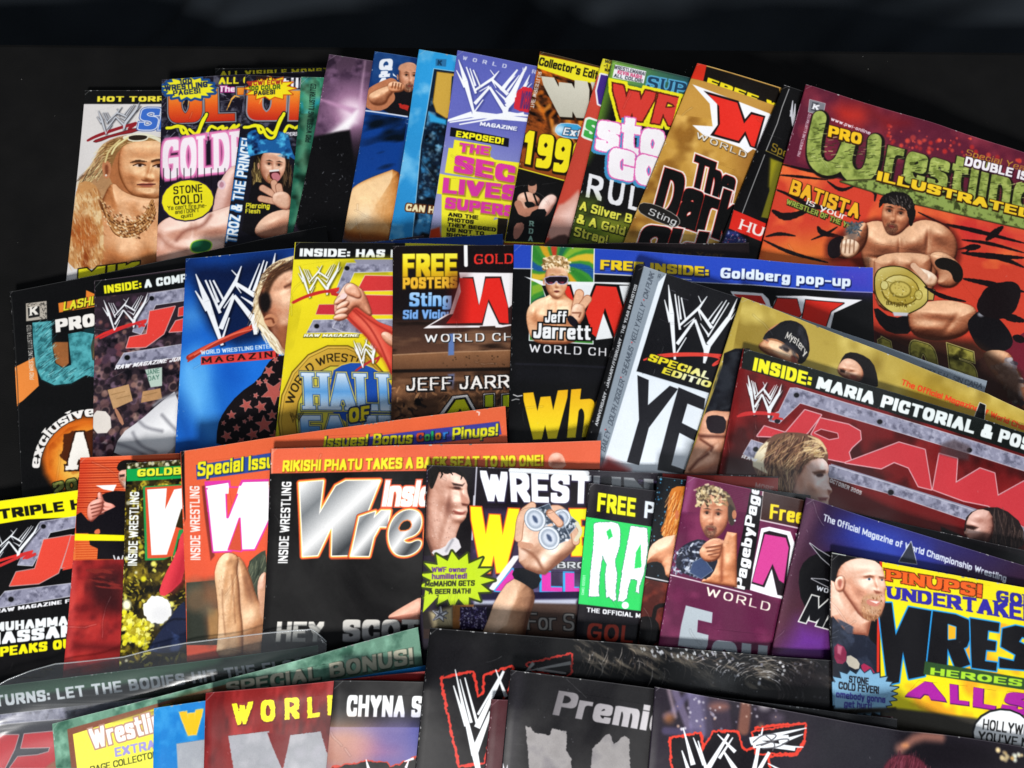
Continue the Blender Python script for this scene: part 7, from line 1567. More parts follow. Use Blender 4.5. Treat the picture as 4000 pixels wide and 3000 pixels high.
# man holding his chin
relief('225,500 300,420 380,200 440,210 440,545 222,512', [(390, 400, 40, 50, 0, .6), (350, 470, 60, 20, 0, .4), (400, 260, 30, 60, 0, -.3)], ('#6c3018', '#c07850', '#e8ac84'), rr=3, sm=0); line('350,300 345,500', 1.4, '#8c4428', blur=1.5)
tile(6)
poly('185,1530 215,1500 260,1490 330,1510 390,1540 420,1600 440,1659 400,1659 370,1620 200,1640 190,1590', '#58483c', sm=1)
tile(9)
f = face(300, 110, 96, 128, ang=6, flip=-1, skin='#c07c5c', dark='#6c3828', light='#e0a888', turn=.15, beard='#5c3c30', brow='#4c3428'); poly('385,20 430,60 430,150 400,170 385,120', '#38302c', sm=1, blur=.5); ell(424, 95, 14, 28, '#b87858'); ell(428, 132, 6, 6, '#e0e0e4')
tile(6); specks('180,1560 200,1500 260,1488 340,1510 380,1560 360,1620 290,1590 200,1620', 130, ['#d8c090', '#8c7450', '#f0e0b8', '#483828'], .3, .7, ln=2, seed=4); tile(9)
poly('70,320 130,270 220,240 290,290 330,360 290,470 230,500 60,440', '#1c2030', sm=1); specks('50,330 220,250 300,330 240,490 40,440', 200, ['#8c94a8', '#3c4458', '#c8d0dc', '#141824', '#586480'], .2, .6, ln=2)
poly('170,390 230,360 290,440 220,490 150,450', '#38486c', sm=0, line='#708098', lw=.3)
relief('205,320 240,270 290,238 355,245 348,310 332,372 260,392 218,362', [(300, 262, 40, 10, -10, .9), (300, 290, 40, 10, -5, .9), (295, 318, 36, 10, 0, .9), (290, 345, 34, 10, 5, .9)], ('#6c3420', '#c88460', '#f0bc98'), rr=3, part='hand'); line('240,290 300,262 350,262', 2, '#e0a080', blur=.5, sm=1)
for k in range(3): line([(250 + k * 8, 300 + k * 22), (340, 285 + k * 22)], .8, '#7c4430', blur=.4)
text('WORLD', (246, 592), (640, 692), (256, 540), '#ecead8', wt=.4, gap=1.9, part='subtitle')
poly('125,655 290,698 285,765 200,745 195,820 265,838 260,900 245,935 75,905 95,780', '#aab4bc', part='headline'); text('ou', (275, 1060), (620, 1100), (290, 800), '#a8b2ba', wt=.88, gap=.7)
for (a_, b_) in ((270, 40),): pass
m.wear = 4

m = start(M['official'], '#38182c', 9)
vgrad((0, '#2c1830'), (.4, '#48202c'), (1, '#381430'))
poly('1100,60 1500,120 2212,480 2212,600 1400,520 1000,300', '#2838a0', blur=18, alpha=.85, sm=1); poly('1200,180 1400,240 1420,360 1260,330', '#3450c0', blur=14, alpha=.7); poly('1700,330 2300,420 2300,700 1800,500', '#301418', blur=12, alpha=.7)
poly('860,0 980,0 780,400 700,860 660,940', '#7c4c68', blur=5, alpha=.45); poly('820,760 1030,800 1030,1000 700,960 760,860', '#6c30a0', blur=10, alpha=.8)
text('The Official Magazine of World Championship Wrestling', (970, 132), (2100, 510), (978, 90), '#d4dce8', wt=.65, gap=.4, part='subtitle')
poly('1440,385 1515,262 1550,400', '#303440', line='#d0d4e0', lw=.35)
poly('815,470 860,370 960,325 1060,320 1060,760 930,720 840,650', '#0a090c', sm=1, part='dark_disc'); poly('890,272 940,310 1040,370 1040,430 960,360', '#0c0c10', line='#d8d8e0', lw=.35); poly('900,490 980,495 1040,520 1040,560 960,520', '#0c0c10', line='#d8d8e0', lw=.35)
text('WOR', (928, 560), (1035, 590), (935, 532), '#c8ccd4', wt=.6, gap=.8); text('MA', (830, 750), (1090, 820), (905, 598), '#0c0c10', wt=.8, gap=.3, lay=[(1.0, '#e0e0dc', 0, 0, 0), (.3, '#14141a', 0, 0, 0)], part='title')
m.wear = 3
# ================================================================== printed covers, front row
m = start(M['turns'], '#1b1b1d', 7)
vgrad((0, '#2c4838'), (.035, '#3c5c48'), (.05, '#1c1e20'), (.3, '#242428'), (1, '#3c3c48'))
text('RETURNS: LET THE BODIES HIT THE FLOOR', (-158, 1300), (1960, 1040), (-168, 1230), '#dfe6ec', wt=.85, gap=.8, sp=2.4, part='banner_lettering')
poly('-300,1400 330,1310 560,1290 560,1700 -300,1700', '#3c3c44'); metal('-300,1370 1000,1220 1000,1300 -300,1420')
poly('-200,1460 115,1455 90,1540 30,1659 -200,1659', '#d83840', line='#d8b8bc', lw=.5, part='title'); poly('150,1450 420,1425 400,1659 60,1659 110,1590 230,1580 300,1560 310,1530 130,1535', '#d83840', line='#d8b8bc', lw=.5, part='title'); poly('300,1640 360,1600 400,1600 400,1659 280,1659', '#a86c50', blur=1)

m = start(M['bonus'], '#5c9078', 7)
vgrad((0, '#648c78'), (1, '#589078'))
mottle('330,1380 2800,700 2800,1659 330,1659', '#88b8a0', 8, .8, seed=3, octs=4); mottle('330,1380 2800,700 2800,1659 330,1659', '#2c5444', 9, .8, seed=8, octs=4)
poly('415,1420 1290,1170 1290,1350 950,1659 440,1659', '#805040'); poly('1290,1170 1500,1115 1500,1300 1290,1300', '#6c4c38'); poly('450,1450 955,1295 955,1700 480,1700', '#f0ec58', part='yellow_panel')
poly('700,1370 1050,1270 1300,1200 1300,1280 960,1320', '#8c7448', blur=3); poly('1030,1260 1140,1200 1300,1180 1300,1260 1100,1270', '#3c3018', blur=3, sm=1); poly('880,1320 1020,1270 1060,1262 1000,1290', '#f0ec40', blur=.6)
text('Wrestlin', (572, 1545), (1010, 1420), (545, 1420), '#f8f0ec', wt=.85, gap=.2, lay=[(.8, '#b08878', 0, 0, 0)], part='title', tr=(985, 1300)); text('EXTRA', (712, 1592), (960, 1540), (705, 1535), '#a098d8', wt=.8, gap=.6); text('PAGE COLLECTOR', (560, 1690), (975, 1592), (556, 1650), '#20281c', wt=.4, gap=.6)
tile(8); text('SPECIAL BONUS!', (-655, 1205), (498, 1018), (-660, 1130), '#b4b09c', wt=.75, gap=.7, lay=[(.4, '#38483c', .3, .4, .2)], part='banner_lettering', tr=(490, 915))
poly('-140,1110 -60,1080 60,1050 560,1000 560,1060 -140,1140', '#1c3028', blur=4, alpha=.35)  # soft shadow above the next magazine's edge, painted into the cover
m.wear = 2

m = start(M['sky'], '#1478c4', 7); m.edge = 0.6
mottle('940,1230 1280,1230 1280,1700 940,1700', '#3c9cdc', 8, .7, seed=2)
text('W', (1150, 1455), (1222, 1448), (1112, 1318), '#f4b818', wt=1.1, wy=.6, lay=[(.8, '#80a8a0', 0, 0, .3), (.4, '#f0c040', 0, 0, 0)], rough=.2, tr=(1248, 1300), part='title')
poly('1090,1510 1290,1480 1290,1700 1100,1700', '#a0a4ac', line='#5890c0', lw=.3, part='silver_letter'); mottle('1090,1510 1290,1480 1290,1700 1100,1700', '#b8bcc0', 7, .4, seed=5)

m = start(M['world'], '#801c1c', 7); m.edge = 0.7
mottle('1270,1180 2300,1050 2300,1700 1260,1700', '#a83030', 12, .9, seed=3, stretch=(.6, 1.6)); mottle('1270,1180 2300,1050 2300,1700 1260,1700', '#4c0c10', 12, .9, seed=6, stretch=(.6, 1.6)); poly('1275,1200 1380,1190 1370,1700 1270,1700', '#5c1014', blur=4, alpha=.6)
tile(7)
for ch, bl, br, tl in (('W', (1450, 1395), (1535, 1388), (1432, 1262)), ('O', (1610, 1375), (1700, 1370), (1608, 1240)), ('R', (1758, 1362), (1848, 1355), (1756, 1228)), ('L', (1898, 1352), (1975, 1342), (1895, 1222)), ('D', (2022, 1335), (2110, 1325), (2020, 1212))):
    text(ch, bl, br, tl, '#f4f020', wt=.95, wy=.6, rough=.3, part='title_letter', tr=((1562, 1248) if ch == 'W' else None), lay=[(.4, '#5c1010', .3, .4, .2)])
poly('1408,1460 1660,1430 1672,1500 1740,1659 1760,1700 1430,1700 1440,1659', ('n', 9, '#a2a2aa', '#989aa0', '#acacb2'), rough=.3, part='silver_shape'); poly('1790,1455 1980,1432 2010,1540 2080,1700 1740,1700', ('n', 9, '#a2a2aa', '#989aa0', '#acacb2'), rough=.3, part='silver_shape'); poly('1650,1440 1672,1500 1740,1660 1770,1560 1790,1460', '#701418', blur=.3)

m = start(M['chyna'], '#141315', 8)
poly('-200,1110 900,1130 900,1410 -200,1400', '#121214')
text('CHYNA SPE', (82, 1342), (680, 1348), (90, 1208), '#f0f2f2', wt=1.0, wy=.62, gap=.45, part='banner_lettering')
poly('-50,1405 700,1408 700,1800 -60,1800', '#5c60a0'); 
for x, y, rx, ry, c in ((60, 1480, 180, 90, '#d8a080'), (20, 1600, 130, 120, '#b87858'), (300, 1560, 120, 60, '#c07088'), (480, 1450, 140, 60, '#3c4088'), (330, 1430, 120, 40, '#8c78a0'), (420, 1640, 160, 60, '#605890'), (140, 1560, 60, 60, '#c08878')): ell(x, y, rx, ry, c, blur=12, alpha=.8)
poly('0,1659 60,1650 210,1620 330,1628 350,1659 540,1590 540,1700 0,1700', '#0c0c0c', rough=1, line='#c83828', lw=.7, part='title'); shards([(205, 1605, 225, 1680, 3, 12), (440, 1620, 500, 1600, 3, 8), (470, 1610, 450, 1659, 3, 9)], '#f0f0f4')
m.wear = 3

m = start(M['splash'], '#100f11', 8); m.edge = 0.3
vgrad((0, '#0e0e10'), (1, '#18161a'))
poly('610,850 980,850 930,1659 560,1659', '#1c1a1e', alpha=.5, blur=4)
SP = '1450,860 2600,930 3300,1000 3300,1200 2300,1160 1700,1090 1560,1000'
mottle(SP, '#6c6458', 6, .8, seed=3, octs=4, stretch=(2.2, .5), ang=25)
for k in range(170):
    r = random.Random(k); t_ = r.random(); x = 1480 + t_ * 1500; y = 880 + t_ * 110 + r.uniform(0, 160) * (1 - .5 * t_); L_ = r.uniform(30, 120); a = R(30 + 70 * math.sin(k * .013 + x * .004))
    line([(x, y), (x + L_ * .6 * math.cos(a), y + L_ * .5 * math.sin(a) * .9), (x + L_ * math.cos(a + .25), y + L_ * math.sin(a + .25))], r.uniform(.2, .6), r.choice(['#8c8070', '#685c50', '#b0a8a0', '#4c4038', '#786c60']), alpha=r.uniform(.3, .9), blur=.2, sm=1, taper=True)
specks('1440,850 3200,960 3200,1240 1800,1100', 110, ['#a8acb0', '#7c7c84', '#c0c0c4', '#4c4c54'], .12, .45, blur=.2, alpha=.7); specks('1900,880 2500,930 2500,1000 1900,960', 50, ['#d8dce0', '#a8a8b0'], .2, .7, ln=1.4, ang=60)
tile(9)
for k in range(120):
    r = random.Random(900 + k); a0 = R(r.uniform(-150, 10)); q = r.uniform(120, 330); x = 560 + q * math.cos(a0); y = 1180 + q * .62 * math.sin(a0); 
    line([(x, y), (x + 26 * math.cos(a0 + 1.2), y + 22 * math.sin(a0 + 1.2)), (x + 50 * math.cos(a0 + 1.5), y + 40 * math.sin(a0 + 1.5))], r.uniform(.2, .5), r.choice(['#8c8478', '#b8b4b0', '#5c544c', '#e0e0e4']), alpha=r.uniform(.3, .8), blur=.2, sm=1)
specks('200,960 1000,1000 1000,1250 400,1200', 50, ['#d8dce0', '#f0f0f4', '#70707c'], .2, .9, blur=.3)
poly('820,990 1030,1000 1030,1290 640,1220', '#141014', blur=8, alpha=.8)
tile(8)
def wf(dx, dy, k=1.0, f_=False):
    q = lambda L: [(dx + x * k, dy + y * k) for x, y in pts(L)]
    RD = '#d83c30'
    poly(q('0,30 185,-5 200,60 215,150 260,120 270,10 430,-40 420,40 300,330 255,540 110,560 60,330'), '#121014', line=RD, lw=1.5, rough=.8, part='title')
    shards([(*q([(80, -30)])[0], *q([(200, 500)])[0], 3, 20), (*q([(70, 70)])[0], *q([(150, 320)])[0], 4, 14), (*q([(110, 30)])[0], *q([(180, 300)])[0], 3, 10), (*q([(140, 20)])[0], *q([(220, 320)])[0], 4, 10), (*q([(380, -20)])[0], *q([(215, 330)])[0], 8, 20), (*q([(330, -30)])[0], *q([(395, 140)])[0], 3, 12), (*q([(350, 20)])[0], *q([(220, 250)])[0], 4, 8), (*q([(200, 480)])[0], *q([(300, 230)])[0], 24, 10), (*q([(200, 480)])[0], *q([(225, 600)])[0], 22, 16)], '#eef2f4')
wf(675, 1080)
poly('1200,1020 1470,960 1470,1060 1440,1090 1240,1060', '#121014', line='#c83830', lw=1.1, rough=.7); shards([(1200, 1060, 1470, 1010, 4, 12), (1260, 1050, 1440, 1075, 8, 6), (1185, 1075, 1240, 1010, 4, 12)], '#8c8c8c'); poly('830,1270 970,1230 960,1659 880,1659', '#121014', alpha=0)
m.wear = 5

m = start(M['heroes'], '#efe018', 9)
poly('960,310 1330,372 1330,1300 1030,1320 960,1330', '#0e0d10'); line('1328,372 1310,1290', 1.6, '#d83020')
mottle('1340,650 2300,800 2300,1400 1300,1290', '#f0a020', 14, .9, seed=3)
text('PINUPS! ', (1360, 500), (2000, 618), (1360, 430), '#e86020', wt=.85, wy=.6, gap=.5, slab=True, lay=[(.5, '#501808', 0, 0, 0)], rough=.15, tr=(2005, 535)); text('GOLDB', (2040, 630), (2420, 690), (2040, 560), '#2c2890', wt=.85, wy=.6, gap=.5, slab=True, rough=.15); text('UNDERTAKER', (1365, 610), (2290, 765), (1365, 535), '#30289c', wt=.85, wy=.6, gap=.45, slab=True, rough=.15, tr=(2290, 660))
text('WRESTL', (1365, 1130), (2790, 1180), (1330, 650), '#100e12', wt=.95, wy=.55, gap=.2, tr=(2820, 850), lay=[(1.1, '#2090d8', 0, 0, 0)], part='title') if False else None
BK = dict(line='#2898e0', lw=.8, part='title')
poly('1312,640 1395,640 1420,840 1500,665 1640,690 1600,1090 1500,1110 1465,940 1440,1130 1370,1145', '#111014', **BK)
poly('1650,690 1790,712 1870,745 1890,830 1860,910 1840,920 1880,1020 1790,1050 1740,920 1735,1070 1610,1050 1630,870', '#111014', **BK); poly('1745,775 1790,790 1788,860 1745,865', '#f0b020', line='#2898e0', lw=.5)
poly('1880,735 2060,765 2055,820 1990,810 1985,870 2040,880 2035,935 1978,930 1970,1000 2045,1010 2040,1060 1890,1040', '#111014', **BK)
poly('2080,800 2160,780 2300,810 2300,880 2200,850 2180,880 2300,940 2300,1060 2060,1040 2060,980 2150,1000 2160,960 2070,910', '#111014', **BK)
tile(9); poly('1600,1000 2300,1120 2300,1190 1590,1080', '#2c4c28', part='banner'); text('HEROES OF', (1632, 1082), (2420, 1185), (1636, 1038), '#a8dc30', wt=.8, wy=.55, gap=.7, part='banner_lettering')
text('ALL STARS', (1478, 1215), (2760, 1420), (1560, 1120), '#a8209c', wt=1.05, wy=.66, gap=.45, lay=[(.5, '#f8e850', 0, 0, 0), (.25, '#50105c', 0, 0, 0)], part='headline', tr=(2800, 1340)) if False else None
for s, bl, br, tl, tr_ in (('A', (1478, 1215), (1730, 1248), (1560, 1120), (1680, 1135)), ('L', (1755, 1258), (1870, 1272), (1752, 1140), None), ('L', (1895, 1278), (2035, 1300), (1900, 1160), None), ('S', (2060, 1310), (2290, 1340), (2110, 1185), None)): text(s, bl, br, tl, '#a8209c', wt=1.15, wy=.62, lay=[(.3, '#50105c', .3, .3, .1)], tr=tr_)
poly('1030,1290 1420,1290 1900,1350 2300,1410 2300,1600 1030,1400', '#38342c', blur=1.2)
ell(2080, 1450, 192, 160, '#181818', ang=5); ell(2082, 1452, 182, 150, '#eef0f2', ang=5, part='speech_bubble'); text("HOLLYWOOD", (1955, 1420), (2320, 1470), (1962, 1355), '#161616', wt=.5, gap=.8); text("YOU'VE NEVER", (1925, 1490), (2400, 1560), (1932, 1430), '#161616', wt=.5, gap=.7)
# bald man
poly('1030,700 1100,800 1240,840 1300,900 1300,1150 1030,1150', '#181c28', sm=0); BT = ('#8a4c38', '#d89c80', '#f6d8c4')
relief('1020,500 1100,540 1180,680 1270,750 1250,845 1130,835 1020,725', [(1120, 700, 30, 90, -35, .5)], BT, rr=7, sm=0)
relief('1050,490 1070,420 1120,378 1200,360 1280,373 1332,410 1352,470 1350,500 1362,545 1352,575 1358,640 1325,725 1270,757 1200,725 1150,650 1100,580', [(1200, 420, 100, 40, 0, .3), (1255, 470, 50, 10, -5, .9), (1255, 494, 34, 12, 0, -1), (1335, 478, 24, 9, 0, .9), (1335, 497, 18, 10, 0, -.9), (1308, 530, 14, 50, -12, 1.2), (1308, 566, 28, 12, 5, 1), (1220, 550, 46, 40, 0, .6), (1290, 635, 50, 12, 5, .8), (1275, 720, 50, 26, 10, .7), (1150, 560, 40, 90, -25, -.4)], BT, rr=9, lx=.15, ly=-.65, spec=.2, sm=1, part='bald_man_portrait')
relief('1040,520 1058,478 1095,472 1112,510 1097,568 1060,574', [(1078, 520, 12, 26, 0, -1)], BT, rr=2.5, edge=.5); poly('1060,500 1090,495 1085,545 1068,545', '#a85c4c', blur=1, sm=1)
poly('1220,478 1260,468 1285,478 1260,482', '#7c4c38', blur=.5); poly('1228,492 1270,484 1278,500 1240,504', '#f0e4e0', blur=.4, sm=1); ell(1256, 493, 8, 8, '#405060'); poly('1315,475 1345,480 1345,490 1320,486', '#7c4c38', blur=.5); ell(1335, 498, 7, 6, '#405060')
poly('1285,562 1330,575 1300,585', '#8c4c3c', blur=.7); 
poly('1215,600 1260,580 1335,592 1340,700 1310,745 1250,755 1210,720 1200,660', '#a87c58', sm=1, blur=1.2, alpha=.6); specks('1210,600 1340,590 1335,720 1280,752 1210,720', 140, ['#8c5834', '#c89468', '#e0b890', '#6c4024'], .12, .25, ang=75, ln=.8)
poly('1240,615 1310,622 1330,640 1300,665 1240,650', '#c87c6c', sm=1, blur=.4); poly('1255,625 1320,632 1300,645', '#f0e0d8'); 
poly('1030,720 1120,830 1230,840 1300,900 1300,1100 1180,1060 1030,960', '#1b2030', sm=0, part='dark_shirt'); mottle('1030,720 1300,860 1300,1060 1030,960', '#343c50', 5, .9, seed=4); poly('1040,880 1120,920 1110,1020 1040,1010', '#8c2448', sm=1); poly('1120,950 1200,1000 1190,1060 1110,1020', '#c8c0b0', sm=1); poly('1200,1000 1290,1050 1290,1120 1220,1100', '#a82850', sm=1); poly('1060,900 1090,910 1080,960 1060,950', '#c86c84', blur=.6)
burst(1200, 1200, 240, 150, 24, '#80b0d0', inner=.84, line='#203040', lw=.5, part='starburst', seed=4)
for s, bl, br, tl, c in (('STONE', (1130, 1130), (1252, 1145), (1132, 1088), '#181820'), ('COLD FEVER!', (1065, 1170), (1315, 1202), (1068, 1124), '#181820'), ('omebody gonna', (1050, 1222), (1355, 1258), (1052, 1180), '#383890'), ('get hurt!', (1100, 1280), (1270, 1298), (1102, 1238), '#383890')): text(s, bl, br, tl, c, wt=.7, gap=.5, part='badge_lettering')
poly('1020,1290 1420,1285 1430,1310 1020,1330', '#282420', blur=1)
line('1030,330 1110,345', .8, '#c8d0c8')

m = start(M['maroon'], '#44121c', 8)
m.wear = 1

m = start(M['premi'], '#151416', 8); m.edge = 0.8
vgrad((0, '#161518'), (1, '#1c1b1f')); poly('1110,1060 1180,1070 1130,1659 1060,1659', '#2c2a30', blur=4, alpha=.7)
text('Premiere', (1355, 1330), (2290, 1490), (1395, 1180), ('h', '#706c70', '#a8a4a8', '#d0ccd0', '#e8e8e8'), wt=1.0, gap=.5, part='headline', tr=(2310, 1330))
SV = ('n', 10, '#8c8888', '#989494', '#807c80')
poly('1190,1400 1225,1410 1245,1440 1340,1455 1350,1415 1445,1435 1440,1540 1470,1600 1475,1700 1215,1700', SV, rough=.5, part='silver_letter'); poly('1600,1540 1690,1450 1710,1445 1735,1510 1800,1455 1830,1480 1838,1700 1590,1700', SV, rough=.5, part='silver_letter')
line('1090,1510 1180,1515', .5, '#28262a'); specks('1250,1270 1600,1560 1400,1540', 6, ['#707078'], .2, .3); shards([(1050, 1630, 1060, 1700, 2, 8), (1078, 1640, 1070, 1700, 2, 8)], '#f0f0f4')
m.wear = 4

m = start(M['wwf'], '#1e1a22', 9)
vgrad((0, '#241e28'), (1, '#2c2834'))
for q, w_, c in (('60,1190 140,1400 170,1659', 4, '#7c7090'), ('140,1200 40,1320 0,1340', 3, '#60587c'), ('190,1200 200,1430', 9, '#8078a0'), ('240,1210 280,1500 330,1659', 5, '#484058'), ('500,1240 480,1420', 6, '#98604c'), ('0,1430 200,1440', 4, '#50486a'), ('330,1250 350,1400', 10, '#3c3040'), ('20,1180 60,1340', 2, '#a08c98'), ('600,1260 640,1400', 14, '#2c2430')): line(q, w_, c, blur=1.2, alpha=.7)
for x, y, rx, ry, c in ((330, 1280, 60, 26, '#a06858'), (610, 1280, 30, 20, '#d8d0d4'), (690, 1350, 40, 30, '#5c5060'), (20, 1350, 30, 30, '#a86838'), (590, 1430, 14, 40, '#c89870')): ell(x, y, rx, ry, c, blur=2.5, alpha=.7)
specks('40,1190 700,1280 700,1420 60,1420', 40, ['#e0dce4', '#8c8498', '#c0a090'], .3, .8, blur=.4)
poly('900,1330 1450,1390 1450,1700 900,1700', '#26262c', blur=10, alpha=.8); poly('1430,1420 2300,1540 2300,1700 1430,1700', '#141016', blur=8)
line('1450,1540 1560,1460 1700,1470', 5, '#a87060', blur=2.5, sm=1, alpha=.8); ell(1480, 1520, 20, 12, '#d89060', blur=2); specks('2040,1540 2200,1570 2212,1640 2060,1600', 14, ['#f0d8a0', '#c8a060', '#e8ecd8'], .5, 1.4, blur=.7)
poly('1340,1659 1390,1590 1480,1570 1580,1600 1640,1700 1340,1700', '#5c2430', sm=1, blur=1, part='red_haired_portrait'); hairs('1350,1700 1400,1590 1560,1590 1630,1700', 110, ['#6c3040', '#4c1c28', '#985060', '#28101a'], ln=5, ang=-80, alpha=.7)
RD = dict(line='#e04030', lw=1.3, rough=.7)
poly('30,1480 210,1450 225,1560 250,1520 300,1440 440,1440 470,1540 500,1560 560,1540 560,1420 700,1400 855,1395 850,1500 800,1570 620,1580 640,1659 640,1800 60,1800 40,1600', '#17151a', part='title', **RD)
poly('540,1440 860,1390 850,1480 800,1560 560,1570', '#17151a', line='#e04030', lw=1.0, rough=.5)
shards([(108, 1410, 170, 1640, 3, 16), (100, 1550, 150, 1700, 4, 14), (170, 1470, 240, 1640, 3, 14), (200, 1490, 260, 1700, 4, 12), (390, 1450, 250, 1680, 8, 18), (320, 1450, 430, 1560, 3, 12), (415, 1470, 330, 1600, 4, 10), (360, 1560, 450, 1700, 6, 20), (600, 1410, 540, 1700, 4, 16), (580, 1450, 560, 1600, 6, 10), (520, 1490, 870, 1412, 20, 3), (530, 1500, 800, 1540, 18, 14), (540, 1520, 850, 1530, 16, 3), (560, 1480, 760, 1470, 12, 16), (700, 1500, 850, 1450, 16, 3), (640, 1560, 560, 1700, 10, 14), (630, 1630, 760, 1700, 3, 10)], '#f0f4f8')
for q in ('540,1500 600,1450 700,1450 640,1500 560,1520', '590,1520 700,1480 780,1480 700,1530 600,1540', '620,1460 680,1510 660,1550'): line(q, .6, '#58585e', sm=2)
m.wear = 4
# ------------------------------------------------------------------ table and backdrop
def cloth_mat(name, c0, c1, sc, rough=.9):
    mat, nt, b = nodes(name)
    tc = nt.nodes.new('ShaderNodeTexCoord')
    n = nt.nodes.new('ShaderNodeTexNoise'); n.inputs['Scale'].default_value = sc; n.inputs['Detail'].default_value = 6
    r = nt.nodes.new('ShaderNodeValToRGB'); r.color_ramp.elements[0].color = (*c0, 1); r.color_ramp.elements[1].color = (*c1, 1)
    r.color_ramp.elements[0].position = .35; r.color_ramp.elements[1].position = .7
    nt.links.new(tc.outputs['Object'], n.inputs['Vector']); nt.links.new(n.outputs[0], r.inputs[0]); nt.links.new(r.outputs[0], b.inputs['Base Color'])
    f = nt.nodes.new('ShaderNodeTexNoise'); f.inputs['Scale'].default_value = 1400; f.inputs['Detail'].default_value = 2
    bp = nt.nodes.new('ShaderNodeBump'); bp.inputs['Strength'].default_value = .5; bp.inputs['Distance'].default_value = .0006
    nt.links.new(tc.outputs['Object'], f.inputs['Vector']); nt.links.new(f.outputs[0], bp.inputs['Height']); nt.links.new(bp.outputs[0], b.inputs['Normal'])
    b.inputs['Roughness'].default_value = rough; b.inputs['Specular IOR Level'].default_value = .12
    return mat
felt = cloth_mat('black_table_cover', (.0024, .0024, .0025), (.0052, .005, .005), 30)
eA = unproj(0, 168, 0); eB = unproj(4000, 200, 0)
def edge_y(x): return eA[1] + (eB[1] - eA[1]) * (x - eA[0]) / (eB[0] - eA[0])
V = []; F = []
xs = np.linspace(-700, 700, 57); rows = [-600, -400, -200, 0, 100, 150]
for x in xs:
    ye = edge_y(x)
    for y in rows: V.append((x / 1000, y / 1000, 0))
    V.append((x / 1000, (ye - 3) / 1000, 0)); V.append((x / 1000, (ye - .8) / 1000, -.0008)); V.append((x / 1000, ye / 1000, -.003)); V.append((x / 1000, ye / 1000, -.08))
n = len(rows) + 4
for i in range(len(xs) - 1):
    for j in range(n - 1):
        F.append((i * n + j, (i + 1) * n + j, (i + 1) * n + j + 1, i * n + j + 1))
table = mesh_obj('table_surface', V, F, felt, smooth_=False); table['kind'] = 'structure'; table['label'] = 'black cloth-covered table top under the magazines'
# backdrop cloth beyond the table edge, in soft diagonal folds
dark = cloth_mat('dark_blue_backdrop_cloth', (.0075, .0098, .0128), (.011, .0142, .0182), 12)
V = []; F = []
NX, NY = 180, 70
for j in range(NY):
    for i in range(NX):
        x = -600 + 1200 * i / (NX - 1); y = edge_y(x) + 2 + 260 * j / (NY - 1)
        t = j / (NY - 1)
        z = -62 + 70 * t + 14 * math.sin((x + y * 1.5) / 31 + 1.2 * math.sin(y / 40)) * (.5 + .5 * math.sin(x / 90 + 1)) + 24 * math.sin((x - y * .9) / 44 + .8) + 2.5 * math.sin((x * .8 - y * 1.3) / 11 + math.sin(x / 37)) + 5 * math.sin((x + y * .4) / 19 + 2 * math.sin(y / 33))
        V.append((x / 1000, y / 1000, z / 1000))
for j in range(NY - 1):
    for i in range(NX - 1):
        a = j * NX + i; F.append((a, a + 1, a + NX + 1, a + NX))
bd = mesh_obj('backdrop_cloth', V, F, dark); bd['kind'] = 'structure'; bd['label'] = 'dark blue-black cloth in soft folds behind the table'
# lint on the table cover
lint, nt, b = nodes('lint'); b.inputs['Base Color'].default_value = (.25, .24, .22, 1)
V = []; F = []; rl = random.Random(3)
for k in range(160):
    x = rl.uniform(-330, 330); y = rl.uniform(-40, edge_y(0) - 4); s = rl.uniform(.12, .38); a = rl.uniform(0, 6.3)
    zz = float(bil(HF, np.array([(x - GX0) / GS]), np.array([(y - GY0) / GS]))[0])
    if zz > .01: continue
    b0 = len(V); dx, dy = math.cos(a) * s, math.sin(a) * s
    for sx, sy, sz in ((1, 0, .12), (0, .5, .3), (-1, 0, .12), (0, -.5, .3)):
        V.append(((x + dx * sx - dy * sy) / 1000, (y + dy * sx + dx * sy) / 1000, sz / 1000))
    F.append((b0, b0 + 1, b0 + 2, b0 + 3))
if V:
    lo = mesh_obj('lint', V, F, lint, smooth_=False); lo['kind'] = 'stuff'; lo['label'] = 'tiny pale lint specks on the black table cover'
# ------------------------------------------------------------------ covers
for m in MAGS:
    if not hasattr(m, 'cv'): start(m, m.col, 1)
for m in MAGS:
    cv = m.cv
    wear(m)
    build(m)
SLEEVE_CODE = 1
# ------------------------------------------------------------------ clear plastic sleeve round the magazine at the near left
film, nt, b = nodes('clear_plastic_film')
nt.nodes.remove(b)
tr_ = nt.nodes.new('ShaderNodeBsdfTransparent'); tr_.inputs[0].default_value = (.95, .96, .96, 1)
gl = nt.nodes.new('ShaderNodeBsdfGlossy'); gl.inputs['Roughness'].default_value = .26; gl.inputs[0].default_value = (1, 1, 1, 1)
df = nt.nodes.new('ShaderNodeBsdfDiffuse'); df.inputs[0].default_value = (.8, .84, .86, 1)
lw_ = nt.nodes.new('ShaderNodeLayerWeight'); lw_.inputs[0].default_value = .35
fr = nt.nodes.new('ShaderNodeMapRange'); fr.inputs[3].default_value = .085; fr.inputs[4].default_value = .5; nt.links.new(lw_.outputs[1], fr.inputs[0])
m1 = nt.nodes.new('ShaderNodeMixShader'); m1.inputs[0].default_value = .03
m2 = nt.nodes.new('ShaderNodeMixShader')
nt.links.new(tr_.outputs[0], m1.inputs[1]); nt.links.new(df.outputs[0], m1.inputs[2]); nt.links.new(m1.outputs[0], m2.inputs[1]); nt.links.new(gl.outputs[0], m2.inputs[2]); nt.links.new(fr.outputs[0], m2.inputs[0])
nt.links.new(m2.outputs[0], nt.nodes['Material Output'].inputs[0])
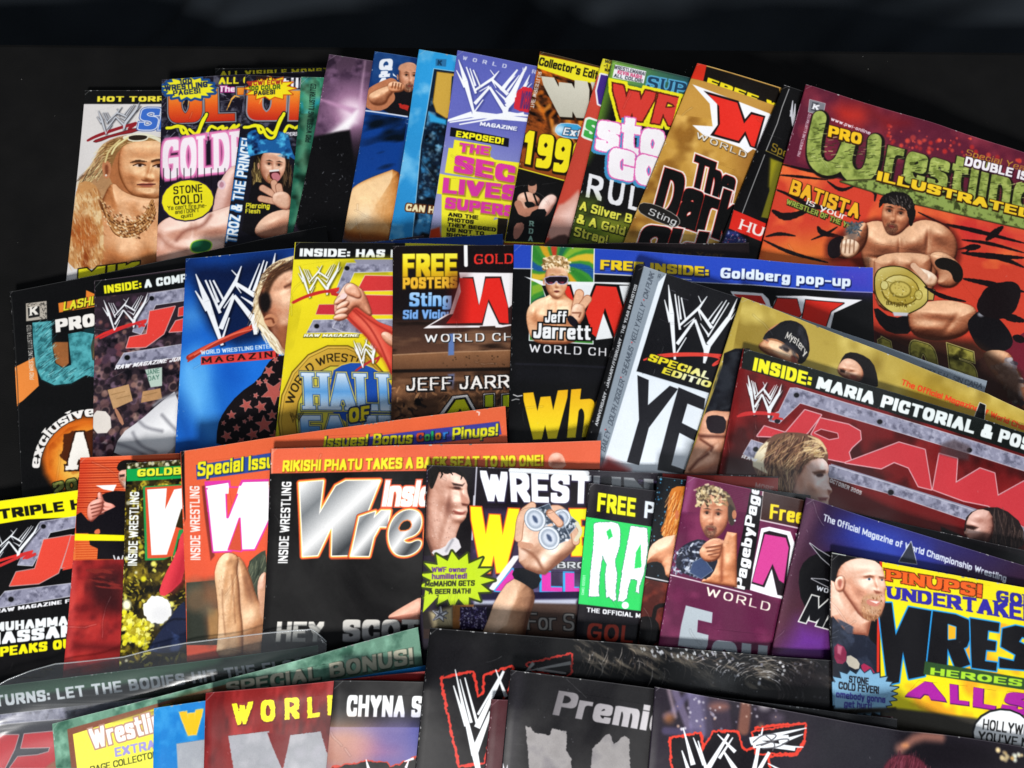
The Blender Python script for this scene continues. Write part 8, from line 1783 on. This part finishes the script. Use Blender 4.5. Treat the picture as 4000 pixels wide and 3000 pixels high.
tc = nt.nodes.new('ShaderNodeTexCoord'); nn = nt.nodes.new('ShaderNodeTexNoise'); nn.inputs['Scale'].default_value = 14; nn.inputs['Detail'].default_value = 4; nn.inputs['Distortion'].default_value = 1.2
mp = nt.nodes.new('ShaderNodeMapping'); mp.inputs['Scale'].default_value = (.35, 1.6, 1); mp.inputs['Rotation'].default_value = (0, 0, R(-10))
bp = nt.nodes.new('ShaderNodeBump'); bp.inputs['Strength'].default_value = .7; bp.inputs['Distance'].default_value = .004
nt.links.new(tc.outputs['Object'], mp.inputs[0]); nt.links.new(mp.outputs[0], nn.inputs['Vector']); nt.links.new(nn.outputs[0], bp.inputs['Height']); [nt.links.new(bp.outputs[0], q_.inputs['Normal']) for q_ in (gl, df, lw_)]
mt = M['turns']
def sleeve():
    root = bpy.data.objects.new('plastic_sleeve', None); C.collection.objects.link(root); root.empty_display_size = .02
    base = Vector(world_pt(mt, mt.W / 2, mt.H / 2, uvz(mt, mt.W / 2, mt.H / 2))); root.location = base
    root['label'] = 'crinkled clear plastic sleeve round the magazine at the near left'; root['category'] = 'plastic sleeve'
    V, NU, NV = SLEEVE; V = V / 1000 - np.array(base); F = []
    for i in range(NU - 1):
        for j in range(NV - 1):
            a = i * NV + j; F.append((a, a + 1, a + NV + 1, a + NV))
    mesh_obj('film', V, F, film, root)
    # welded rim along the top edge
    VV = []; FF = []
    for i in range(NU):
        p = Vector(V[i * NV])
        for k in range(5):
            a_ = k / 5 * 2 * math.pi; VV.append((p.x, p.y + .0004 * math.cos(a_), p.z + .0004 * math.sin(a_)))
    for i in range(NU - 1):
        for k in range(5): FF.append((i * 5 + k, (i + 1) * 5 + k, (i + 1) * 5 + (k + 1) % 5, i * 5 + (k + 1) % 5))
    rim, nt2, b2 = nodes('sleeve_rim'); b2.inputs['Base Color'].default_value = (.55, .58, .6, 1); b2.inputs['Alpha'].default_value = .35; b2.inputs['Roughness'].default_value = .15
    mesh_obj('rim', VV, FF, rim, root)
sleeve()
